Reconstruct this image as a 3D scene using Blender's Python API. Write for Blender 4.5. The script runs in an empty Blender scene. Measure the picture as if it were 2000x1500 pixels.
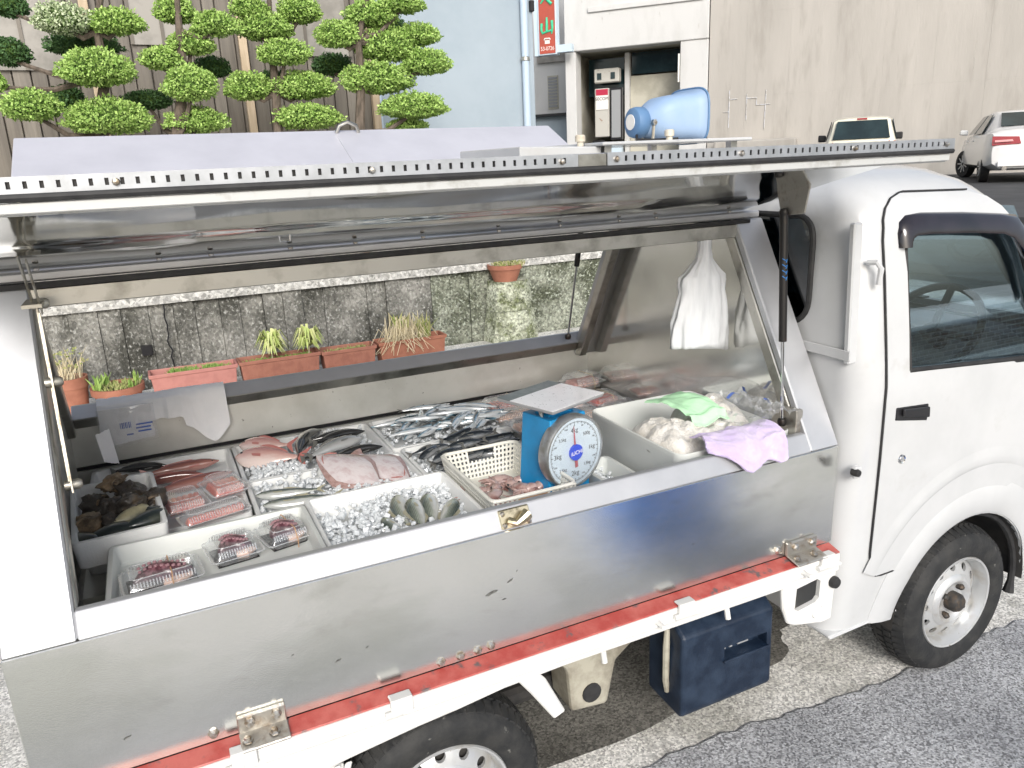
import bpy, bmesh, math, random
import numpy as np
from mathutils import Matrix, Vector, noise
rnd = random.Random(7)
nr = np.random.RandomState(11)
R = math.radians
scene = bpy.context.scene

# ------------------------------------------------------------------ camera
cd = bpy.data.cameras.new('camera')
cam = bpy.data.objects.new('camera', cd)
scene.collection.objects.link(cam)
cd.sensor_width = 36.0
cd.lens = 27.0
cd.clip_start = 0.02
cd.clip_end = 500
cam.matrix_world = Matrix(((.90178, .15634, -.40294, 0), (-.43014, .23358, -.87202, 0), (-.04221, .95969, .27789, 1.80), (0, 0, 0, 1)))
scene.camera = cam

# ------------------------------------------------------------------ sky, sun, exposure
SUN_EL, SUN_AZ = R(30), R(196)      # azimuth measured from +Y towards +X
world = bpy.data.worlds.new('World'); scene.world = world
world.use_nodes = True
wn, wl = world.node_tree.nodes, world.node_tree.links
wn.clear()
sky = wn.new('ShaderNodeTexSky'); sky.sky_type = 'NISHITA'; sky.sun_disc = False
sky.sun_elevation = SUN_EL; sky.sun_rotation = SUN_AZ
sky.air_density = 1.0; sky.dust_density = 3.0; sky.ozone_density = 1.0
hs = wn.new('ShaderNodeHueSaturation'); hs.inputs['Saturation'].default_value = 0.6
bg = wn.new('ShaderNodeBackground'); bg.inputs['Strength'].default_value = 0.125
wo = wn.new('ShaderNodeOutputWorld')
wl.new(sky.outputs[0], hs.inputs['Color']); wl.new(hs.outputs[0], bg.inputs['Color']); wl.new(bg.outputs[0], wo.inputs['Surface'])
sd = bpy.data.lights.new('sun', 'SUN'); sd.energy = 1.5; sd.angle = R(22); sd.color = (1.0, .985, .96)
sun = bpy.data.objects.new('sun', sd); scene.collection.objects.link(sun)
sdir = Vector((math.sin(SUN_AZ) * math.cos(SUN_EL), math.cos(SUN_AZ) * math.cos(SUN_EL), math.sin(SUN_EL)))
sun.rotation_euler = sdir.to_track_quat('Z', 'Y').to_euler()
sun.location = (0, 0, 20)
vs = scene.view_settings
vs.view_transform = 'Standard'; vs.look = 'None'; vs.gamma = 1.0; vs.exposure = 0.62; vs.use_curve_mapping = False
scene.render.engine = 'CYCLES'
scene.cycles.max_bounces = 10; scene.cycles.transparent_max_bounces = 24
scene.cycles.caustics_reflective = False; scene.cycles.caustics_refractive = False
scene.cycles.sample_clamp_indirect = 6.0
scene.cycles.use_denoising = True

# ------------------------------------------------------------------ materials
MATS = {}
def mat(name, c, r=.5, m=0.0, c2=None, ns=6, fac=(.42, .62), nd=5, stretch=(1, 1, 1), bump=0, bs=80, bd=3, rv=0, rs=8, coat=0,
        spec=.5, trans=0, ior=1.45, sss=0, island=None, coord='Object', c3=None, n3=40, f3=(.55, .7), sheen=0, agg=None):
    M = bpy.data.materials.new(name); M.use_nodes = True
    N, L = M.node_tree.nodes, M.node_tree.links
    b = N['Principled BSDF']
    col = (*c, 1)
    b.inputs['Base Color'].default_value = col
    b.inputs['Roughness'].default_value = r; b.inputs['Metallic'].default_value = m
    b.inputs['Specular IOR Level'].default_value = spec; b.inputs['IOR'].default_value = ior
    b.inputs['Coat Weight'].default_value = coat; b.inputs['Coat Roughness'].default_value = .08
    b.inputs['Transmission Weight'].default_value = trans
    b.inputs['Sheen Weight'].default_value = sheen
    if sss:
        b.inputs['Subsurface Weight'].default_value = sss; b.inputs['Subsurface Radius'].default_value = (.02, .015, .012); b.inputs['Subsurface Scale'].default_value = .5
    tc = N.new('ShaderNodeTexCoord'); mp = N.new('ShaderNodeMapping'); mp.inputs['Scale'].default_value = stretch
    L.new(tc.outputs[coord], mp.inputs[0])
    def nz(scale, detail, rough=.6):
        n = N.new('ShaderNodeTexNoise'); n.inputs['Scale'].default_value = scale; n.inputs['Detail'].default_value = detail
        n.inputs['Roughness'].default_value = rough; L.new(mp.outputs[0], n.inputs['Vector']); return n.outputs['Fac']
    def ramp(src, a, bb):
        q = N.new('ShaderNodeMapRange'); q.inputs[1].default_value = a; q.inputs[2].default_value = bb; L.new(src, q.inputs[0]); return q.outputs[0]
    def mix(f, A, B):
        q = N.new('ShaderNodeMix'); q.data_type = 'RGBA'
        L.new(f, q.inputs[0])
        for i, s in ((6, A), (7, B)):
            if isinstance(s, tuple): q.inputs[i].default_value = (*s[:3], 1)
            else: L.new(s, q.inputs[i])
        return q.outputs[2]
    cur = col
    if c2 is not None: cur = mix(ramp(nz(ns, nd), *fac), col, c2)
    if c3 is not None: cur = mix(ramp(nz(n3, 4), *f3), cur, c3)
    if agg is not None:      # stone grains: one random tone per cell
        vo = N.new('ShaderNodeTexVoronoi'); vo.inputs['Scale'].default_value = agg[0]; L.new(mp.outputs[0], vo.inputs['Vector'])
        sp_ = N.new('ShaderNodeSeparateColor'); L.new(vo.outputs['Color'], sp_.inputs[0])
        mr = N.new('ShaderNodeMapRange'); L.new(sp_.outputs[0], mr.inputs[0]); mr.inputs[3].default_value = 1 - agg[1]; mr.inputs[4].default_value = 1 + agg[1]
        cb = N.new('ShaderNodeCombineColor')
        for i_ in range(3): L.new(mr.outputs[0], cb.inputs[i_])
        mu = N.new('ShaderNodeMix'); mu.data_type = 'RGBA'; mu.blend_type = 'MULTIPLY'; mu.inputs[0].default_value = 1
        if isinstance(cur, tuple): mu.inputs[6].default_value = (*cur[:3], 1)
        else: L.new(cur, mu.inputs[6])
        L.new(cb.outputs[0], mu.inputs[7]); cur = mu.outputs[2]
    if island is not None:
        g = N.new('ShaderNodeNewGeometry'); cur = mix(g.outputs['Random Per Island'], cur, island)
    if not isinstance(cur, tuple): L.new(cur, b.inputs['Base Color'])
    if rv:
        q = N.new('ShaderNodeMapRange'); L.new(nz(rs, 4), q.inputs[0]); q.inputs[1].default_value = .3; q.inputs[2].default_value = .7
        q.inputs[3].default_value = max(.02, r - rv); q.inputs[4].default_value = min(1, r + rv); L.new(q.outputs[0], b.inputs['Roughness'])
    if bump:
        bp = N.new('ShaderNodeBump'); bp.inputs['Strength'].default_value = 1; bp.inputs['Distance'].default_value = bump
        L.new(nz(bs, bd), bp.inputs['Height']); L.new(bp.outputs[0], b.inputs['Normal'])
    MATS[name] = M
    return M

def clear_mat(name, tint=(1, 1, 1), base=.12, rough=.06, haze=0.0, gl=(.95, .97, 1)):
    """thin clear plastic: transparent plus fresnel gloss plus a little milky haze"""
    M = bpy.data.materials.new(name); M.use_nodes = True
    N, L = M.node_tree.nodes, M.node_tree.links
    N.clear()
    o = N.new('ShaderNodeOutputMaterial'); t = N.new('ShaderNodeBsdfTransparent'); t.inputs[0].default_value = (*tint, 1)
    g = N.new('ShaderNodeBsdfGlossy'); g.inputs['Roughness'].default_value = rough; g.inputs[0].default_value = (*gl, 1)
    fr = N.new('ShaderNodeLayerWeight'); fr.inputs[0].default_value = .5
    pw = N.new('ShaderNodeMath'); pw.operation = 'POWER'; pw.inputs[1].default_value = 4; L.new(fr.outputs['Facing'], pw.inputs[0])
    ad = N.new('ShaderNodeMath'); ad.operation = 'MULTIPLY_ADD'; ad.use_clamp = True; ad.inputs[1].default_value = .6; ad.inputs[2].default_value = base; L.new(pw.outputs[0], ad.inputs[0])
    m1 = N.new('ShaderNodeMixShader'); L.new(ad.outputs[0], m1.inputs[0]); L.new(t.outputs[0], m1.inputs[1]); L.new(g.outputs[0], m1.inputs[2])
    d = N.new('ShaderNodeBsdfDiffuse'); d.inputs[0].default_value = (.85, .88, .9, 1)
    m2 = N.new('ShaderNodeMixShader'); m2.inputs[0].default_value = haze; L.new(m1.outputs[0], m2.inputs[1]); L.new(d.outputs[0], m2.inputs[2])
    L.new(m2.outputs[0], o.inputs[0]); MATS[name] = M
    return M

# ------------------------------------------------------------------ mesh tools
COL = scene.collection
class MB:
    def __init__(s): s.v, s.f, s.m = [], [], []
    def add(s, v, f, mi=0):
        o = len(s.v); s.v += [tuple(p) for p in v]; s.f += [tuple(i + o for i in q) for q in f]; s.m += [mi] * len(f); return s
    def hexa(s, p, mi=0):   # 4 bottom, 4 top, counter-clockwise
        return s.add(p, [(3, 2, 1, 0), (4, 5, 6, 7), (0, 1, 5, 4), (1, 2, 6, 5), (2, 3, 7, 6), (3, 0, 4, 7)], mi)
    def box(s, x0, x1, y0, y1, z0, z1, mi=0):
        return s.hexa([(x0, y0, z0), (x1, y0, z0), (x1, y1, z0), (x0, y1, z0), (x0, y0, z1), (x1, y0, z1), (x1, y1, z1), (x0, y1, z1)], mi)
    def prism(s, poly, axis, a, b, mi=0):
        """polygon in the two other axes (order x,y,z without axis), extruded from a to b"""
        n = len(poly)
        def P(p, t):
            q = list(p); q.insert('xyz'.index(axis), t); return tuple(q)
        v = [P(p, a) for p in poly] + [P(p, b) for p in poly]
        return s.add(v, [tuple(range(n - 1, -1, -1)), tuple(range(n, 2 * n))] + [(i, (i + 1) % n, n + (i + 1) % n, n + i) for i in range(n)], mi)
    def tube(s, pts, r, n=8, mi=0, closed=False, flat=1.0):
        pts = [Vector(p) for p in pts]; k = len(pts)
        rr = r if isinstance(r, (list, tuple)) else [r] * k
        ref = Vector((0, 0, 1)); rings = []
        t0 = None
        for i, p in enumerate(pts):
            if closed: t = pts[(i + 1) % k] - pts[i - 1]
            else: t = pts[min(i + 1, k - 1)] - pts[max(i - 1, 0)]
            t.normalize()
            if t0 is None:
                if abs(t.dot(ref)) > .95: ref = Vector((1, 0, 0))
                u = t.cross(ref).normalized()
            else:
                u = (u - t * u.dot(t)).normalized()
            w = t.cross(u); t0 = t
            rings.append([tuple(p + (u * math.cos(a) + w * math.sin(a) * flat) * rr[i]) for a in [2 * math.pi * j / n for j in range(n)]])
        v = [q for g in rings for q in g]; f = []
        for i in range(k if closed else k - 1):
            for j in range(n):
                a, b2 = i * n, ((i + 1) % k) * n
                f.append((a + j, a + (j + 1) % n, b2 + (j + 1) % n, b2 + j))
        if not closed: f += [tuple(range(n - 1, -1, -1)), tuple(range((k - 1) * n, k * n))]
        return s.add(v, f, mi)
    def lathe(s, prof, n, c, ax='z', mi=0, cap=True):
        """prof: (radius, height along axis)"""
        v = []; f = []
        for r, h in prof:
            for j in range(n):
                a = 2 * math.pi * j / n; p = [r * math.cos(a), r * math.sin(a)]
                if ax == 'z': q = (p[0], p[1], h)
                elif ax == 'y': q = (p[0], h, -p[1])
                else: q = (h, p[0], p[1])
                v.append((c[0] + q[0], c[1] + q[1], c[2] + q[2]))
        for i in range(len(prof) - 1):
            for j in range(n): f.append((i * n + j, i * n + (j + 1) % n, (i + 1) * n + (j + 1) % n, (i + 1) * n + j))
        if cap:
            if prof[0][0] > 1e-5: f.append(tuple(range(n - 1, -1, -1)))
            if prof[-1][0] > 1e-5: f.append(tuple(range((len(prof) - 1) * n, len(prof) * n)))
        return s.add(v, f, mi)
    def grid(s, fn, nu, nv, mi=0, thick=0):
        v = [fn(i / nu, j / nv) for j in range(nv + 1) for i in range(nu + 1)]; w = nu + 1
        return s.add(v, [(j * w + i, j * w + i + 1, (j + 1) * w + i + 1, (j + 1) * w + i) for j in range(nv) for i in range(nu)], mi)
    def thicken(s, d):
        cnt = {}
        for f in s.f:
            for a, b in zip(f, f[1:] + f[:1]): cnt[(a, b)] = 1
        n = len(s.v); bd = [(a, b) for (a, b) in cnt if (b, a) not in cnt]
        s.v += [(p[0] + d[0], p[1] + d[1], p[2] + d[2]) for p in s.v]
        nf = [tuple(i + n for i in reversed(f)) for f in s.f] + [(b, a, a + n, b + n) for a, b in bd]
        s.f += nf; s.m += s.m[:1] * len(nf); return s
    def build(s, name, mats, parent=None, smooth=False, bevel=0, segs=1, solid=0, recalc=True, weld=False, link=True, disp=None, sub=0):
        me = bpy.data.meshes.new(name)
        v = s.v
        if parent is not None:
            inv = wm(parent).inverted(); v = [inv @ Vector(p) for p in v]
        me.from_pydata(v, [], s.f)
        if not isinstance(mats, (list, tuple)): mats = [mats]
        for m in mats: me.materials.append(MATS[m] if isinstance(m, str) else m)
        me.polygons.foreach_set('material_index', s.m)
        if bevel or recalc or solid or weld:
            bm = bmesh.new(); bm.from_mesh(me)
            if weld: bmesh.ops.remove_doubles(bm, verts=bm.verts, dist=1e-5)
            if recalc: bmesh.ops.recalc_face_normals(bm, faces=bm.faces)
            if solid: bmesh.ops.solidify(bm, geom=bm.faces[:], thickness=solid)
            if bevel:
                ed = [e for e in bm.edges if len(e.link_faces) == 2 and e.calc_face_angle(0) > .6]
                bmesh.ops.bevel(bm, geom=ed, offset=bevel, segments=segs, affect='EDGES', profile=.5, clamp_overlap=True)
            bm.to_mesh(me); bm.free()
        if smooth: 
            me.polygons.foreach_set('use_smooth', [True] * len(me.polygons))
            if smooth != 'all': me.set_sharp_from_angle(angle=R(35 if smooth is True else smooth))
        o = bpy.data.objects.new(name, me); COL.objects.link(o)
        if parent is not None: o.parent = parent
        return o
def wm(o):
    M = o.matrix_basis.copy()
    while o.parent is not None:
        o = o.parent; M = o.matrix_basis @ M
    return M
def tag(o, label=None, cat=None, group=None, kind=None):
    if label: o['label'] = label
    if cat: o['category'] = cat
    if group: o['group'] = group
    if kind: o['kind'] = kind
    return o
def thing(name, label, cat, loc, rz=0, group=None, rot=None):
    o = bpy.data.objects.new(name, None); COL.objects.link(o); o.empty_display_size = .05
    o.location = loc; o.rotation_euler = rot or (0, 0, rz)
    return tag(o, label, cat, group)
def copy_tree(o, parent=None):
    c = o.copy(); COL.objects.link(c)
    c.parent = parent
    for ch in list(o.children): copy_tree(ch, c)
    return c
def fbm(x, y, z=0, o=4):
    return noise.fractal(Vector((x, y, z)), 1.0, 2.0, o)
def text(name, body, size, M, m, parent, ext=.001, align='CENTER', sx=1.0):
    cu = bpy.data.curves.new(name, 'FONT'); cu.body = body; cu.size = size; cu.extrude = ext; cu.align_x = align; cu.align_y = 'CENTER'
    t = bpy.data.objects.new(name, cu); COL.objects.link(t)
    bpy.context.view_layer.update()
    me = bpy.data.meshes.new_from_object(t.evaluated_get(bpy.context.evaluated_depsgraph_get()))
    bpy.data.objects.remove(t); bpy.data.curves.remove(cu)
    me.transform(Matrix.Diagonal((sx, 1, 1, 1)))
    me.name = name; me.materials.clear(); me.materials.append(MATS[m])
    o = bpy.data.objects.new(name, me); COL.objects.link(o); o.parent = parent
    o.matrix_basis = wm(parent).inverted() @ M
    return o
def boolean(o, cutters):
    for c in cutters:
        md = o.modifiers.new('cut', 'BOOLEAN'); md.operation = 'DIFFERENCE'; md.object = c; md.solver = 'EXACT'
    bpy.context.view_layer.update()
    me = bpy.data.meshes.new_from_object(o.evaluated_get(bpy.context.evaluated_depsgraph_get()))
    o.modifiers.clear(); o.data = me
    for c in cutters: bpy.data.objects.remove(c)
def face_frame(origin, xdir, up):
    """matrix with local x along xdir, local y along up, z out of the face"""
    x = Vector(xdir).normalized(); y = Vector(up); y = (y - x * y.dot(x)).normalized(); z = x.cross(y)
    return Matrix(((x.x, y.x, z.x, origin[0]), (x.y, y.y, z.y, origin[1]), (x.z, y.z, z.z, origin[2]), (0, 0, 0, 1)))
def lerp(a, b, t): return a + (b - a) * t
def interp(tab, x):
    if x <= tab[0][0]: return tab[0][1]
    for (a, va), (b, vb) in zip(tab, tab[1:]):
        if x <= b: return va + (vb - va) * (x - a) / (b - a)
    return tab[-1][1]
# ------------------------------------------------------------------ material list
mat('steel_panel', (.84, .84, .81), .16, .95, c2=(.70, .71, .66), c3=(.58, .575, .53), n3=5, f3=(.60, .85), ns=2.2, stretch=(1, 1, 2.2), rv=.05, rs=3, bump=.0002, bs=220, bd=2)
mat('steel_bright', (.52, .53, .55), .42, .6, c2=(.46, .47, .49), ns=4, rv=.07, rs=6)
mat('steel_mirror', (.84, .85, .83), .07, 1, c2=(.74, .75, .73), ns=3, rv=.04, rs=2.5, bump=.0012, bs=2.2, bd=2)
mat('steel_front', (.82, .82, .79), .16, .78, c2=(.74, .74, .70), ns=3, rv=.09, rs=2.2, bump=.0008, bs=2.5, bd=2)
mat('steel_inner', (.80, .80, .76), .36, .6, c2=(.68, .68, .63), ns=4, rv=.1, rs=3, c3=(.16, .15, .13), n3=55, f3=(.70, .76))
mat('steel_dirty', (.52, .51, .47), .36, 1, c2=(.25, .24, .21), ns=10, fac=(.5, .75), rv=.1)
mat('hinge_steel', (.48, .46, .42), .42, .9, c2=(.24, .17, .11), ns=28, fac=(.52, .75), bump=.001, bs=120)
mat('bolt_steel', (.62, .6, .56), .35, 1, c2=(.35, .28, .2), ns=90)
mat('brass', (.62, .55, .38), .3, 1, c2=(.28, .24, .16), ns=60, fac=(.5, .7))
mat('linkage_steel', (.50, .48, .42), .4, .9, c2=(.22, .17, .11), ns=40, fac=(.5, .72))
mat('white_paint', (.535, .545, .55), .24, c2=(.49, .50, .505), c3=(.44, .435, .42), n3=7, f3=(.60, .85), ns=3, coat=.5, spec=.5)
mat('rail_paint', (.68, .68, .66), .35, c2=(.58, .57, .53), ns=9, fac=(.55, .8), coat=.2, c3=(.45, .40, .33), n3=60, f3=(.72, .78))
mat('red_paint', (.47, .12, .10), .42, c2=(.38, .06, .05), ns=14, c3=(.13, .10, .10), n3=20, f3=(.57, .66), bump=.0015, bs=60, coat=.15)
mat('black_rubber', (.018, .018, .019), .6, c2=(.03, .03, .03), ns=30)
mat('tyre', (.017, .018, .019), .72, c2=(.032, .032, .031), ns=18, c3=(.20, .20, .18), n3=34, f3=(.68, .78), bump=.0015, bs=90)
mat('rim_silver', (.62, .63, .63), .36, .55, c2=(.50, .47, .42), ns=16, fac=(.5, .75), c3=(.20, .14, .09), n3=50, f3=(.70, .76))
mat('hub_dark', (.06, .058, .055), .6, .5, c2=(.11, .085, .065), ns=50)
mat('navy_plastic', (.007, .015, .032), .42, c2=(.02, .034, .06), ns=12, bump=.0004, bs=200)
mat('beige_chassis', (.40, .38, .31), .6, c2=(.20, .18, .14), ns=9, bump=.001, bs=50)
mat('chassis_dark', (.03, .03, .03), .8, c2=(.06, .055, .05), ns=8)
clear_mat('glass_dark', tint=(.10, .14, .16), base=.10, rough=.01)
mat('visor', (.010, .009, .013), .10, c2=(.022, .018, .024), ns=5, coat=.5)
mat('dark_trim', (.015, .015, .017), .35)
mat('cab_inside', (.10, .105, .11), .7)
mat('grey_trim', (.30, .31, .32), .55)
mat('strut_black', (.015, .014, .014), .3, c2=(.05, .025, .018), ns=20, fac=(.55, .75))
mat('chrome', (.8, .8, .8), .12, 1)
mat('blue_ink', (.03, .20, .55), .5)
mat('concrete_pale', (.72, .705, .67), .85, c2=(.46, .45, .41), ns=2.4, agg=(150, .45), c3=(.34, .33, .30), n3=12, f3=(.55, .75), bump=.004, bs=150)
mat('asphalt', (.41, .415, .425), .85, c2=(.31, .315, .325), ns=2.2, agg=(170, .62), bump=.005, bs=160)
mat('gravel_pale', (.46, .44, .39), .9, agg=(40, .4), c2=(.30, .29, .26), ns=20, bump=.01, bs=60)
mat('moss_concrete', (.27, .265, .24), .92, agg=(60, .36), c2=(.065, .065, .055), ns=2.2, fac=(.38, .60), c3=(.40, .40, .375), n3=44, f3=(.54, .70), bump=.012, bs=70, bd=5, stretch=(1, 1, .8))
mat('moss_green', (.46, .48, .38), .95, agg=(60, .5), c2=(.14, .16, .08), ns=9, c3=(.42, .44, .34), n3=55, f3=(.55, .66), bump=.012, bs=70)
mat('wall_top', (.44, .435, .41), .9, agg=(45, .4), c2=(.33, .325, .30), ns=14, bump=.006, bs=90)
mat('terracotta', (.36, .15, .095), .75, c2=(.30, .12, .075), ns=12, bump=.0008, bs=90)
mat('planter_pink', (.45, .20, .17), .65, c2=(.40, .17, .145), ns=12)
mat('planter_brown', (.34, .145, .10), .65, c2=(.28, .115, .08), ns=12)
mat('soil', (.05, .038, .026), .95, c2=(.12, .09, .06), ns=60, bump=.006, bs=120)
mat('sprout', (.17, .30, .06), .6, island=(.28, .40, .10))
mat('variegated', (.34, .44, .10), .55, island=(.62, .62, .30))
mat('straw', (.52, .44, .27), .8, island=(.68, .60, .42))
mat('weed', (.22, .28, .07), .7, island=(.38, .36, .16))
mat('leaf', (.19, .34, .06), .6, island=(.48, .66, .20))
mat('leaf_pale', (.24, .34, .14), .6, island=(.60, .66, .46))
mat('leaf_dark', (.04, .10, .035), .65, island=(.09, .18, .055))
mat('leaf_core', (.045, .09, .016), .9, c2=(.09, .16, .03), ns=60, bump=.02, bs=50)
mat('bark', (.15, .12, .095), .9, c2=(.08, .065, .05), ns=24, stretch=(1, 1, .3), bump=.008, bs=40)
mat('brown_board', (.155, .138, .115), .34, c2=(.105, .093, .078), ns=2.5, stretch=(6, 6, .3), rv=.08, bump=.0006, bs=30)
mat('brown_board2', (.20, .18, .152), .30, c2=(.14, .126, .106), ns=2.5, stretch=(6, 6, .3), rv=.08, bump=.0006, bs=30)
mat('tan_post', (.50, .40, .28), .55, c2=(.42, .33, .22), ns=6, stretch=(4, 4, .5))
mat('blue_wall', (.34, .40, .45), .8, c2=(.29, .35, .40), ns=.7, bump=.002, bs=120)
mat('pale_blue_pipe', (.45, .55, .66), .45)
mat('white_wall', (.60, .60, .59), .85, c2=(.50, .50, .485), ns=1.6, fac=(.5, .8), c3=(.40, .39, .36), n3=5, f3=(.66, .8), stretch=(1, 1, .35), bump=.004, bs=50)
mat('beige_concrete', (.46, .435, .40), .9, c2=(.38, .36, .33), ns=.8, fac=(.35, .65), c3=(.32, .30, .27), n3=2.2, f3=(.52, .75), stretch=(1, 1, .2), bump=.006, bs=22)
mat('chalk', (.60, .62, .66), .9, c2=(.44, .42, .38), ns=9)
mat('sign_red', (.44, .085, .055), .5, c2=(.38, .08, .055), ns=3)
mat('sign_green', (.05, .55, .30), .5)
mat('sign_white', (.80, .78, .74), .5)
mat('sign_pale', (.55, .66, .74), .5)
mat('sign_crimson', (.45, .03, .07), .4)
mat('ink', (.02, .022, .03), .5)
mat('interior_beige', (.52, .50, .42), .85, c2=(.42, .40, .33), ns=2)
mat('rust_panel', (.48, .47, .43), .7, c2=(.22, .10, .05), ns=5, fac=(.62, .72))
mat('dark_glass', (.010, .022, .026), .06, c2=(.02, .04, .045), ns=1.5)
mat('car_cream', (.74, .71, .58), .25, coat=.6)
mat('car_white', (.80, .80, .79), .22, coat=.7)
mat('lamp_red', (.30, .015, .02), .15, coat=.6, c2=(.30, .01, .02), ns=6)
mat('horn_blue', (.27, .39, .57), .5, c2=(.31, .42, .58), ns=4)
mat('horn_dark', (.10, .20, .36), .45, c2=(.13, .24, .40), ns=8)
mat('aged_plastic', (.62, .58, .49), .5, c2=(.50, .44, .34), ns=30)
mat('foam', (.82, .83, .82), .75, c2=(.76, .77, .76), ns=9, bump=.0008, bs=260, sss=.0)
mat('tub_plastic', (.80, .82, .79), .35, c2=(.74, .77, .75), ns=4, trans=.18, spec=.4)
mat('basket', (.80, .79, .73), .45, c2=(.74, .73, .66), ns=14)
mat('basket_stain', (.48, .30, .17), .5, c2=(.40, .24, .13), ns=30)
mat('scale_blue', (.015, .27, .58), .4, c2=(.012, .22, .48), ns=8, coat=.3, c3=(.02, .05, .10), n3=50, f3=(.72, .76))
mat('dial_face', (.62, .74, .84), .25, coat=.3)
mat('dial_rim', (.52, .54, .56), .35, .8, c2=(.40, .40, .38), ns=30)
mat('dial_blue', (.01, .06, .62), .35)
mat('needle_red', (.48, .06, .08), .4)
mat('plate_white', (.84, .84, .86), .3, c2=(.78, .78, .80), ns=10, c3=(.10, .10, .11), n3=110, f3=(.63, .68), coat=.3)
mat('plate_grey', (.14, .16, .155), .35, .3, c2=(.20, .22, .21), ns=40)
mat('cotton', (.74, .72, .68), .95, c2=(.60, .56, .48), ns=16, fac=(.45, .75), bump=.004, bs=170, sheen=.3)
mat('white_cloth', (.88, .88, .90), .9, c2=(.82, .83, .85), ns=8, bump=.0008, bs=320, sheen=.2)
mat('lavender', (.60, .49, .78), .95, c2=(.70, .60, .84), ns=18, bump=.004, bs=420, sheen=.5)
mat('green_cloth', (.44, .74, .47), .75, c2=(.48, .78, .51), ns=10, bump=.0006, bs=200)
mat('bag_white', (.66, .68, .70), .4, c2=(.60, .62, .64), ns=9, stretch=(6, 6, 1), spec=.4)
mat('print_blue', (.10, .18, .55), .5)
mat('skin_pink', (.60, .42, .39), .26, c2=(.42, .17, .16), ns=12, fac=(.45, .72), coat=.4)
mat('skin_red', (.33, .11, .09), .26, c2=(.46, .26, .23), ns=10, fac=(.42, .66), coat=.5)
mat('fin_pale', (.40, .27, .25), .3, c2=(.28, .18, .16), ns=20, coat=.4)
mat('skin_white', (.62, .57, .575), .16, c2=(.46, .32, .33), ns=9, fac=(.48, .80), bump=.0015, bs=30, coat=.6)
mat('fin_pink', (.45, .17, .15), .4, coat=.3)
mat('fin_grey', (.14, .14, .13), .4, coat=.3)
mat('fin_yellow', (.36, .34, .24), .4, coat=.3)
mat('eye', (.012, .012, .014), .08, coat=.8)
mat('flesh_red', (.62, .16, .13), .3, c2=(.72, .36, .31), ns=26, coat=.4)
mat('flesh_pink', (.72, .36, .32), .3, c2=(.80, .60, .55), ns=20, coat=.4)
mat('flesh_peach', (.78, .50, .38), .3, c2=(.84, .68, .58), ns=20, coat=.4)
mat('octopus_sucker', (.34, .20, .22), .4)
mat('octopus', (.075, .026, .036), .28, c2=(.20, .09, .11), ns=70, fac=(.5, .6), coat=.5)
mat('octopus_meat', (.72, .50, .40), .35, coat=.3)
mat('black_tray', (.012, .012, .014), .25, coat=.4)
mat('squid', (.50, .36, .33), .25, c2=(.26, .13, .11), ns=26, fac=(.45, .65), coat=.5)
mat('shell_dark', (.045, .038, .032), .5, c2=(.13, .095, .06), ns=26, fac=(.5, .7), bump=.006, bs=60, coat=.2)
mat('shell_tan', (.30, .22, .14), .5, c2=(.10, .075, .05), ns=20, bump=.006, bs=60)
mat('mussel', (.018, .026, .028), .3, c2=(.07, .075, .055), ns=14, fac=(.5, .7), coat=.4, bump=.001, bs=60)
mat('mussel_pale', (.42, .38, .24), .35, c2=(.10, .11, .09), ns=9, coat=.3)
mat('band', (.50, .30, .17), .6)
mat('band_pale', (.66, .56, .38), .6)
mat('brick_building', (.3, .2, .15), .8)
mat('house_pale', (.50, .62, .72), .6)
mat('reflection_blue', (.03, .28, .95), .4)  # colour of the unseen box added for the panel's blue reflection
mat('reflection_and_balcony', (.30, .285, .26), .35, c2=(.20, .19, .17), ns=3)  # muted grey for the painted facade reflections and the balcony edge
clear_mat('clear_lid', base=.07, rough=.05, haze=.05)
clear_mat('clear_film', base=.10, rough=.12, haze=.14)
clear_mat('lid_haze', base=.10, rough=.08, haze=.22)
clear_mat('glass', tint=(.90, .97, 1), base=.24, rough=.01, haze=0, gl=(.80, .94, 1))
clear_mat('visor_glass', tint=(.22, .20, .24), base=.08, rough=.05, haze=0)
def ice_mat():
    M = clear_mat('ice', tint=(.93, .97, 1), base=.20, rough=.12, haze=.70); return M
ice_mat()
def brick_nodes():
    M = MATS['brick_building']; N, L = M.node_tree.nodes, M.node_tree.links
    b = N['Principled BSDF']; t = N.new('ShaderNodeTexBrick'); tc = N.new('ShaderNodeTexCoord'); mp = N.new('ShaderNodeMapping')
    mp.inputs['Rotation'].default_value = (R(90), 0, 0)
    L.new(tc.outputs['Object'], mp.inputs[0]); L.new(mp.outputs[0], t.inputs['Vector'])
    t.inputs['Color1'].default_value = (.16, .09, .06, 1); t.inputs['Color2'].default_value = (.34, .27, .19, 1); t.inputs['Mortar'].default_value = (.5, .48, .42, 1)
    t.inputs['Scale'].default_value = 1.0; t.inputs['Brick Width'].default_value = .24; t.inputs['Row Height'].default_value = .09; t.inputs['Mortar Size'].default_value = .012
    L.new(t.outputs[0], b.inputs['Base Color'])
brick_nodes()
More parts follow.
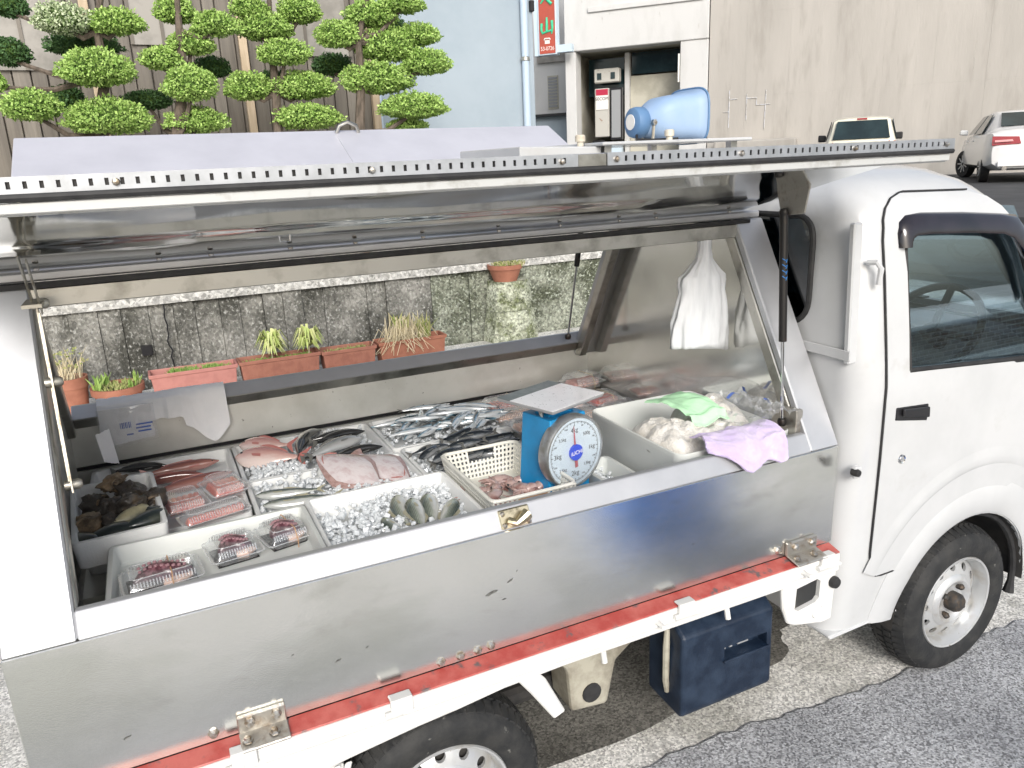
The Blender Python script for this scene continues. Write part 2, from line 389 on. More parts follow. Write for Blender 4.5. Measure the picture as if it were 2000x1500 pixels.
def fish_mat(name, back, side, belly, stripes=0, spot=None, r=.16, met=.0, e=(.30, .52, .75)):
    """colour by the fish's own height: dark back, bright flank, pale belly"""
    M = bpy.data.materials.new(name); M.use_nodes = True; N, L = M.node_tree.nodes, M.node_tree.links
    b = N['Principled BSDF']; b.inputs['Roughness'].default_value = r; b.inputs['Coat Weight'].default_value = .6; b.inputs['Coat Roughness'].default_value = .1
    tc = N.new('ShaderNodeTexCoord'); sp = N.new('ShaderNodeSeparateXYZ'); L.new(tc.outputs['Generated'], sp.inputs[0])
    nz = N.new('ShaderNodeTexNoise'); nz.inputs['Scale'].default_value = 9; L.new(tc.outputs['Generated'], nz.inputs['Vector'])
    ma = N.new('ShaderNodeMath'); ma.operation = 'MULTIPLY_ADD'; ma.inputs[1].default_value = .22; L.new(nz.outputs['Fac'], ma.inputs[0]); 
    sb = N.new('ShaderNodeMath'); sb.operation = 'SUBTRACT'; sb.inputs[1].default_value = .11; L.new(sp.outputs[2], sb.inputs[0]); L.new(sb.outputs[0], ma.inputs[2])
    cr = N.new('ShaderNodeValToRGB'); L.new(ma.outputs[0], cr.inputs[0]); el = cr.color_ramp.elements
    el[0].position = e[0]; el[0].color = (*belly, 1); el[1].position = e[2]; el[1].color = (*back, 1)
    x = el.new(e[1]); x.color = (*side, 1)
    out = cr.outputs[0]
    if stripes:
        sn = N.new('ShaderNodeMath'); sn.operation = 'MULTIPLY'; sn.inputs[1].default_value = stripes; L.new(sp.outputs[2], sn.inputs[0])
        s2 = N.new('ShaderNodeMath'); s2.operation = 'SINE'; L.new(sn.outputs[0], s2.inputs[0])
        mr = N.new('ShaderNodeMapRange'); mr.inputs[1].default_value = .1; mr.inputs[2].default_value = .6; L.new(s2.outputs[0], mr.inputs[0])
        gt = N.new('ShaderNodeMapRange'); gt.inputs[1].default_value = .42; gt.inputs[2].default_value = .55; L.new(sp.outputs[2], gt.inputs[0])
        mu = N.new('ShaderNodeMath'); mu.operation = 'MULTIPLY'; L.new(mr.outputs[0], mu.inputs[0]); L.new(gt.outputs[0], mu.inputs[1])
        mx = N.new('ShaderNodeMix'); mx.data_type = 'RGBA'; L.new(mu.outputs[0], mx.inputs[0]); L.new(out, mx.inputs[6]); mx.inputs[7].default_value = (.13, .15, .13, 1); out = mx.outputs[2]
    L.new(out, b.inputs['Base Color'])
    b.inputs['Metallic'].default_value = met
    MATS[name] = M
fish_mat('f_saury', (.02, .06, .085), (.22, .38, .48), (.78, .82, .84), met=.35, e=(.42, .56, .70))
fish_mat('f_mackerel', (.012, .016, .022), (.05, .06, .07), (.36, .37, .38), met=.2, e=(.18, .36, .60), r=.12)
fish_mat('f_dark', (.022, .022, .022), (.045, .045, .042), (.22, .22, .20), e=(.08, .25, .55))
fish_mat('f_silver', (.09, .09, .08), (.34, .35, .34), (.52, .53, .53), met=.3)
fish_mat('f_horse', (.018, .05, .06), (.20, .22, .18), (.62, .64, .62), met=.3, e=(.38, .52, .66))
fish_mat('f_shad', (.05, .07, .06), (.36, .40, .33), (.66, .67, .64), stripes=100, met=.25)
fish_mat('f_snapper', (.42, .16, .14), (.58, .36, .32), (.72, .60, .56), e=(.25, .5, .8))
fish_mat('f_redlong', (.20, .07, .06), (.34, .15, .12), (.50, .28, .25), e=(.2, .5, .8))
mat('cab_dark', (.34, .36, .37), .8)
mat('steel_roof', (.62, .62, .67), .45, .3, c2=(.56, .56, .61), ns=3)
mat('asphalt_dark', (.07, .072, .075), .85, c2=(.05, .052, .055), ns=1.6)
mat('moss_mixed', (.26, .275, .22), .92, agg=(55, .5), c2=(.07, .078, .050), ns=2.6, fac=(.40, .60), c3=(.40, .43, .36), n3=42, f3=(.53, .68), bump=.012, bs=70, bd=5)
mat('scuff', (.04, .04, .038), .7, c2=(.16, .16, .15), ns=160)
mat('strip_zinc', (.46, .48, .51), .42, .7, c2=(.38, .40, .42), ns=20)
mat('lens_pink', (.75, .35, .35), .15, coat=.5)
mat('shade_concrete', (.17, .163, .145), .6, c2=(.09, .086, .075), ns=3.5, agg=(150, .55), bump=.004, bs=150)  # darkened concrete tone for the shade painted under the truck
mat('edge_grey', (.52, .53, .52), .45, .2, c2=(.30, .29, .26), ns=16, fac=(.55, .75), stretch=(1, 1, 1))
# ================================================================== the setting
g = MB().add([(-90, -90, 0), (90, -90, 0), (90, 120, 0), (-90, 120, 0)], [(0, 1, 2, 3)]).build('ground', 'concrete_pale', recalc=False)
tag(g, 'pale worn concrete lane under and behind the truck', kind='structure')
edge = []
x = -30.0
while x < 40:
    base = 1.60 if x < 1.4 else lerp(1.60, 1.54, min(1, (x - 1.4) / .5))
    edge.append((x, base + .030 * fbm(x * 5, 3, 0, 5) + .012 * fbm(x * 30, 8)))
    x += .025 if -1 < x < 4.5 else .5
mb = MB(); n = len(edge)
mb.add([(a, b, .007) for a, b in edge] + [(a, .30 + .05 * fbm(a * 1.3, 17) + .015 * fbm(a * 9, 5), .007) for a, b in edge] + [(a, b + .012, .001) for a, b in edge],
       [(i, n + i, n + i + 1, i + 1) for i in range(n - 1)] + [(i, i + 1, 2 * n + i + 1, 2 * n + i) for i in range(n - 1)])
tag(mb.build('road', 'asphalt'), 'grey asphalt road with a ragged edge beside the front wheel', kind='structure')
# darker concrete sheet that paints the shade beneath the truck
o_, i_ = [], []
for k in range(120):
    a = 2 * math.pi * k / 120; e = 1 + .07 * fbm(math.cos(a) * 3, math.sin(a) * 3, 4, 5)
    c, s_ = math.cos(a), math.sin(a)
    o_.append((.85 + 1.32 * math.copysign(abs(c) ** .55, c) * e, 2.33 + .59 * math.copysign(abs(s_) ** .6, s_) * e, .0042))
mb = MB(); mb.add(o_, [tuple(range(120))]); tag(mb.build('truck_shade', 'shade_concrete', recalc=False), 'dark painted shade on the concrete under the truck', kind='structure')
# raised ground behind the low wall, where the garden, the houses and the parked cars stand
mb = MB()
mb.box(-40, 9.0, 7.16, 120, .2, .86)
tag(mb.build('terrace', 'gravel_pale'), 'pale gravelled terrace above the mossy wall', kind='structure')
mb = MB(); mb.box(9.0, 80, 4.5, 120, .2, .95)
tag(mb.build('parking_lot', 'asphalt_dark'), 'dark asphalt parking area in front of the concrete wall', kind='structure')
mb = MB().box(-8, 9, 6.15, 6.9, 0, .10)
tag(mb.build('kerb', 'concrete_pale', bevel=.01), 'low concrete kerb along the foot of the mossy wall', kind='structure')

# ---- mossy retaining wall: board-marked strips, cap, buttress, drain hole
w = thing('retaining_wall', 'low mossy grey concrete wall with vertical board marks behind the planters', 'wall', (1, 6.95, 0))
MB().box(-9, 8.9, 6.99, 7.16, 0, .80).build('core', 'moss_concrete', w)
xs = [-9, -6, -3.4, -1.6]
x = -1.0
while x < 3.0:
    xs.append(x); x += rnd.uniform(.16, .24)
xs += [3.1, 3.9, 4.4, 5.4, 7, 8.9]
for a, b in zip(xs, xs[1:]):
    d = rnd.uniform(0, .06) if b - a < .5 else rnd.uniform(.004, .014)
    q = MB(); nz = max(2, int((b - a) / .2)); 
    y0 = 6.90 + d
    t1 = rnd.uniform(-.004, .004)
    q.hexa([(a + .002, y0, 0), (b - .002, y0 + t1, 0), (b - .002, 6.99, 0), (a + .002, 6.99, 0), (a + .002, y0 + .01, .80), (b - .002, y0 + .01 + t1, .80), (b - .002, 6.99, .80), (a + .002, 6.99, .80)])
    q.build('board_mark', 'moss_concrete' if a < 2.3 else 'moss_mixed', w)
cap = MB()
nx = 90
pts = [(-9 + 17.9 * i / nx) for i in range(nx + 1)]
for a, b in zip(pts, pts[1:]):
    o1, o2 = .012 * fbm(a * 3, 1), .012 * fbm(b * 3, 1)
    cap.hexa([(a, 6.885 + o1, .80), (b, 6.885 + o2, .80), (b, 7.20, .80), (a, 7.20, .80), (a, 6.90 + o1, .872 + o1 * .4), (b, 6.90 + o2, .872 + o2 * .4), (b, 7.20, .885), (a, 7.20, .885)])
cap.build('cap', 'wall_top', w, weld=True)
MB().box(-.16, -.08, 6.885, 6.93, .39, .47).build('drain_hole', 'dark_trim', w)
ck = MB()
p = (.06, .80)
pl = [(p[0] + .03 * fbm(t * 9, 4), 6.895, .80 - t * .62) for t in [i / 14 for i in range(15)]]
ck.tube(pl, .006, 5); ck.build('crack', 'dark_trim', w)
for (x0, x1, t0, t1, z0, z1, dy) in [(2.92, 3.44, 2.97, 3.38, 0, .40, .25), (2.975, 3.375, 3.0, 3.34, .403, .69, .22)]:
    q = MB(); n = 9; vv = []
    for k in range(n):
        t = k / (n - 1); a_, b_ = lerp(x0, t0, t) + .02 * fbm(t * 4, x0), lerp(x1, t1, t) + .02 * fbm(t * 4, x1 + 5); d_ = dy + .02 * fbm(t * 5, 9 + x0); z_ = lerp(z0, z1, t)
        vv += [(a_, 6.9 - d_ * .75, z_), (lerp(a_, b_, .3), 6.9 - d_, z_), (lerp(a_, b_, .75), 6.9 - d_ * .97, z_), (b_, 6.9 - d_ * .7, z_), (b_ + .03, 6.9, z_), (a_ - .03, 6.9, z_)]
    q.v = vv; q.f = [(k * 6 + j, k * 6 + (j + 1) % 6, k * 6 + 6 + (j + 1) % 6, k * 6 + 6 + j) for k in range(n - 1) for j in range(6)] + [tuple(range(5, -1, -1)), tuple(range((n - 1) * 6, n * 6))]; q.m = [0] * len(q.f)
    q.build('buttress_stone', 'moss_green', w, smooth=50)

# ---- brown boarded house front and blue-grey house
h = thing('boarded_house', 'house front of glossy brown vertical boards with tan posts behind the pruned trees', 'house', (0, 11.2, .86))
posts = [-2.05, -.21, 1.52, 3.19]
MB().box(-6, 3.2, 11.10, 11.3, .86, 7).build('wall', 'brown_board', h)
x = -4.0; k = 0
while x < 3.1:
    bw = rnd.choice([.15, .17, .19])
    MB().box(x, x + bw - .012, 11.03 + rnd.uniform(0, .025), 11.10, .86, 6.0).build('board', rnd.choice(['brown_board', 'brown_board2', 'brown_board']), h, bevel=.006)
    x += bw
for px in posts:
    MB().box(px - .05, px + .05, 10.94, 11.03, .86, 6.2).build('post', 'tan_post', h, bevel=.004)
for (a, b, z0, z1) in [(-1.35, -.45, 3.05, 4.4), (.25, .95, 3.35, 4.6), (1.75, 2.9, 3.25, 4.5)]:
    pale_reflection = MB().box(a, b, 11.0, 11.028, z0, z1).build('window', 'reflection_and_balcony', h)  # pale panel painting a muted reflection on the house front
    for t in (0, .5, 1): MB().box(lerp(a, b, t) - .02, lerp(a, b, t) + .02, 10.985, 11.0, z0, z1).build('frame', 'brown_board', pale_reflection)
h2 = thing('blue_house', 'plain blue-grey rendered house wall with a downpipe at its corner', 'house', (4.4, 11.2, .86))
MB().box(3.26, 5.68, 11.0, 16.0, .86, 7).build('wall', 'blue_wall', h2, bevel=.01)
pp = MB().tube([(5.50, 10.93, .9), (5.50, 10.93, 7)], .055, 14).build('downpipe', 'pale_blue_pipe', h2, smooth=True)
for z in (3.22, 5.6): MB().lathe([(.062, 0), (.066, .005), (.066, .05), (.062, .055)], 16, (5.50, 10.93, z)).build('pipe_clip', 'steel_dirty', pp, smooth=True)
MB().box(5.62, 5.69, 10.95, 11.02, 3.9, 4.05).build('wall_lamp', 'dark_trim', h2, bevel=.008)
MB().box(3.19, 3.27, 10.96, 11.05, .86, 7).build('corner_trim', 'pale_blue_pipe', h2)

# ---- white building with garage opening, and tall concrete wall, both turned towards the parked cars
O = Vector((15.99, 19.62, 0)); U = Vector((.66703, -.74503, 0)); NN = Vector((.74503, .66703, 0))
def B(s, off, z):
    q = O + U * s - NN * off; return (q.x, q.y, z)
def bbox(mb, s0, s1, o0, o1, z0, z1, mi=0):
    return mb.hexa([B(s0, o1, z0), B(s1, o1, z0), B(s1, o0, z0), B(s0, o0, z0), B(s0, o1, z1), B(s1, o1, z1), B(s1, o0, z1), B(s0, o0, z1)], mi)
cw = thing('concrete_wall', 'tall stained beige concrete wall behind the two parked cars', 'wall', B(6, 0, .95))
ws = [0, 1.05, 2.25, 3.5, 4.7, 5.95, 7.2, 8.5, 11, 14.5]
for a, b in zip(ws, ws[1:]):
    for z0, z1 in ((.9, 3.35), (3.35, 5.6), (5.6, 9.2)):
        q = MB(); d = rnd.uniform(0, .004); bbox(q, a + .001, b - .001, -.5, .05 + d, z0 + .0006, z1 - .0006); q.build('panel', 'beige_concrete', cw)
q = MB(); bbox(q, 0, 14.5, -.6, .02, .9, 9.2); q.build('core', 'beige_concrete', cw)
q = MB(); bbox(q, .3, 2.6, .06, .75, .9, 2.12); q.build('footing', 'beige_concrete', cw, bevel=.05, segs=2)
for (cs, z0, z1) in ((5.5, 3.0, 4.1), (6.9, 3.6, 4.6)):
    q = MB(); q.tube([B(cs + .06 * fbm(t * 4, cs), .0535, lerp(z1, z0, t)) for t in [i / 14 for i in range(15)]], [.001 + .006 * abs(fbm(i * .9, cs)) for i in range(15)], 5); q.build('crack', 'rust_panel', cw)
ch = MB()
for a, b in [((.62, 2.5), (.62, 3.55)), ((.62, 3.3), (.85, 3.3)), ((.45, 2.95), (.62, 2.95)), ((1.12, 2.7), (1.12, 3.45)), ((1.12, 3.3), (1.40, 3.3)), ((1.40, 3.3), (1.40, 3.1)), ((1.40, 3.1), (1.78, 3.1)), ((1.64, 2.4), (1.66, 3.5))]:
    ch.tube([B(a[0], .064, a[1]), B(b[0], .064, b[1])], .012, 5)
ch.build('chalk_mark', 'chalk', cw)
wb = thing('white_building', 'white rendered building with a dark square garage opening', 'building', B(-2.4, 0, .95))
SL, SR, ZT = -4.15, -.86, 5.04
q = MB()
bbox(q, -4.50, SL, -.5, .06, .9, ZT); q.build('pillar', 'white_wall', wb, bevel=.02)
q = MB(); bbox(q, SR, -.03, -.5, .06, .9, ZT); q.build('pillar', 'white_wall', wb, bevel=.02)
q = MB(); bbox(q, -4.50, -.03, -.5, .10, ZT, 9.2); q.build('wall', 'white_wall', wb, bevel=.02)
q = MB(); bbox(q, -3.7, -.2, .10, .16, 6.1, 6.25); q.build('window_sill', 'white_wall', wb, bevel=.01)
q = MB(); bbox(q, -4.4, -.1, -5.2, -5.0, .9, 6); bbox(q, -4.5, -4.4, -5, -.5, .9, 6); bbox(q, -.1, 0, -5, -.5, .9, 6); bbox(q, -4.4, -.1, -5, -.5, ZT + .02, ZT + .2); q.build('garage_interior', 'interior_beige', wb)
q = MB(); bbox(q, -4.1, -2.9, -1.35, -1.2, 3.75, 4.9); q.build('dark_panel', 'dark_glass', wb)
q = MB(); bbox(q, -2.65, -.9, -1.35, -1.2, 4.35, 5.0); q.build('window', 'dark_glass', wb)
q = MB(); bbox(q, -2.85, -2.7, -1.35, -1.05, .95, 5.0); q.build('post', 'white_wall', wb)
q = MB(); bbox(q, -2.69, -.9, -1.5, -1.2, .95, 4.30); q.build('partition', 'interior_beige', wb)
q = MB(); bbox(q, -.92, -.875, .0, .07, 3.9, 4.7); q.build('plate', 'sign_white', wb)
q = MB(); bbox(q, -3.78, -2.95, -1.0, -.70, 4.12, 4.55); mtr = q.build('meter_cabinet', 'rust_panel', wb, bevel=.03)
for s in (-3.6, -3.15):
    q = MB(); bbox(q, s - .07, s + .07, -.70, -.68, 4.22, 4.42); q.build('meter_window', 'dark_glass', mtr)
q = MB(); bbox(q, -3.75, -3.28, -.85, -.65, 2.45, 3.95); q.build('notice_cabinet', 'rust_panel', wb, bevel=.02)
q = MB(); bbox(q, -3.24, -2.86, -.9, -.72, 2.35, 3.95); dr = q.build('grey_door', 'dark_trim', wb)
q = MB(); bbox(q, -3.20, -2.90, -.72, -.70, 2.42, 3.88); q.build('pane', 'grey_trim', dr)
q = MB(); bbox(q, -3.30, -2.86, -.9, -.68, .95, 2.25); q.build('blue_panel', 'sign_pale', wb)
q = MB(); bbox(q, -3.82, -3.42, -.75, -.62, 2.05, 2.35); mlb = q.build('letter_box', 'dark_trim', wb, bevel=.01)
q = MB(); bbox(q, -3.75, -3.48, -.62, -.61, 2.12, 2.28); q.build('plate', 'sign_white', mlb)
ss = thing('security_sign', 'white security company notice with a red top bar on a rusty cabinet', 'sign', B(-3.5, -.63, 3.2))
q = MB(); bbox(q, -3.70, -3.29, -.645, -.625, 3.30, 3.93); q.build('board', 'sign_white', ss)
q = MB(); bbox(q, -3.695, -3.295, -.625, -.62, 3.74, 3.925); q.build('red_bar', 'sign_crimson', ss)
text('lettering', 'SECOM', .135, face_frame(B(-3.495, -.618, 3.63), U, (0, 0, 1)), 'ink', ss)
# alley behind the shop sign
al = thing('alley_house', 'white house in the alley with a louvred window behind the red shop sign', 'house', B(-6, -4, .9))
q = MB(); bbox(q, -9.5, -4.5, -4.4, -3.4, .9, 9); q.build('wall', 'white_wall', al)
q = MB(); bbox(q, -6.35, -5.95, -3.4, -3.36, 3.6, 4.75); lv = q.build('louvred_window', 'interior_beige', al)
for i in range(10):
    q = MB(); z = 3.66 + i * .107; bbox(q, -6.32, -5.98, -3.36, -3.33, z, z + .075); q.build('slat', 'grey_trim', lv)
q = MB(); bbox(q, -7.5, -4.55, -3.36, -2.2, 3.30, 3.38); q.build('eave', 'dark_trim', al)
q = MB(); bbox(q, -7.5, -4.55, -3.0, -2.5, .9, 3.30); q.build('lower_wall', 'blue_wall', al)
for i in range(4):
    q = MB(); q.tube([B(-6.5 + i * .2, -3.3, 5.6), B(-6.5 + i * .2, -3.3, 6.9)], .02, 6); q.build('railing_bar', 'grey_trim', al)
q = MB(); bbox(q, -6.7, -5.6, -3.4, -3.25, 5.2, 5.6); q.build('balcony_edge', 'reflection_and_balcony', al)
sg = thing('shop_sign', 'tall red hanging shop sign with green characters and a phone number', 'sign', B(-4.9, .4, 4.9))
q = MB(); bbox(q, -5.18, -4.58, .30, .62, 4.95, 8.4); q.build('box', 'sign_pale', sg, bevel=.01)
q = MB(); bbox(q, -5.13, -4.61, .62, .635, 4.99, 8.36); q.build('face', 'sign_red', sg)
q = MB(); bbox(q, -5.32, -5.18, .34, .58, 4.95, 8.4); q.build('side_panel', 'sign_pale', sg)
q = MB(); bbox(q, -4.58, -4.1, .36, .56, 5.0, 5.22); q.build('bracket', 'sign_pale', sg)
def strokes(name, lst, m):
    q = MB()
    for pts, r in lst: q.tube([B(-4.87 + a * 1.0, .640, z) for a, z in pts], r, 6, flat=.25 if False else 1)
    return q.build(name, m, sg)
strokes('character', [([(-.0, 6.02), (.0, 5.80), (-.01, 5.62)], [.03, .045, .04]), ([(-.17, 5.86), (-.18, 5.66), (-.15, 5.58), (.02, 5.62), (.16, 5.64)], [.045, .04, .035, .03, .03]), ([(.17, 5.92), (.18, 5.7), (.15, 5.54)], [.05, .04, .02])], 'sign_green')
strokes('character', [([(-.0, 6.95), (-.02, 6.72), (-.10, 6.52), (-.19, 6.42)], [.05, .045, .035, .02]), ([(-.14, 6.66), (.02, 6.52), (.17, 6.38)], [.02, .04, .05]), ([(-.2, 6.80), (.2, 6.86)], .035)], 'sign_green')
q = MB(); q.tube([B(-4.97, .64, 5.38), B(-4.95, .64, 5.42), B(-4.79, .64, 5.42), B(-4.77, .64, 5.38)], .022, 6); bbox(q, -4.95, -4.79, .636, .642, 5.27, 5.37); q.build('phone_mark', 'sign_white', sg)
text('phone_number', '53-0726', .165, face_frame(B(-4.87, .637, 5.13), U, (0, 0, 1)), 'sign_white', sg, sx=.82)

# ---- house across the lane, behind the photographer: seen only in the cab window and steel
bb = thing('brick_wall', 'low brick wall across the lane, mirrored in the cab window', 'wall', (4, -6, 0))
MB().box(-14, 22, -6.4, -6, 0, .80).build('bricks', 'brick_building', bb)
MB().box(-14, 22, -6.45, -5.95, .80, .87).build('coping', 'concrete_pale', bb)

# ---- cloud-pruned garden trees
def leaf_pad(name, c, rx, ry, rz, parent, m, dens=1.0):
    nleaf = int(dens * 24000 * (rx * ry + rx * rz + ry * rz) / 3 / .12 * .30) + 260
    d = nr.normal(size=(nleaf, 3)); d /= np.linalg.norm(d, axis=1)[:, None]
    seed = rnd.uniform(0, 50)
    bump = np.array([1 + .20 * noise.noise(Vector((p[0] * 2.2 + seed, p[1] * 2.2, p[2] * 2.2))) + .10 * noise.noise(Vector((p[0] * 6 + seed, p[1] * 6, p[2] * 6))) for p in d])
    d[:, 2] = np.where(d[:, 2] < 0, d[:, 2] * .62, d[:, 2])
    rad = bump * nr.uniform(.80, 1.05, nleaf)
    pos = np.array(c) + d * rad[:, None] * np.array([rx, ry, rz])
    up = d * .9 + nr.normal(size=(nleaf, 3)) * .55; up /= np.linalg.norm(up, axis=1)[:, None]
    t = np.cross(up, nr.normal(size=(nleaf, 3))); t /= np.linalg.norm(t, axis=1)[:, None]; bt = np.cross(up, t)
    L = nr.uniform(.010, .021, nleaf)[:, None]; W = L * .55
    # each leaf a little upright tuft: quad in plane (up-ish, t)
    ax = (up + bt * nr.uniform(-.7, .7, nleaf)[:, None])
    v = np.stack([pos - t * W - ax * L * .3, pos + t * W - ax * L * .3, pos + t * W * .5 + ax * L, pos - t * W * .5 + ax * L], 1).reshape(-1, 3)
    f = [(4 * i, 4 * i + 1, 4 * i + 2, 4 * i + 3) for i in range(nleaf)]
    mb = MB(); mb.add(v.tolist(), f, 0)
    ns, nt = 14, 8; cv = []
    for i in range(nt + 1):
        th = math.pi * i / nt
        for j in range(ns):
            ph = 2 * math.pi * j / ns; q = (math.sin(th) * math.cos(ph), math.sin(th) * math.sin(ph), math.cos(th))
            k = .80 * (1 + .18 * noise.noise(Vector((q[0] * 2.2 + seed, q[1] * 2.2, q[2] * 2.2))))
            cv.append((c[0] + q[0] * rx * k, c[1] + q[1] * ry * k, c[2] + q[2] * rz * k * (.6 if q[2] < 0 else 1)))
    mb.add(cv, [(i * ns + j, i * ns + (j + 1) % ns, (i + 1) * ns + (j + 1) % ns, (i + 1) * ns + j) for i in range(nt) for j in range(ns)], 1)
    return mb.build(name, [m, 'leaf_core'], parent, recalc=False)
TREES = [
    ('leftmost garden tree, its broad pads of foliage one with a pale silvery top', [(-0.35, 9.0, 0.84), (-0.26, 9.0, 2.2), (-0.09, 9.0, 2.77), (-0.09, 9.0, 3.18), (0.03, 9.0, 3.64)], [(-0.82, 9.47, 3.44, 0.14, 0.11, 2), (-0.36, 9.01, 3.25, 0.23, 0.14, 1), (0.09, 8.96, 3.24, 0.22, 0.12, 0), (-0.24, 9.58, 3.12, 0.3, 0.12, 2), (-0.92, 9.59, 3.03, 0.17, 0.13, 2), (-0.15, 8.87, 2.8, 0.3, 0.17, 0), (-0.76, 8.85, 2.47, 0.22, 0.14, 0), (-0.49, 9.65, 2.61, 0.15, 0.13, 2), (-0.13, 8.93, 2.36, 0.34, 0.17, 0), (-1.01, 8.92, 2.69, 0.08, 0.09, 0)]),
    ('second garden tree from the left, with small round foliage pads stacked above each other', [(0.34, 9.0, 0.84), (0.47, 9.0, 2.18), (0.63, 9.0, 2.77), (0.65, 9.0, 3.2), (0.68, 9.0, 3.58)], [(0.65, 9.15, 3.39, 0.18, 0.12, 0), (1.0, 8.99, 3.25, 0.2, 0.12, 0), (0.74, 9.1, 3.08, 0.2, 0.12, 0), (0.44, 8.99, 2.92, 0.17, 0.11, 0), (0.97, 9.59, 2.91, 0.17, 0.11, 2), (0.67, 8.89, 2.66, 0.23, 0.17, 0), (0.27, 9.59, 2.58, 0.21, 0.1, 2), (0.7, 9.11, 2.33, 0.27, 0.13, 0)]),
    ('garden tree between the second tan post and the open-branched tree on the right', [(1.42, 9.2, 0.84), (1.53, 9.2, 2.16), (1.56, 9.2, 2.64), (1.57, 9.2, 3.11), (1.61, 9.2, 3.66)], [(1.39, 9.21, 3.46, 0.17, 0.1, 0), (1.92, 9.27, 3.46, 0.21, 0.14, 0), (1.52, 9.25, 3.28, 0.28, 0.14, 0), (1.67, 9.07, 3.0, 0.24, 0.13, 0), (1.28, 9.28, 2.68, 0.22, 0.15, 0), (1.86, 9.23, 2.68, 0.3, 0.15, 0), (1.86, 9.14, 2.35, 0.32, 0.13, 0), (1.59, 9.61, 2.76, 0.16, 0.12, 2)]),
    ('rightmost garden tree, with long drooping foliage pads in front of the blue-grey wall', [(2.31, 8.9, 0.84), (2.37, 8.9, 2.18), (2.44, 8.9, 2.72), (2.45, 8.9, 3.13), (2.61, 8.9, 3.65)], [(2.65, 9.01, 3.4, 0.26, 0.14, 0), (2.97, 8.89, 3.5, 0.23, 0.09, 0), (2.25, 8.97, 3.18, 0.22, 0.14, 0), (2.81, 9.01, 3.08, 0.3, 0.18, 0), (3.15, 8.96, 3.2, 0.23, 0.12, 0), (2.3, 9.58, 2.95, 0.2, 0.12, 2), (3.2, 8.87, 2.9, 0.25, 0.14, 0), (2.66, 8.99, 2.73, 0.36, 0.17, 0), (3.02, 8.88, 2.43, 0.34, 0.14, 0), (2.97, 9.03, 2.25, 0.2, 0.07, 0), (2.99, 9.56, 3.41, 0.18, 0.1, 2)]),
]
for (label, trunk, pads) in TREES:
    base = Vector((trunk[0][0], trunk[0][1], .84))
    t = thing('garden_tree', label, 'tree', base, 0, 'cloud-pruned trees in the garden')
    pts = [Vector(p) for p in trunk]
    k = len(pts); tk = MB(); tk.tube(pts, [lerp(.070, .025, i / (k - 1)) for i in range(k)], 9); trunk_o = tk.build('trunk', 'bark', t, smooth=True)
    for (cx, cy, cz, rx, rz, kind) in pads:
        z0 = cz - rz * .75
        a = min(pts, key=lambda p: abs(p.z - (z0 - .12)))
        mid = (a + Vector((cx, cy, z0))) / 2 + Vector((0, 0, -.05))
        q = MB(); q.tube([a, mid, (cx, cy, cz - rz * .35)], [.035, .026, .018], 6); q.build('branch', 'bark', t, smooth=True)
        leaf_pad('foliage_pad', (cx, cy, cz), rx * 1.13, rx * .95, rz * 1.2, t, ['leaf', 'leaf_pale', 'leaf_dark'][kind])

# ---- planters and pots along the wall foot
def tuft(mb, c, n, h, spread, wdt, lean=.6, droop=0.0):
    for _ in range(n):
        a = rnd.uniform(0, 2 * math.pi); r = spread * math.sqrt(rnd.random()); hh = h * rnd.uniform(.5, 1)
        p0 = Vector((c[0] + r * math.cos(a), c[1] + r * math.sin(a), c[2])); a2 = rnd.uniform(0, 2 * math.pi); l = hh * lean * rnd.random()
        p1 = p0 + Vector((math.cos(a2) * l * .4, math.sin(a2) * l * .4, hh * .6)); p2 = p0 + Vector((math.cos(a2) * l, math.sin(a2) * l, hh * (1 - droop * rnd.random())))
        s = Vector((-math.sin(a2), math.cos(a2), 0)) * wdt
        if rnd.random() < .5: s = Vector((wdt, 0, 0))
        mb.add([p0 - s * .6, p0 + s * .6, p1 + s, p1 - s, p2], [(0, 1, 2, 3), (3, 2, 4)])
def planter(label, x0, x1, yc, z0, z1, m, dep=.20, ribs=True):
    t = thing('planter', label, 'planter', ((x0 + x1) / 2, yc, z0), 0, 'rectangular planters along the wall')
    ta = .030
    q = MB(); y0, y1 = yc - dep / 2, yc + dep / 2
    def ring(e, z): return [(x0 + e, y0 + e * .7, z), (x1 - e, y0 + e * .7, z), (x1 - e, y1 - e * .7, z), (x0 + e, y1 - e * .7, z)]
    rings = [ring(ta, z0), ring(.012, z1 - .03), ring(0, z1 - .03), ring(-.004, z1), ring(.014, z1), ring(.02, z1 - .05)]
    v = [p for r in rings for p in r]; f = [(3, 2, 1, 0)]
    for i in range(len(rings) - 1):
        for j in range(4): f.append((4 * i + j, 4 * i + (j + 1) % 4, 4 * i + 4 + (j + 1) % 4, 4 * i + 4 + j))
    q.add(v, f); q.build('box', m, t, bevel=.006, segs=2)
    if ribs:
        q = MB(); nrib = int((x1 - x0) / .03)
        for i in range(1, nrib):
            xx = lerp(x0 + ta, x1 - ta, i / nrib); xt = lerp(x0 + .012, x1 - .012, i / nrib)
            q.hexa([(xx - .006, y0 + ta * .7 - .004, z0 + .02), (xx + .006, y0 + ta * .7 - .004, z0 + .02), (xx + .006, y0 + ta, z0 + .02), (xx - .006, y0 + ta, z0 + .02),
                    (xt - .006, y0 + .006, z1 - .05), (xt + .006, y0 + .006, z1 - .05), (xt + .006, y0 + .02, z1 - .05), (xt - .006, y0 + .02, z1 - .05)])
        q.build('ribs', m, t)
    q = MB(); q.grid(lambda u, v: (lerp(x0 + .02, x1 - .02, u), lerp(y0 + .018, y1 - .018, v), z1 - .045 + .012 * fbm(u * 6 + x0, v * 4)), 16, 6); q.build('soil', 'soil', t, smooth='all')
    return t
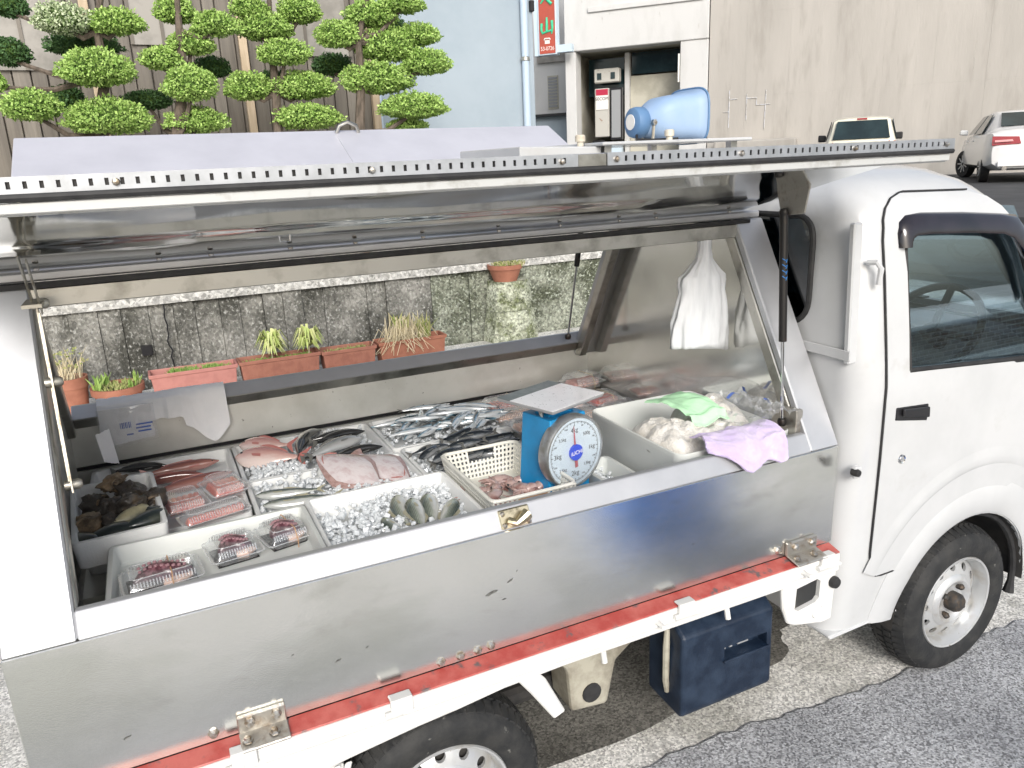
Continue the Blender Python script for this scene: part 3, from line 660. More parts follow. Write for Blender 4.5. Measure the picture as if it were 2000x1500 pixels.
def pot(name, label, cx, cy, z0, r0, r1, h, m, grp=None):
    t = thing(name, label, 'flower pot', (cx, cy, z0), 0, grp)
    q = MB(); q.lathe([(r0, 0), (r1 * .96, h * .74), (r1 * 1.03, h * .74), (r1 * 1.05, h), (r1 * .93, h), (r1 * .9, h * .84)], 28, (cx, cy, z0), cap=False)
    q.add([(cx + r0 * math.cos(a), cy + r0 * math.sin(a), z0) for a in [2 * math.pi * i / 28 for i in range(28)]], [tuple(range(27, -1, -1))])
    q.build('pot', m, t, smooth=True)
    q = MB(); q.lathe([(.001, h * .88), (r1 * .5, h * .87), (r1 * .92, h * .85)], 24, (cx, cy, z0), cap=False); q.build('soil', 'soil', t, smooth='all')
    return t
PY = 6.42
t = pot('flower_pot', 'tall orange clay pot with pale leggy yellow-tipped stems', -.66, PY, .10, .085, .115, .30, 'terracotta')
q = MB(); tuft(q, (-.66, PY, .36), 60, .26, .09, .003, .8); q.build('stems', 'straw', t, recalc=False)
q = MB()
for _ in range(46):
    a = rnd.uniform(0, 6.28); r = .14 * math.sqrt(rnd.random()); tuft(q, (-.66 + r * math.cos(a), PY + r * math.sin(a), .46 + rnd.uniform(0, .14)), 3, .02, .012, .006)
q.build('buds', 'weed', t, recalc=False)['kind'] = 'stuff'
t = pot('flower_pot', 'shallow clay bowl pot with green sprouts at its rim', -.355, PY - .05, .10, .11, .18, .20, 'terracotta')
q = MB(); tuft(q, (-.355, PY - .05, .27), 160, .06, .15, .006, 1.0); q.build('weeds', 'weed', t, recalc=False)
q = MB()
for a in (.3, 2.2, 2.7, 3.6, 5.6): tuft(q, (-.355 + .14 * math.cos(a), PY - .05 + .14 * math.sin(a), .28), 14, .12, .03, .008, .6)
q.build('sprouts', 'sprout', t, recalc=False)['kind'] = 'stuff'
t = planter('dusty pink rectangular planter with a strip of green seedlings', -.13, .52, PY, .10, .345, 'planter_pink', ribs=False)
q = MB()
for i in range(60): tuft(q, (rnd.uniform(.0, .46), PY + rnd.uniform(-.05, .06), .30), 10, .055, .03, .004, 1)
q.build('seedlings', 'sprout', t, recalc=False)
t = planter('brown rectangular planter with two tufts of yellow-striped leaves', .53, 1.18, PY, .10, .35, 'planter_brown')
q = MB()
for i in range(70): tuft(q, (rnd.uniform(.60, 1.12), PY + rnd.uniform(-.05, .05), .30), 9, .045, .03, .004, 1)
q.build('seedlings', 'sprout', t, recalc=False)
for cx in (.80, 1.10):
    q = MB(); q.tube([(cx, PY, .30), (cx + .01, PY, .40)], .006, 6); stem = q.build('stem', 'straw', t)
    q = MB()
    for _ in range(130):
        a = rnd.uniform(0, 6.28); l = rnd.uniform(.09, .16); up = rnd.uniform(.0, .10); s = Vector((-math.sin(a), math.cos(a), 0)) * .010
        p0 = Vector((cx + .01, PY, .385 + up * .5)); p1 = p0 + Vector((math.cos(a) * l * .6, math.sin(a) * l * .6, .03 + up)); p2 = p0 + Vector((math.cos(a) * l, math.sin(a) * l, -.02 + up * .4))
        q.add([p0 - s * .4, p0 + s * .4, p1 + s, p1 - s, p2], [(0, 1, 2, 3), (3, 2, 4)])
    q.build('leaf_tuft', 'variegated', t, recalc=False)
t = planter('short brown planter with pale weedy seedlings beside the dry one', 1.19, 1.66, PY, .10, .34, 'planter_brown')
q = MB()
for i in range(46): tuft(q, (rnd.uniform(1.25, 1.60), PY + rnd.uniform(-.05, .05), .29), 9, .05, .03, .004, 1)
q.build('seedlings', 'weed', t, recalc=False)
t = planter('orange-brown planter spilling a heap of dry straw stems', 1.68, 2.30, PY, .10, .35, 'terracotta', ribs=False)
q = MB()
for _ in range(190):
    a = rnd.uniform(0, 6.28); l = rnd.uniform(.05, .26); c0 = Vector((rnd.gauss(1.93, .08), PY + rnd.uniform(-.06, .04), .31)); hh = rnd.uniform(.03, .26) * (1 - l * 1.5)
    e = c0 + Vector((math.cos(a) * l, math.sin(a) * l * .7 - .04, hh * .4 - (l > .2) * .08)); q.tube([c0, (c0 + e) / 2 + Vector((0, 0, hh)), e], [.004, .003, .002], 4)
q.build('dry_stems', 'straw', t)
q = MB(); tuft(q, (2.12, PY, .33), 40, .24, .07, .006, .8); tuft(q, (1.9, PY, .45), 26, .14, .1, .008, .9); q.build('leaves', 'weed', t, recalc=False)
t = pot('flower_pot', 'clay pot with a dry bushy plant on the mossy buttress', 3.12, 6.80, .69, .115, .165, .16, 'terracotta')
q = MB(); tuft(q, (3.16, 6.80, .83), 260, .075, .16, .004, 1.4, .5); q.build('dry_plant', 'weed', t, recalc=False)
q = MB(); tuft(q, (3.16, 6.80, .83), 120, .07, .16, .003, 1.4, .5); q.build('dry_leaves', 'straw', t, recalc=False)
# ================================================================== the fish truck
T = thing('fish_truck', 'white light truck with an open stainless steel fish counter on its bed', 'truck', (1.0, 2.17, 0))
YC = 2.17
BX0, BX1 = -.358, 1.745
OX0, OX1 = -.232, 1.638
FX0, FX1 = -.302, 1.588
NP = 1.51
def ny(z): return NP + .56 * (z - .962)      # sloping near face of the steel box
def fy(z): return 2 * YC - ny(z)             # mirrored far face
SCUFFS = [(.671, .829, .010, .5), (.619, .810, .020, .25), (.652, .783, .007, .1), (.689, .849, .004, 1.2), (.243, .753, .009, .3), (.31, .765, .005, .6), (-.185, .724, .010, .3), (1.22, .78, .004, .2), (.15, .80, .004, .4)]
# ---- near side panel, lip and posts
q = MB(); q.box(BX0, BX1, NP, NP + .012, .650, .960); q.build('side_panel', 'steel_panel', T, bevel=.002)
def slab(x0, x1, z0, z1, fn, th, side):
    a0, a1 = fn(z0), fn(z1); q = MB()
    q.hexa([(x0, a0, z0), (x1, a0, z0), (x1, a0 + th * side, z0), (x0, a0 + th * side, z0), (x0, a1, z1), (x1, a1, z1), (x1, a1 + th * side, z1), (x0, a1 + th * side, z1)]); return q
slab(OX0, OX1, .961, 1.010, ny, .02, 1).build('rim', 'steel_bright', T, bevel=.004, segs=2)
slab(BX0, OX0, .961, 1.600, ny, .03, 1).build('corner_post', 'steel_bright', T, bevel=.004)
slab(OX1, BX1, .961, 1.600, ny, .03, 1).build('corner_post', 'steel_bright', T, bevel=.004)
slab(BX0, FX0, .961, 1.600, fy, .03, -1).build('corner_post', 'steel_bright', T, bevel=.004)
slab(FX1, BX1, .961, 1.600, fy, .03, -1).build('corner_post', 'steel_bright', T, bevel=.004)
# folded inner jambs of the posts
for fn, s in ((ny, 1), (fy, -1)):
    for xa, xb in (((OX0 if s > 0 else FX0) - .028, (OX0 if s > 0 else FX0) + .004), ((OX1 if s > 0 else FX1) - .004, (OX1 if s > 0 else FX1) + .028)):
        q = slab(xa, xb, 1.0, 1.585, lambda z: fn(z) + s * .03, .045, s); q.build('jamb', 'steel_dirty', T, bevel=.003)
q = MB(); q.box(BX0, BX1, 2.818, 2.83, .650, .960); q.build('side_panel', 'steel_panel', T, bevel=.002)
# far rim: lower flange looks down into the box, upper flange leans back to the sky
q = MB(); q.hexa([(FX0, 2.770, 1.020), (OX1, 2.770, 1.020), (OX1, 2.800, 1.020), (FX0, 2.800, 1.020), (FX0, 2.752, 1.054), (OX1, 2.752, 1.054), (OX1, 2.800, 1.054), (FX0, 2.800, 1.054)]); q.build('rim', 'steel_dirty', T, bevel=.002)
q = MB(); q.hexa([(FX0, 2.752, 1.055), (OX1, 2.752, 1.055), (OX1, 2.810, 1.055), (FX0, 2.810, 1.055), (FX0, 2.795, 1.090), (OX1, 2.795, 1.090), (OX1, 2.810, 1.090), (FX0, 2.810, 1.090)]); q.build('rim', 'steel_bright', T, bevel=.002)
# inner walls and floors
q = MB(); q.box(FX0 - .02, OX1 + .02, 2.782, 2.797, .885, 1.052); q.build('back_liner', 'steel_inner', T)
q = MB(); q.box(FX0 - .02, OX1 + .02, 2.778, 2.782, .872, .884); q.build('liner_seam', 'dark_trim', T)
q = MB(); q.box(FX0 - .02, OX1 + .02, 2.770, 2.797, .70, .871); q.build('back_liner', 'steel_inner', T)
q = MB(); q.box(FX0 - .02, OX1 + .02, NP + .013, 2.80, .66, .70); q.build('floor', 'steel_dirty', T)
q = MB(); q.box(.06, OX1 + .01, NP + .03, 2.768, .70, .790); q.box(-.28, .06, 2.02, 2.768, .70, .790); q.build('shelf', 'steel_inner', T)
q = MB(); q.prism([(NP + .02, .70), (2.80, .70), (2.80, 1.0), (fy(1.58) - .03, 1.58), (ny(1.58) + .03, 1.58), (NP + .05, 1.0)], 'x', OX1 + .012, OX1 + .03); q.build('front_liner', 'steel_front', T)
q = MB(); q.prism([(NP + .02, .70), (2.80, .70), (2.80, 1.0), (fy(1.58) - .03, 1.58), (ny(1.58) + .03, 1.58), (NP + .05, 1.0)], 'x', FX0 - .028, FX0 - .018); q.build('rear_liner', 'steel_inner', T)
q = MB(); q.box(OX1 - .03, OX1 + .012, 2.0, 2.045, .79, .985); q.build('drain_post', 'steel_dirty', T)
# header beams and ridge roof
q = MB(); q.box(BX0, BX1, 1.862, 1.905, 1.548, 1.588); q.build('header_beam', 'steel_dirty', T, bevel=.002)
q = MB(); q.box(BX0, BX1, 2.435, 2.478, 1.548, 1.588); q.build('header_beam', 'steel_dirty', T, bevel=.002)
q = MB(); q.box(BX0, BX1, 1.88, 2.46, 1.601, 1.622); q.build('ridge_roof', 'steel_bright', T, bevel=.004)
q = MB(); q.box(OX0 - .05, OX1 + .05, 1.858, 1.880, 1.589, 1.600); q.build('rubber_seal', 'black_rubber', T)
# hinge steel plates, bolts
def hinge(x0, x1):
    h = MB(); h.hexa([(x0, 1.498, .652), (x1, 1.498, .652), (x1, 1.509, .652), (x0, 1.509, .652), (x0, 1.498, .695), (x1, 1.498, .695), (x1, 1.509, .695), (x0, 1.509, .695)])
    h.hexa([(x0, 1.452, .640), (x1, 1.452, .640), (x1, 1.509, .653), (x0, 1.509, .653), (x0, 1.452, .646), (x1, 1.452, .646), (x1, 1.509, .659), (x0, 1.509, .659)])
    o = h.build('hinge_plate', 'hinge_steel', T, bevel=.002)
    for fx in (.25, .8):
        for (y, z, ax) in ((1.494, .680, 'y'), (1.474, .650, 'z')):
            b = MB(); xx = lerp(x0, x1, fx if ax == 'y' else fx - .1)
            if ax == 'y': b.lathe([(.0001, -.010), (.007, -.010), (.008, -.006), (.0115, -.002), (.0115, .004)], 6, (xx, y, z), 'y')
            else: b.lathe([(.0115, 0), (.0115, .003), (.008, .005), (.007, .011), (.0001, .011)], 6, (xx, y, z + .002), 'z')
            b.build('bolt', 'bolt_steel', o, smooth=False)
hinge(.018, .118); hinge(1.555, 1.672)
for (sx, sz, ln, an) in SCUFFS:
    q = MB(); n = 12; pts = []
    for i in range(n):
        a = 2 * math.pi * i / n; u_, v_ = ln * math.cos(a) * rnd.uniform(.6, 1.1), ln * .22 * math.sin(a) * rnd.uniform(.5, 1.3); pts.append((sx + u_ * math.cos(an) - v_ * math.sin(an), NP - .0008, sz + u_ * math.sin(an) + v_ * math.cos(an)))
    q.add(pts, [tuple(range(n))]); q.thicken((0, .0006, 0)); q.build('scuff', 'scuff', T)
for xx in (-.03, .48, .53, .575, .61, 1.53):
    b = MB(); b.lathe([(.0001, -.010), (.007, -.010), (.008, -.006), (.012, -.002), (.012, .002)], 6, (xx, NP, .672 + .006 * math.sin(xx * 9)), 'y'); b.build('bolt', 'bolt_steel', T)
# rim latch
lt = MB(); lt.hexa([(.655, ny(.968) - .006, .966), (.735, ny(.968) - .006, .966), (.735, ny(.968), .966), (.655, ny(.968), .966), (.655, ny(1.008) - .006, 1.006), (.735, ny(1.008) - .006, 1.006), (.735, ny(1.008), 1.006), (.655, ny(1.008), 1.006)])
lo = lt.build('latch', 'brass', T, bevel=.002)
b = MB(); b.tube([(.675, ny(.985) - .010, .984), (.69, ny(.985) - .024, .981), (.705, ny(.985) - .022, .988), (.722, ny(.985) - .018, .996)], [.010, .009, .012, .015], 10); b.build('latch_lever', 'brass', lo, smooth=True)
for (xx, zz) in ((.664, .974), (.664, .998), (.727, .972)):
    b = MB(); b.lathe([(.0001, -.009), (.006, -.008), (.007, -.004)], 8, (xx, ny(zz), zz), 'y'); b.build('rivet', 'bolt_steel', lo)

# ---- near lid, raised
HY, HZ = 1.905, 1.628; EY, EZ = 1.232, 1.797
def lid_pt(x, t, off=0.0):       # t 0 at hinge, 1 at edge; off along the lid's upper normal
    e = Vector((0, EY - HY, EZ - HZ)).normalized(); nn = Vector((0, -e.z, e.y)); nn = nn if nn.z > 0 else -nn
    p = Vector((x, lerp(HY, EY, t), lerp(HZ, EZ, t))) + nn * off; return tuple(p)
LX0, LX1 = -.385, 1.700
lid = MB()
lid.hexa([lid_pt(LX0, 0, 0), lid_pt(LX1, 0, 0), lid_pt(LX1, 1, 0), lid_pt(LX0, 1, 0), lid_pt(LX0, 0, .012), lid_pt(LX1, 0, .012), lid_pt(LX1, 1, .012), lid_pt(LX0, 1, .012)])
lid_o = lid.build('lid', 'steel_bright', T, bevel=.002); 
q = MB(); q.grid(lambda u, v: lid_pt(lerp(LX0 + .02, LX1 - .02, u), lerp(.02, .985, v), -.004 - .0022 * (1 + fbm(u * 5, v * 2 + 3)) - .012 * math.exp(-((v - .38) / .03) ** 2) * (u < .75)), 60, 24)
q.build('inner_sheet', 'steel_mirror', lid_o, smooth='all')
q = MB(); q.box(LX0, LX1, EY - .004, EY + .004, 1.760, 1.775); q.box(LX0, LX1, EY + .004, EY + .05, 1.757, 1.762); q.build('edge_frame', 'edge_grey', lid_o, bevel=.0015)
q = MB(); q.tube([(LX0, EY - .006, 1.781), (LX1 + .005, EY - .006, 1.781)], .0055, 8); q.build('rubber_seal', 'black_rubber', lid_o, smooth=True)
q = MB(); q.box(LX0, LX1, EY, EY + .006, 1.776, 1.806); q.build('edge_backing', 'dark_trim', lid_o)
q = MB(); q.box(.716, .774, EY - .004, EY - .0005, 1.786, 1.807); q.build('joint_plate', 'steel_dirty', lid_o)
def slotted(x0, x1, z0, z1, y):
    sl = MB(); pitch = .0195; nslot = int((x1 - x0 - .02) / pitch); za, zb = lerp(z0, z1, .34), lerp(z0, z1, .74)
    sl.box(x0, x1, y - .003, y, z0, za); sl.box(x0, x1, y - .003, y, zb, z1); xs = x0
    for i in range(nslot):
        c = x0 + .02 + pitch * i
        sl.box(xs, c - .0026, y - .003, y, za, zb); xs = c + .0026
    sl.box(xs, x1, y - .003, y, za, zb)
    sl.box(x0, x1, y + .0005, y + .022, z1 - .003, z1)
    o = sl.build('slotted_strip', 'strip_zinc', lid_o)
    for t in (.02, .33, .66, .97):
        b = MB(); b.lathe([(.0001, -.007), (.004, -.006), (.0055, -.003), (.0055, 0)], 8, (lerp(x0, x1, t), y - .003, (z0 + z1) / 2), 'y'); b.build('screw', 'bolt_steel', o, smooth=True)
slotted(LX0, .715, 1.7845, 1.8085, EY - .002); slotted(.775, LX1 + .008, 1.7845, 1.8085, EY - .004)
for i in range(11):
    q = MB(); xx = lerp(-.2, 1.55, i / 10) + rnd.uniform(-.05, .05); q.lathe([(.0001, 0), (.005, .001), (.006, .005)], 8, (lid_pt(xx, .08)[0], lid_pt(xx, .08, -.016)[1], lid_pt(xx, .08, -.016)[2]))
    q.build('rivet', 'bolt_steel', lid_o)
q = MB(); c = lid_pt(.27, .30, -.018); q.tube([(c[0] - .012, c[1], c[2] + .02), (c[0] - .010, c[1], c[2] - .004), (c[0] + .010, c[1], c[2] - .004), (c[0] + .012, c[1], c[2] + .02)], .0015, 6); q.build('wire_hook', 'chrome', lid_o)
# ---- far lid, raised higher, its bright top towards us
FHY, FHZ, FEY, FEZ = 2.437, 1.630, 3.09, 1.945
def far_pt(x, t, off=0.0):
    e = Vector((0, FEY - FHY, FEZ - FHZ)).normalized(); nn = Vector((0, -e.z, e.y)); p = Vector((x, lerp(FHY, FEY, t), lerp(FHZ, FEZ, t))) + nn * off; return tuple(p)
q = MB(); fx0, fx1 = -.335, 1.655
q.hexa([far_pt(fx0, 0, -.02), far_pt(fx1, 0, -.02), far_pt(fx1, 1, -.02), far_pt(fx0, 1, -.02), far_pt(fx0, 0), far_pt(fx1, 0), far_pt(fx1, 1), far_pt(fx0, 1)])
fl = q.build('lid', 'steel_roof', T, bevel=.006, segs=2)
q = MB(); q.hexa([far_pt(.72, .06, .0005), far_pt(1.40, .06, .0005), far_pt(1.40, .985, .0005), far_pt(.72, .985, .0005), far_pt(.72, .06, .0025), far_pt(1.40, .06, .0025), far_pt(1.40, .985, .0025), far_pt(.72, .985, .0025)]); q.build('cover_plate', 'steel_roof', fl)
q = MB(); q.tube([far_pt(.725, .955, .003), far_pt(.735, .955, .030), far_pt(.765, .955, .045), far_pt(.80, .955, .030), far_pt(.81, .955, .003)], .007, 8); q.build('handle', 'steel_dirty', fl, smooth=True)
# ---- roof platform with plugs
pf = MB(); pf.box(1.20, 1.74, 1.92, 2.44, 1.832, 1.842); pf_o = pf.build('roof_platform', 'white_paint', T, bevel=.003)
q = MB(); q.hexa([(.96, 1.96, 1.806), (1.22, 1.96, 1.800), (1.22, 2.40, 1.800), (.96, 2.40, 1.806), (.96, 1.96, 1.838), (1.22, 1.96, 1.831), (1.22, 2.40, 1.831), (.96, 2.40, 1.838)]); q.build('fairing', 'white_paint', pf_o, bevel=.003)
for xx, yy in ((1.24, 1.97), (1.70, 1.97), (1.24, 2.39), (1.70, 2.39), (.99, 2.0), (.99, 2.36)):
    q = MB(); q.box(xx - .012, xx + .012, yy - .012, yy + .012, 1.622, 1.832 if xx > 1.1 else 1.806); q.build('leg', 'steel_dirty', pf_o)
for xx, yy, z in ((1.185, 2.02, 1.834), (1.50, 2.02, 1.842)):
    q = MB(); q.lathe([(.010, 0), (.010, .012), (.015, .013), (.015, .028), (.012, .032), (.0001, .032)], 12, (xx, yy, z)); q.build('plug', 'aged_plastic', pf_o, smooth=True)

# ---- gas struts and folding stays
def strut(a, b, split, r=.011, mark=False):
    a, b = Vector(a), Vector(b); m = a.lerp(b, split)
    q = MB(); q.tube([a, m], r, 14); o = q.build('gas_strut', 'strut_black', T, smooth=True)
    q = MB(); q.tube([m, b], r * .42, 10); q.build('rod', 'chrome', o, smooth=True)
    for p in (a, b):
        q = MB(); q.lathe([(.0001, -.014), (.011, -.010), (.014, 0), (.011, .010), (.0001, .014)], 10, p); q.build('ball_joint', 'strut_black', o, smooth=True)
    if mark:
        for i in range(4):
            c = a.lerp(m, .36 + i * .045); q = MB(); q.tube([c + Vector((-.0105, -.006, .006)), c + Vector((-.004, -.012, 0)), c + Vector((.003, -.011, .004)), c + Vector((-.002, -.012, -.006))], .0012, 5); q.build('paint_mark', 'blue_ink', o)
    return o
strut((1.612, 1.643, 1.632), (1.612, 1.606, 1.030), .60, .0115, True)
q = MB(); q.prism([(1.575, 1.632), (1.66, 1.622), (1.68, 1.684), (1.56, 1.712)], 'x', 1.618, 1.624); q.build('strut_bracket', 'hinge_steel', T, bevel=.002)
q = MB(); q.box(1.622, 1.648, 1.56, 1.66, .985, 1.075); q.build('strut_bracket', 'hinge_steel', T, bevel=.003)
strut((1.548, 2.62, 1.62), (1.51, 2.70, 1.10), .44, .011)
st = MB()
def flat(mb, pts, w, th=.003):
    for a, b in zip(pts, pts[1:]):
        a, b = Vector(a), Vector(b); d = (b - a).normalized(); n = d.cross(Vector((1, 0, 0))).normalized() * w; X = Vector((th, 0, 0))
        mb.hexa([a - n, a + n, a + n + X, a - n + X, b - n, b + n, b + n + X, b - n + X])
for k, (pts, w) in enumerate([([(-.222, 1.72, 1.672), (-.222, 1.80, 1.56)], .008), ([(-.217, 1.80, 1.57), (-.217, 1.765, 1.40), (-.217, 1.72, 1.20)], .007), ([(-.212, 1.775, 1.55), (-.212, 1.74, 1.38), (-.212, 1.70, 1.19)], .005), ([(-.207, 1.70, 1.66), (-.207, 1.775, 1.55)], .006)]):
    q = MB(); flat(q, pts, w); q.build('stay_bar', 'linkage_steel', T)
for c in ((-.205, 1.80, 1.565), (-.205, 1.72, 1.20), (-.205, 1.76, 1.41)):
    q = MB(); q.lathe([(.011, -.02), (.011, .006), (.007, .012), (.0001, .012)], 12, c, 'x'); q.build('pivot_pin', 'linkage_steel', T, smooth=True)
q = MB(); q.hexa([(-.235, 1.74, 1.565), (-.200, 1.74, 1.565), (-.200, 1.83, 1.565), (-.235, 1.83, 1.565), (-.235, 1.74, 1.572), (-.200, 1.74, 1.572), (-.200, 1.83, 1.572), (-.235, 1.83, 1.572)]); q.build('stay_plate', 'linkage_steel', T)

# ---- bed rail, red ledge, clips
bot = [(1.735, .575), (.78, .575), (.62, .570), (.50, .556), (.40, .548), (.25, .530), (.12, .512), (.02, .508), (-.30, .51), (-.362, .51)]
q = MB(); q.prism([(-.362, .632), (1.735, .632)] + bot, 'y', 1.464, 1.485); rail = q.build('bed_rail', 'rail_paint', T, bevel=.004, segs=2)
q = MB(); q.tube([(-.362, 1.463, .600), (1.735, 1.463, .600)], .006, 8); q.build('rail_bead', 'rail_paint', rail, smooth=True)
q = MB(); q.hexa([(-.362, 1.466, .6325), (1.736, 1.466, .6325), (1.736, 1.512, .640), (-.362, 1.512, .640), (-.362, 1.466, .637), (1.736, 1.466, .637), (1.736, 1.512, .649), (-.362, 1.512, .649)]); q.build('red_ledge', 'red_paint', T, bevel=.002)
for xx in (.363, 1.161, 1.676, .02):
    q = MB(); q.box(xx - .026, xx + .026, 1.452, 1.463, .605, .645); q.box(xx - .026, xx + .026, 1.452, 1.48, .6415, .647); c = q.build('rail_clip', 'rail_paint', T, bevel=.005, segs=2)
    q = MB(); q.lathe([(.008, -.006), (.008, .03)], 10, (xx - .034, 1.455, .612), 'x'); q.build('clip_pin', 'rail_paint', c, smooth=True)
for xx, zz in ((1.069, .612), (1.585, .613)):
    q = MB(); q.lathe([(.0001, -.026), (.006, -.026), (.0065, -.024), (.0065, -.004), (.009, .006)], 12, (xx, 1.458, zz), 'y'); q.build('rope_hook', 'rail_paint', T, smooth=True)
for xx in (.905, 1.31):
    q = MB(); q.tube([(xx, 1.47, .575), (xx, 1.462, .545)], .008, 10); q.build('drain_tube', 'rail_paint', T, smooth=True)
# ---- underside
q = MB(); q.box(-.35, 1.70, 1.60, 2.74, .50, .60); q.build('bed_underside', 'chassis_dark', T)
q = MB(); q.box(-.34, 2.3, 1.72, 1.80, .36, .50); q.box(-.34, 2.3, 2.52, 2.60, .36, .50); q.build('frame_beam', 'beige_chassis', T, bevel=.01)
q = MB(); q.prism([(.82, .585), (1.12, .585), (1.10, .47), (1.03, .42), (1.0, .285), (.88, .30), (.87, .44), (.82, .50)], 'y', 1.60, 1.72); br = q.build('cross_bracket', 'beige_chassis', T, bevel=.012, segs=2)
q = MB(); q.lathe([(.030, -.010), (.030, 0), (.0001, 0)], 16, (.945, 1.605, .345), 'y'); q.build('rubber_bush', 'black_rubber', br, smooth=True)
q = MB(); q.lathe([(.022, -.012), (.022, 0), (.012, 0), (.012, -.012)], 16, (.985, 1.60, .535), 'y'); q.build('drain_ring', 'beige_chassis', br, smooth=True)
q = MB(); q.tube([(.15, 1.75, .30), (1.0, 1.75, .30)], .03, 10); q.box(-.1, .8, 1.9, 2.5, .28, .45); q.build('rear_axle', 'chassis_dark', T)
q = MB(); q.prism([(.655, .580), (.715, .580), (.735, .555), (.788, .440), (.755, .428), (.69, .53)], 'y', 1.463, 1.478); q.build('mud_stay', 'rail_paint', T, bevel=.004)
q = MB(); q.prism([(-.10, .52), (.16, .52), (.23, .49), (.17, .30), (.10, .28), (-.10, .30)], 'y', 1.492, 1.52); mp_ = q.build('fender_panel', 'rail_paint', T, bevel=.006)
for i in range(4):
    q = MB(); x0 = .09 + i * .026; q.hexa([(x0 - .01, 1.484, .28), (x0 + .006, 1.484, .28), (x0 + .006, 1.492, .28), (x0 - .01, 1.492, .28), (x0 + .06, 1.484, .50), (x0 + .076, 1.484, .50), (x0 + .076, 1.492, .50), (x0 + .06, 1.492, .50)]); q.build('rib', 'rail_paint', mp_, bevel=.003)
q = MB(); q.lathe([(.0001, -.014), (.05, -.012), (.058, -.004), (.058, .02)], 24, (.045, 1.486, .515), 'y'); cap_ = q.build('fuel_cap', 'dark_trim', T, smooth=True)
q = MB(); q.hexa([(.005, 1.462, .495), (.085, 1.462, .515), (.085, 1.474, .515), (.005, 1.474, .495), (.0, 1.462, .515), (.08, 1.462, .535), (.08, 1.474, .535), (.0, 1.474, .515)]); q.build('grip', 'dark_trim', cap_, bevel=.006, segs=2)
# guard panel with its window hole
q = MB()
gp = [(1.515, .585), (1.735, .585), (1.728, .408), (1.69, .404), (1.575, .430), (1.548, .445), (1.525, .50)]
q.prism(gp, 'y', 1.472, 1.486); gd = q.build('guard_panel', 'rail_paint', T, bevel=.004)
q = MB(); q.prism([(1.575, .555), (1.655, .565), (1.67, .555), (1.668, .50), (1.655, .488), (1.585, .478), (1.572, .488)], 'y', 1.44, 1.52); cut = q.build('cutter', 'rail_paint'); boolean(gd, [cut])
q = MB(); q.lathe([(.0001, -.014), (.016, -.012), (.019, -.004), (.019, .006)], 14, (1.722, 1.468, .538), 'y'); q.build('rubber_stop', 'black_rubber', gd, smooth=True)
q = MB(); q.lathe([(.0001, -.004), (.010, -.004), (.018, 0), (.021, -.003), (.024, .002)], 16, (1.665, 1.470, .452), 'y'); q.build('bolt_boss', 'rail_paint', gd, smooth=True)
# navy battery box
q = MB(); q.prism([(1.495, .50), (1.545, .535), (1.66, .540), (1.66, .24), (1.505, .232), (1.492, .25)], 'x', 1.180, 1.515); bx = q.build('battery_box', 'navy_plastic', T, bevel=.014, segs=3)
q = MB(); q.box(1.33, 1.49, 1.44, 1.53, .385, .425); cut = q.build('cutter', 'dark_trim'); boolean(bx, [cut])
q = MB(); q.box(1.325, 1.495, 1.484, 1.494, .376, .385); q.build('slot_lip', 'navy_plastic', bx, bevel=.002)
for (a, b) in ((1.345, 1.355), (1.37, 1.38), (1.40, 1.44)):
    q = MB(); q.box(a, b, 1.518, 1.527, .398, .41); q.build('slot_mark', 'grey_trim', bx)
q = MB(); q.tube([(1.175, 1.56, .50), (1.165, 1.55, .45), (1.172, 1.56, .33), (1.178, 1.56, .29)], [.008, .010, .010, .008], 8); q.build('strap', 'beige_chassis', bx, smooth=True)

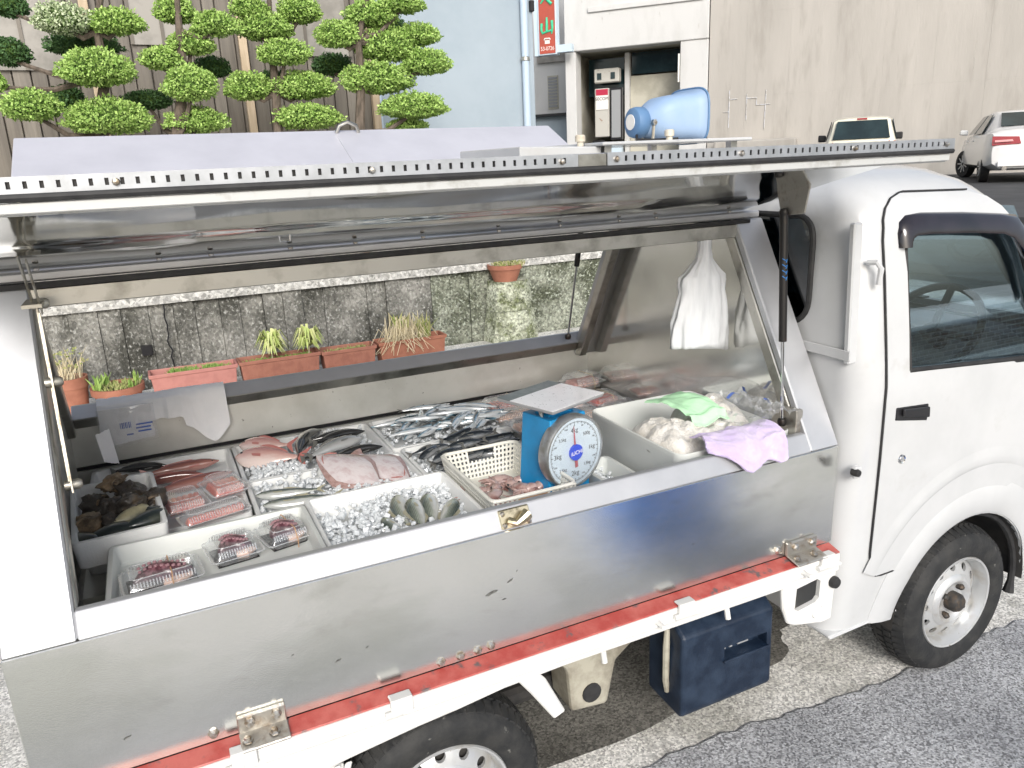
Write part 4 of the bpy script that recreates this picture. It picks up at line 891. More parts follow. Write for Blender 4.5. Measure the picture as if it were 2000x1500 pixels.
# ---- wheels
def wheel(cx, yo, cz=.268):
    wt = bpy.data.objects.new('wheel', None); COL.objects.link(wt); wt.parent = T; wt.location = Vector((cx, yo, cz)) - T.location; wt.empty_display_size = .05
    c = (cx, yo, cz); q = MB(); n = 72
    prof = [(.165, .010), (.172, -.002), (.185, -.008), (.205, -.012), (.225, -.012), (.240, -.006), (.250, .004), (.258, .012), (.264, .028), (.2675, .05), (.269, .075), (.2675, .10), (.264, .122), (.255, .138), (.225, .158), (.165, .150)]
    q.lathe(prof, n, c, 'y', cap=False); q.build('tyre', 'tyre', wt, smooth=True)
    tr = MB(); k = 60
    for i in range(k):
        a = 2 * math.pi * i / k; da = 2 * math.pi / k * .36
        for (y0, y1, r0, r1, sh) in ((.006, .040, .252, .2715, 0), (.046, .070, .262, .2745, .5), (.078, .102, .262, .2745, 0), (.108, .140, .252, .2715, .5)):
            aa = a + sh * 2 * math.pi / k; P = lambda an, r, y: (cx + r * math.cos(an), yo + y, cz + r * math.sin(an))
            tr.hexa([P(aa - da, r0 - .01, y0), P(aa + da, r0 - .01, y0), P(aa + da, r1 - .012, y1), P(aa - da, r1 - .012, y1), P(aa - da, r0 + (.004 if y0 < .02 else .0115), y0), P(aa + da, r0 + (.004 if y0 < .02 else .0115), y0), P(aa + da, r1 - (0 if y1 < .11 else .012), y1), P(aa - da, r1 - (0 if y1 < .11 else .012), y1)])
    tr.build('tread', 'tyre', wt)
    q = MB(); q.lathe([(.168, .012), (.171, .002), (.168, -.004), (.162, -.002), (.160, .004), (.155, .014), (.150, .030), (.149, .044)], n, c, 'y', cap=False)
    q.lathe([(.098, .020), (.090, .012), (.078, .008), (.066, .012), (.058, .022), (.050, .024), (.0001, .024)], n, c, 'y', cap=False)
    q.lathe([(.149, .044), (.150, .050)], n, c, 'y', cap=False)
    # perforated ring between hub and barrel
    nh = 12
    for i in range(nh):
        a0 = 2 * math.pi * i / nh; ha = math.pi / nh; r0, r1 = .098, .149
        def RP(u, v):
            an = a0 + u * ha; r = lerp(r0, r1, (v + 1) / 2); yy = lerp(.020, .044, ((v + 1) / 2) ** 1.3)
            return (cx + r * math.cos(an), yo + yy, cz + r * math.sin(an))
        m = 24; inn, out, dep = [], [], []
        for j in range(m):
            t = 2 * math.pi * j / m; cx_, sy_ = math.cos(t), math.sin(t); s = 1 / max(abs(cx_), abs(sy_))
            inn.append(RP(cx_ * .44, sy_ * .52)); out.append(RP(cx_ * s, sy_ * s)); p = inn[-1]; dep.append((p[0], p[1] + .010, p[2]))
        q.add(inn + out + dep, [(j, (j + 1) % m, m + (j + 1) % m, m + j) for j in range(m)] + [(j, 2 * m + j, 2 * m + (j + 1) % m, (j + 1) % m) for j in range(m)])
    rim = q.build('rim', 'rim_silver', wt, smooth=True)
    q = MB(); q.lathe([(.034, .026), (.034, -.004), (.026, -.016), (.012, -.020), (.0001, -.020)], 20, c, 'y'); q.build('hub_cap', 'hub_dark', rim, smooth=True)
    for i in range(4):
        a = math.pi / 4 + i * math.pi / 2 + .2; q = MB(); q.lathe([(.011, .024), (.011, .006), (.006, .000), (.0001, -.001)], 6, (cx + .056 * math.cos(a), yo, cz + .056 * math.sin(a)), 'y'); q.build('wheel_nut', 'hub_dark', rim)
    q = MB(); q.lathe([(.146, .12), (.146, .052), (.0001, .052)], 30, c, 'y'); q.build('brake_drum', 'chassis_dark', wt)
    return wt
wheel(2.343, 1.482); wheel(.462, 1.490)
# inner-side wheels on the far side, simple but whole
for cx in (2.343, .462):
    q = MB(); q.lathe([(.0001, .01), (.15, .0), (.20, -.008), (.25, .004), (.268, .04), (.268, .10), (.25, .14), (.0001, .14)], 40, (cx, 2.70, .268), 'y'); q.build('wheel', 'tyre', T, smooth=True)
# ---- cab shell: stacked rounded outlines, hollowed, with real window openings
YH = [(.33, .690), (.45, .702), (.9, .707), (1.13, .705), (1.2, .698), (1.45, .664), (1.58, .642), (1.64, .622), (1.69, .580), (1.722, .515), (1.745, .40), (1.758, .20)]
XR_ = [(.33, 1.728), (.5, 1.740), (.9, 1.752), (1.2, 1.756), (1.5, 1.764), (1.60, 1.772), (1.66, 1.790), (1.69, 1.812), (1.722, 1.862), (1.745, 1.94), (1.758, 2.06)]
XF_ = [(.33, 2.94), (.6, 2.99), (.95, 2.97), (1.13, 2.89), (1.6, 2.50), (1.66, 2.44), (1.69, 2.39), (1.722, 2.32), (1.745, 2.24), (1.758, 2.16)]
def cab_y(z): return YC - interp(YH, z)
def ring(z):
    xr, xf, yh = interp(XR_, z), interp(XF_, z), interp(YH, z)
    rb = min(.085, yh * .6); rf = min(.20, yh * .7, (xf - xr) * .4); out = []
    for (cx, cy, r, a0) in ((xr + rb, YC - yh + rb, rb, 180), (xf - rf, YC - yh + rf, rf, 270), (xf - rf, YC + yh - rf, rf, 0), (xr + rb, YC + yh - rb, rb, 90)):
        for i in range(7):
            a = R(a0 + 15 * i); out.append((cx + r * math.cos(a), cy + r * math.sin(a), z))
    return out
zs = [.33, .345, .40, .5, .65, .8, .95, 1.08, 1.13, 1.165, 1.2, 1.32, 1.45, 1.53, 1.58, 1.61, 1.64, 1.665, 1.69, 1.708, 1.722, 1.735, 1.745, 1.753, 1.758]
q = MB(); rings = [ring(z) for z in zs]; k = len(rings[0])
v = [p for r in rings for p in r]
f = [(i * k + j, i * k + (j + 1) % k, (i + 1) * k + (j + 1) % k, (i + 1) * k + j) for i in range(len(zs) - 1) for j in range(k)] + [tuple(range(k - 1, -1, -1)), tuple(range((len(zs) - 1) * k, len(zs) * k))]
q.add(v, f)
def inset(z, d=.028):
    cx = (interp(XR_, z) + interp(XF_, z)) / 2; hx = (interp(XF_, z) - interp(XR_, z)) / 2; yh = interp(YH, z)
    return [(cx + (p[0] - cx) * (hx - d) / hx, YC + (p[1] - YC) * (yh - d) / yh, p[2]) for p in ring(z)]
zi = zs[:20]; ri = [inset(z) for z in zi]; ri[0] = [(p[0], p[1], .352) for p in ri[0]]; ri[1] = [(p[0], p[1], .37) for p in ri[1]]
for i in range(16, 20): ri[i] = [(p[0], p[1], p[2] - .022 * (i - 15) / 4) for p in ri[i]]
v = [p for r in ri for p in r]; m_ = len(zi)
f = [(i * k + j, (i + 1) * k + j, (i + 1) * k + (j + 1) % k, i * k + (j + 1) % k) for i in range(m_ - 1) for j in range(k)] + [tuple(range(k)), tuple(range(m_ * k - 1, (m_ - 1) * k - 1, -1))]
q.add(v, f, 1); cab = q.build('cab', ['white_paint', 'cab_dark'], T, recalc=False)
WIN = [(1.958, 1.166), (2.60, 1.118), (2.60, 1.17), (2.455, 1.50), (2.42, 1.545), (1.985, 1.577), (1.955, 1.565), (1.948, 1.54)]
cuts = []
for ya, yb in ((1.30, 1.72), (2.62, 3.04)):
    q = MB(); q.prism(WIN, 'y', ya, yb); cuts.append(q.build('cutter', 'white_paint'))
q = MB(); q.prism([(1.66, 1.20), (2.68, 1.20), (2.62, 1.60), (1.72, 1.60)], 'x', 2.40, 3.2); cuts.append(q.build('cutter', 'white_paint'))
def rrect(y0, y1, z0, z1, r, n=6):
    o = []
    for cy, cz, a0 in ((y1 - r, z1 - r, 0), (y0 + r, z1 - r, 90), (y0 + r, z0 + r, 180), (y1 - r, z0 + r, 270)):
        for i in range(n + 1):
            a = R(a0 + 90 * i / n); o.append((cy + r * math.cos(a), cz + r * math.sin(a)))
    return o
RW = rrect(1.672, 2.668, 1.292, 1.610, .075)
q = MB(); q.prism(RW, 'x', 1.60, 1.88); cuts.append(q.build('cutter', 'white_paint'))
for ya, yb in ((1.30, 1.74), (2.60, 3.04)):
    q = MB(); q.lathe([(.335, ya), (.335, yb)], 48, (2.343, 0, .270), 'y'); cuts.append(q.build('cutter', 'white_paint'))
boolean(cab, cuts)
cab.data.polygons.foreach_set('use_smooth', [True] * len(cab.data.polygons)); cab.data.set_sharp_from_angle(angle=R(32))
# rear window with rubber surround
q = MB(); q.tube([(1.758 + .02 * max(0, (z - 1.55) / .1), y, z) for y, z in RW], .009, 8, closed=True); rw = q.build('rear_window', 'black_rubber', T, smooth=True)
q = MB(); q.prism(rrect(1.674, 2.666, 1.294, 1.608, .073), 'x', 1.770, 1.775); q.build('pane', 'glass_dark', rw)
q = MB(); q.prism([(YC - .60, 1.20), (YC + .60, 1.20), (YC + .60, 1.60), (YC - .60, 1.60)], 'x', 0, .004)
for i, p in enumerate(q.v): q.v[i] = (p[0] + lerp(2.83, 2.50, (p[2] - 1.2) / .4), p[1], p[2])
q.build('windscreen', 'glass', T)
# door skin, stands proud of the shell, with window opening
rows = [(.512, 0), (.53, 0), (.60, 0), (.75, 0), (.9, 0), (1.0, 0), (1.08, 0), (1.13, .03), (1.166, .075), (1.25, .05), (1.35, .03), (1.45, .02), (1.545, .06), (1.577, .065), (1.60, .06), (1.63, .05), (1.655, .04), (1.668, .03)]
XLt = [(.512, 1.895), (.53, 1.872), (.60, 1.863), (1.55, 1.863), (1.60, 1.872), (1.63, 1.888), (1.655, 1.925), (1.668, 1.97)]
XRt = [(.60, 2.70), (1.0, 2.72), (1.166, 2.64), (1.45, 2.51), (1.545, 2.465), (1.577, 2.44), (1.60, 2.42), (1.63, 2.38), (1.655, 2.32), (1.668, 2.25)]
def arch_x(z): 
    d = .365 ** 2 - (z - .27) ** 2; return 2.343 - math.sqrt(d) if d > 0 else None
def door_xr(z):
    if z < .60: return arch_x(z)
    a = arch_x(z); return a if a is not None and z < .6345 else interp(XRt, z)
nA, nB, nC = 3, 12, 3
q = MB(); grid = []
rows2 = rows[:3] + [(.6345, 0)] + rows[3:]
for z, sl in rows2:
    xl = interp(XLt, z); xr_ = 2.343 if abs(z - .6345) < 1e-6 else door_xr(z)
    wl = 1.952 if xl < 1.94 else xl + .02; wr = interp([(1.13, 2.60), (1.17, 2.59), (1.5, 2.455), (1.577, 2.40), (1.60, 2.36), (1.668, 2.2)], z)
    if xr_ < 2.42: wr = lerp(wl, xr_, .8)
    if z == .512: xr_ = arch_x(z); wr = lerp(wl, xr_, .8)
    xs_ = [lerp(xl, wl, i / nA) for i in range(nA)] + [lerp(wl, wr, i / nB) for i in range(nB)] + [lerp(wr, xr_, i / nC) for i in range(nC + 1)]
    line = []
    for xx in xs_:
        zz = z - sl * max(0, min(1.2, xx - 1.955)); line.append((xx, cab_y(zz) - .007, zz))
    grid.append(line)
# rows above the arch reach further forward
w_ = len(grid[0]); q.v = [p for l in grid for p in l]
for j in range(len(grid) - 1):
    for i in range(w_ - 1):
        za, zb = rows2[j][0], rows2[j + 1][0]
        if nA <= i < nA + nB and za >= 1.166 - 1e-6 and zb <= 1.577 + 1e-6: continue
        q.f.append((j * w_ + i, j * w_ + i + 1, (j + 1) * w_ + i + 1, (j + 1) * w_ + i)); q.m.append(0)
q.thicken((0, .006, 0)); door = q.build('door', 'white_paint', T, smooth=40)
edge_pts = []
for z, sl in reversed(rows2): edge_pts.append((interp(XLt, z), cab_y(z) - .004, z))
top = [grid[-1][i] for i in range(w_ - 1, 0, -2)]
seal = [(p[0], p[1] + .003, p[2] + .004) for p in top] + [(p[0] - .003, p[1], p[2]) for p in edge_pts] + [(xx, cab_y(.508) - .004, .507) for xx in (1.92, 1.97, 2.02)]
q = MB(); q.tube(seal, .0032, 6); q.build('door_gap', 'black_rubber', door, smooth=True)
q = MB(); wpts = [(x, cab_y(z) - .002, z) for x, z in WIN]; q.tube(wpts, .0085, 8, closed=True); q.build('window_seal', 'black_rubber', door, smooth=True)
q = MB(); q.hexa([(1.955, cab_y(1.17) - .008, 1.150), (2.60, cab_y(1.12) - .008, 1.105), (2.60, cab_y(1.12) + .004, 1.105), (1.955, cab_y(1.17) + .004, 1.150), (1.955, cab_y(1.17) - .008, 1.172), (2.60, cab_y(1.12) - .008, 1.125), (2.60, cab_y(1.12) + .004, 1.125), (1.955, cab_y(1.17) + .004, 1.172)]); q.build('belt_seal', 'black_rubber', door, bevel=.002)
q = MB(); gz = lambda z: cab_y(z) + .010
q.add([(x, gz(z), z) for x, z in WIN], [tuple(range(len(WIN)))]); q.thicken((0, .003, 0)); q.build('window_pane', 'glass', door)
# rain visor
path = [(1.918, 1.520), (1.916, 1.560), (1.926, 1.590), (1.955, 1.607), (2.02, 1.611), (2.20, 1.601), (2.36, 1.587), (2.44, 1.578), (2.49, 1.53), (2.54, 1.44), (2.58, 1.34)]
inner = [(1.950, 1.520), (1.952, 1.535), (1.958, 1.545), (1.975, 1.552), (2.03, 1.552), (2.20, 1.542), (2.35, 1.528), (2.40, 1.512), (2.44, 1.475), (2.485, 1.40), (2.53, 1.30)]
q = MB(); nP = len(path)
for i in range(nP):
    a, b = path[i], inner[i]
    for t, out in ((0, .007), (.15, .018), (.5, .026), (.85, .029), (1, .028)):
        xx, zz = lerp(a[0], b[0], t), lerp(a[1], b[1], t); q.v.append((xx, cab_y(zz) - out, zz))
for i in range(nP - 1):
    for j in range(4): q.f.append((i * 5 + j, i * 5 + j + 1, i * 5 + 6 + j, i * 5 + 5 + j)); q.m.append(0)
q.thicken((0, .003, 0)); q.build('rain_visor', 'visor', door, smooth=50)
# handle, lock, wheel-arch flare
q = MB(); hy = cab_y(1.04) - .010
q.hexa([(1.905, hy, 1.022), (2.045, hy, .998), (2.045, hy + .008, .998), (1.905, hy + .008, 1.022), (1.905, hy, 1.062), (2.045, hy, 1.052), (2.045, hy + .008, 1.052), (1.905, hy + .008, 1.062)]); hd = q.build('handle', 'dark_trim', door, bevel=.006, segs=2)
q = MB(); q.hexa([(1.925, hy - .012, 1.034), (2.04, hy - .012, 1.012), (2.04, hy - .001, 1.012), (1.925, hy - .001, 1.034), (1.925, hy - .010, 1.056), (2.04, hy - .010, 1.046), (2.04, hy - .001, 1.046), (1.925, hy - .001, 1.056)]); q.build('grip', 'dark_trim', hd, bevel=.005, segs=2)
q = MB(); q.lathe([(.0001, -.004), (.008, -.004), (.009, -.001), (.014, -.003), (.016, .002)], 18, (1.95, cab_y(.89) - .007, .893), 'y'); q.build('lock', 'chrome', door, smooth=True)
q = MB()
for i in range(41):
    a = R(lerp(28, 118, i / 40)); e_ = math.sin(math.pi * i / 40) ** .5
    for r, out in ((.515, .0072), (.527, .0072 + .0045 * e_), (.548, .0072 + .002 * e_), (.575, .0072)):
        zz = .27 + r * math.sin(a); q.v.append((2.343 - r * math.cos(a), cab_y(zz) - out, zz))
for i in range(40):
    for j in range(3): q.f.append((i * 4 + j, i * 4 + j + 1, i * 4 + 5 + j, i * 4 + 4 + j)); q.m.append(0)
q.build('press_line', 'white_paint', door, smooth='all')
q = MB(); nA_ = 40
for i in range(nA_ + 1):
    a = R(lerp(8, 172, i / nA_))
    for r, out in ((.338, .004), (.350, .010), (.395, .012), (.430, .009), (.452, .002)):
        zz = .27 + r * math.sin(a); q.v.append((2.343 - r * math.cos(a), cab_y(zz) - out, zz))
for i in range(nA_):
    for j in range(4): q.f.append((i * 5 + j, i * 5 + j + 1, i * 5 + 6 + j, i * 5 + 5 + j)); q.m.append(0)
q.thicken((0, .004, 0)); q.build('arch_flare', 'white_paint', T, smooth=50)
q = MB(); 
for i in range(31):
    a = R(lerp(0, 180, i / 30))
    for r, y in ((.336, 1.470), (.332, 1.50), (.330, 1.74)): q.v.append((2.343 - r * math.cos(a), y, .27 + r * math.sin(a)))
for i in range(30):
    for j in range(2): q.f.append((i * 3 + j, i * 3 + j + 1, i * 3 + 4 + j, i * 3 + 3 + j)); q.m.append(0)
q.build('wheel_well', 'chassis_dark', T)
q = MB(); q.tube([(2.343 - .325 * math.cos(R(a)), 1.50, .27 + .325 * math.sin(R(a))) for a in range(95, 192, 8)], [.012] * 12 + [.02], 8); q.build('mud_flap', 'black_rubber', T, smooth=True)
q = MB(); q.hexa([(1.735, cab_y(.34) - .004, .325), (2.03, cab_y(.34) - .004, .335), (2.03, 1.62, .335), (1.735, 1.62, .325), (1.728, cab_y(.34) - .002, .338), (2.03, cab_y(.34) - .002, .345), (2.03, 1.62, .345), (1.728, 1.62, .338)]); q.build('sill_flange', 'white_paint', T, bevel=.003)
# guard frame post between cab and box, hook, strap
q = MB(); q.box(1.7535, 1.7535 + .034, 1.478, 1.498, 1.205, 1.60); q.v = [(x - .006, y + .105 * max(0, (z - 1.1)) ** 1.0 * .35 + .022, z) for x, y, z in q.v]; gpst = q.build('guard_post', 'white_paint', T, bevel=.004)
q = MB(); q.box(1.746, 1.752, 1.50, 1.70, 1.215, 1.245); q.build('strap_plate', 'white_paint', gpst, bevel=.002)
q = MB(); q.tube([(1.80, 1.51, 1.49), (1.805, 1.485, 1.492), (1.815, 1.478, 1.475), (1.815, 1.482, 1.43)], .008, 8); q.build('rope_hook', 'white_paint', T, smooth=True)
q = MB(); q.box(1.746, 1.775, 1.446, 1.466, .875, .91); q.build('gate_catch', 'white_paint', T, bevel=.004); q = MB(); q.lathe([(.0001, -.012), (.010, -.010), (.012, 0), (.012, .012)], 12, (1.752, 1.448, .895), 'y'); q.build('catch_knob', 'black_rubber', T, smooth=True)
# cab inside
q = MB(); sc = Vector((2.56, 1.86, 1.14)); ax = Vector((-.80, 0, .60)).normalized(); s1 = Vector((0, 1, 0)); s2 = ax.cross(s1)
q.tube([sc + (s1 * math.cos(a) + s2 * math.sin(a)) * .185 for a in [2 * math.pi * i / 32 for i in range(32)]], .014, 8, closed=True)
for a in (0, math.pi, -math.pi / 2): q.tube([sc - ax * .02, sc + (s1 * math.cos(a) + s2 * math.sin(a)) * .18], .014, 8)
q.tube([sc - ax * .0, sc - ax * .25], .03, 10); q.build('steering_wheel', 'dark_trim', T, smooth=True)
q = MB(); q.prism([(2.62, .80), (2.90, .75), (2.93, 1.02), (2.80, 1.16), (2.66, 1.15), (2.60, 1.0)], 'y', 1.52, 2.82); q.build('dashboard', 'grey_trim', T, bevel=.02, segs=2)
for y in (1.60, 2.25):
    q = MB(); q.box(1.86, 2.32, y, y + .48, .62, .80); q.hexa([(1.84, y, .80), (1.98, y, .80), (1.98, y + .48, .80), (1.84, y + .48, .80), (1.80, y + .06, 1.36), (1.88, y + .06, 1.36), (1.88, y + .42, 1.36), (1.80, y + .42, 1.36)]); q.build('seat', 'cab_inside', T, bevel=.03, segs=2)
q = MB(); q.box(1.76, 2.9, 1.52, 2.82, .56, .61); q.build('cab_floor', 'cab_inside', T)
q = MB(); q.box(2.70, 2.74, 2.0, 2.3, 1.22, 1.226); q.tube([(2.70, 1.75, 1.19), (2.76, 2.35, 1.185)], .006, 6); q.build('wiper', 'dark_trim', T)
# ================================================================== things in the fish counter
def rr2(x0, x1, y0, y1, r, n=4):
    return rrect(x0, x1, y0, y1, r, n)
def hollow(name, x0, x1, y0, y1, z0, z1, t, r, m, parent, taper=0.0, lip=0.0, floor=None):
    """open-topped box with rounded corners"""
    fl = floor or t; rings = []
    def rg(e, z, rad): return [(a, b, z) for a, b in rr2(x0 + e, x1 - e, y0 + e, y1 - e, max(.004, rad))]
    rings = [rg(taper + .004, z0, r), rg(taper, z0 + .004, r), rg(lip, z1 - .012, r), rg(0 if lip else 0, z1 - .012, r), rg(0, z1 - .002, r), rg(.002, z1, r), rg(t - .002, z1, r * .7), rg(t, z1 - .003, r * .7), rg(t + taper, z0 + fl + .006, r * .7), rg(t + taper + .006, z0 + fl, r * .7)]
    k = len(rings[0]); q = MB(); q.v = [p for g_ in rings for p in g_]
    for i in range(len(rings) - 1):
        for j in range(k): q.f.append((i * k + j, i * k + (j + 1) % k, (i + 1) * k + (j + 1) % k, (i + 1) * k + j))
    q.f.append(tuple(range(k - 1, -1, -1))); q.f.append(tuple(range((len(rings) - 1) * k, len(rings) * k))); q.m = [0] * len(q.f)
    return q.build(name, m, parent, smooth=30)
def tray(label, x0, x1, y0, y1, z0, z1, rz=0, t=.013, fl=.048, m='foam', name='foam_tray', cat='tray', grp='white foam fish trays'):
    cx, cy = (x0 + x1) / 2, (y0 + y1) / 2
    w = thing(name, label, cat, (cx, cy, z0), 0, grp)
    hollow('shell', x0, x1, y0, y1, z0, z1, t, .018, m, w, taper=.006, floor=fl)
    w.rotation_euler = (0, 0, rz)
    return w
tray('wide foam tray at the back left holding long reddish fish and pink packs', -.275, .158, 2.13, 2.735, .79, .878)
tray('foam tray with two pink snappers and dark grey fish on ice against the back wall', .163, .648, 2.365, 2.735, .79, .878)
tray('foam tray with two pale flatfish and two blue-backed mackerel lying on ice', .165, .668, 2.055, 2.36, .79, .880)
tray('foam tray of slender blue saury beside the clear packs', .653, 1.115, 2.40, 2.735, .79, .878)
tray('foam tray of black mackerel between the saury tray and the basket', .673, 1.06, 2.075, 2.395, .79, .878)
tray('foam tray of small striped fish and ice along the near rim', .285, .700, 1.60, 2.035, .79, .922, fl=.075)
tray('foam tray of dark seashells and mussels in the left corner', -.288, -.070, 1.985, 2.40, .882, .958, rz=R(4), fl=.025)
tray('white tray holding three octopus packs at the near left rim', -.195, .278, 1.655, 1.965, .852, .940, m='tub_plastic', fl=.040)
q = MB(); q.box(-.17, .05, 1.70, 1.93, .702, .850); tag(q.build('crate', 'foam', None, bevel=.01, segs=2), 'white foam block under the tray of octopus packs', 'crate')
tray('long foam tray under the clear fish packs by the front wall', 1.125, 1.620, 2.14, 2.735, .79, .862, fl=.055)
tray('low tray of melting ice squeezed between scale and towel tub', 1.085, 1.205, 1.57, 1.92, .79, .905, m='tub_plastic')

# ---- ice
def chunk(mb, c, s):
    M = Matrix.Rotation(rnd.uniform(0, 6.28), 3, Vector((rnd.gauss(0, 1), rnd.gauss(0, 1), rnd.gauss(0, 1))).normalized())
    v = []
    for z in (-1, 1):
        for x, y in ((-1, -1), (1, -1), (1, 1), (-1, 1)):
            v.append(Vector(c) + M @ Vector((x * rnd.uniform(.55, 1.1), y * rnd.uniform(.5, 1.0), z * rnd.uniform(.45, .9))) * s)
    mb.hexa(v)
def ice(label, spots, n, z0, hgt):
    q = MB()
    for _ in range(n):
        x0, x1, y0, y1 = rnd.choice(spots); x, y = rnd.uniform(x0, x1), rnd.uniform(y0, y1)
        chunk(q, (x, y, z0 + hgt * rnd.random() ** .8 * (.6 + .4 * math.sin(math.pi * (x - x0) / (x1 - x0)))), rnd.uniform(.0042, .0095))
    o = q.build('ice', 'ice', None, bevel=.0015); tag(o, label, 'ice', kind='stuff'); return o
ice('crushed ice under the pink snappers', [(.185, .37, 2.385, 2.56), (.185, .63, 2.385, 2.72), (.20, .36, 2.38, 2.47)], 760, .846, .045)
ice('ice cubes around the flatfish and mackerel', [(.185, .65, 2.075, 2.34), (.34, .62, 2.07, 2.17)], 820, .846, .045)
ice('melting ice in the near tray of striped fish', [(.31, .50, 1.63, 1.95), (.44, .68, 1.78, 2.0), (.31, .68, 1.63, 2.0)], 1050, .872, .045)
ice('ice bits beneath the saury', [(.67, 1.10, 2.42, 2.72)], 300, .846, .035)
ice('ice bits beneath the black mackerel', [(.69, 1.04, 2.095, 2.375)], 260, .846, .035)
ice('slushy ice beside the scale', [(1.10, 1.19, 1.60, 1.90)], 160, .84, .04)

# ---- fish
MESH = {}
def fish_mesh(key, L, Hh, W, prof, bm_, fm, fork=.5, tail=.16, bend=0.0, bend_y=0.0, dors=(.35, .75, .25), tailh=.9):
    n, m = 16, 12; q = MB(); cen = []
    def bx(t): return bend * math.sin(t * math.pi) , bend_y * math.sin(t * math.pi)
    for i in range(n + 1):
        t = i / n; h = Hh * interp(prof, t); w = W * interp(prof, t) ** .8 * (1 if t < .7 else lerp(1, .45, (t - .7) / .3)); dz, dy = bx(t)
        for j in range(m):
            a = 2 * math.pi * j / m; ca, sa = math.cos(a), math.sin(a)
            q.v.append((L * (.5 - t), dy + w / 2 * math.copysign(abs(ca) ** .9, ca), dz + h / 2 * sa - Hh * .05 * (1 - t)))
    for i in range(n):
        for j in range(m): q.f.append((i * m + j, (i + 1) * m + j, (i + 1) * m + (j + 1) % m, i * m + (j + 1) % m)); q.m.append(0)
    q.f += [tuple(range(m)), tuple(range((n + 1) * m - 1, n * m - 1, -1))]; q.m += [0, 0]
    dz, dy = bx(1); bz, th = -L * .5, Hh * tailh / 2; hb = Hh * interp(prof, 1) / 2; tl = L * tail; e = W * .04
    q.add([(bz + .01 * L, dy - e, dz - hb), (bz + .01 * L, dy - e, dz + hb), (bz - tl * .8, dy - e * .3, dz + th), (bz - tl, dy - e * .3, dz + th * 1.05), (bz - tl * (1 - fork), dy - e * .3, dz), (bz - tl, dy - e * .3, dz - th * 1.05), (bz - tl * .8, dy - e * .3, dz - th),
           (bz + .01 * L, dy + e, dz - hb), (bz + .01 * L, dy + e, dz + hb), (bz - tl * .8, dy + e * .3, dz + th), (bz - tl, dy + e * .3, dz + th * 1.05), (bz - tl * (1 - fork), dy + e * .3, dz), (bz - tl, dy + e * .3, dz - th * 1.05), (bz - tl * .8, dy + e * .3, dz - th)],
          [(0, 1, 2, 3, 4, 5, 6), (13, 12, 11, 10, 9, 8, 7), (1, 8, 9, 2), (2, 9, 10, 3), (3, 10, 11, 4), (4, 11, 12, 5), (5, 12, 13, 6), (6, 13, 7, 0)], 1)
    # dorsal and anal fins as thin wedges
    for sg_, (t0, t1, hf) in ((1, dors), (-1, (max(.5, dors[0] + .18), .82, dors[2] * .6))):
        ks = 6; top, bot = [], []
        for i in range(ks + 1):
            t = lerp(t0, t1, i / ks); h = Hh * interp(prof, t) / 2; dz, dy = bx(t); zz = dz + sg_ * h * .92 - Hh * .05 * (1 - t)
            bot.append((L * (.5 - t), dy, zz)); top.append((L * (.5 - t) - .04 * L, dy, zz + sg_ * Hh * hf * (math.sin(math.pi * (i / ks) ** .6) * .8 + .12)))
        v = [(p[0], p[1] - W * .03, p[2]) for p in bot + top] + [(p[0], p[1] + W * .03, p[2]) for p in bot + top]; K = ks + 1
        fcs = [(i, i + 1, K + i + 1, K + i) for i in range(ks)] + [(2 * K + i, 3 * K + i, 3 * K + i + 1, 2 * K + i + 1) for i in range(ks)] + [(K + i, K + i + 1, 3 * K + i + 1, 3 * K + i) for i in range(ks)]
        q.add(v, fcs, 1)
    # pectoral fin
    for sd_ in (-1, 1):
        dz, dy = bx(.3); yb = dy + sd_ * W * .48
        q.add([(L * .22, yb, dz + Hh * .02), (L * .20, yb + sd_ * W * .05, dz - Hh * .10), (L * .05, yb + sd_ * W * .12, dz - Hh * .16), (L * .07, yb + sd_ * W * .08, dz - Hh * .02), (L * .20, yb + sd_ * W * .01, dz - Hh * .10)], [(0, 1, 2, 3), (3, 2, 4)], 1)
    o = q.build(key, [bm_, fm], None, smooth=50, recalc=True); me = o.data; bpy.data.objects.remove(o)
    ep = (L * .40, W * .5 * interp(prof, .10) ** .8 * .93, Hh * .12 * interp(prof, .10)); er = max(.0028, Hh * .055)
    ey = MB()
    for s in (-1, 1): ey.lathe([(.0001, -er * .5 * s), (er * .8, -er * .3 * s), (er, 0), (er * .8, er * .3 * s), (.0001, er * .55 * s)], 10, (ep[0], ep[1] * s, ep[2]), 'y')
    eo = ey.build('eyes', 'eye', None, smooth='all'); em = eo.data; bpy.data.objects.remove(eo)
    MESH[key] = (me, em, L * (1 + tail))
SLIM = [(0, .12), (.04, .38), (.12, .70), (.25, .95), (.45, 1), (.7, .80), (.88, .38), (1, .20)]
LONG = [(0, .10), (.05, .30), (.14, .66), (.25, .88), (.4, 1), (.7, .92), (.9, .45), (1, .24)]
DEEP = [(0, .14), (.05, .42), (.14, .78), (.28, 1.0), (.45, .98), (.68, .70), (.88, .26), (1, .16)]
fish_mesh('saury_a', .21, .030, .020, LONG, 'f_saury', 'fin_grey', tail=.10, bend=.008, dors=(.66, .84, .3), fork=.6)
fish_mesh('saury_b', .21, .030, .020, LONG, 'f_saury', 'fin_grey', tail=.10, bend=-.014, dors=(.66, .84, .3), fork=.6)
fish_mesh('mack_a', .17, .040, .030, SLIM, 'f_mackerel', 'fin_grey', tail=.14, bend=.006)
fish_mesh('mack_b', .17, .040, .030, SLIM, 'f_mackerel', 'fin_grey', tail=.14, bend=-.008, bend_y=.01)
fish_mesh('dark_a', .21, .040, .036, LONG, 'f_dark', 'fin_grey', tail=.10, fork=.1, bend_y=.018, dors=(.3, .85, .12))
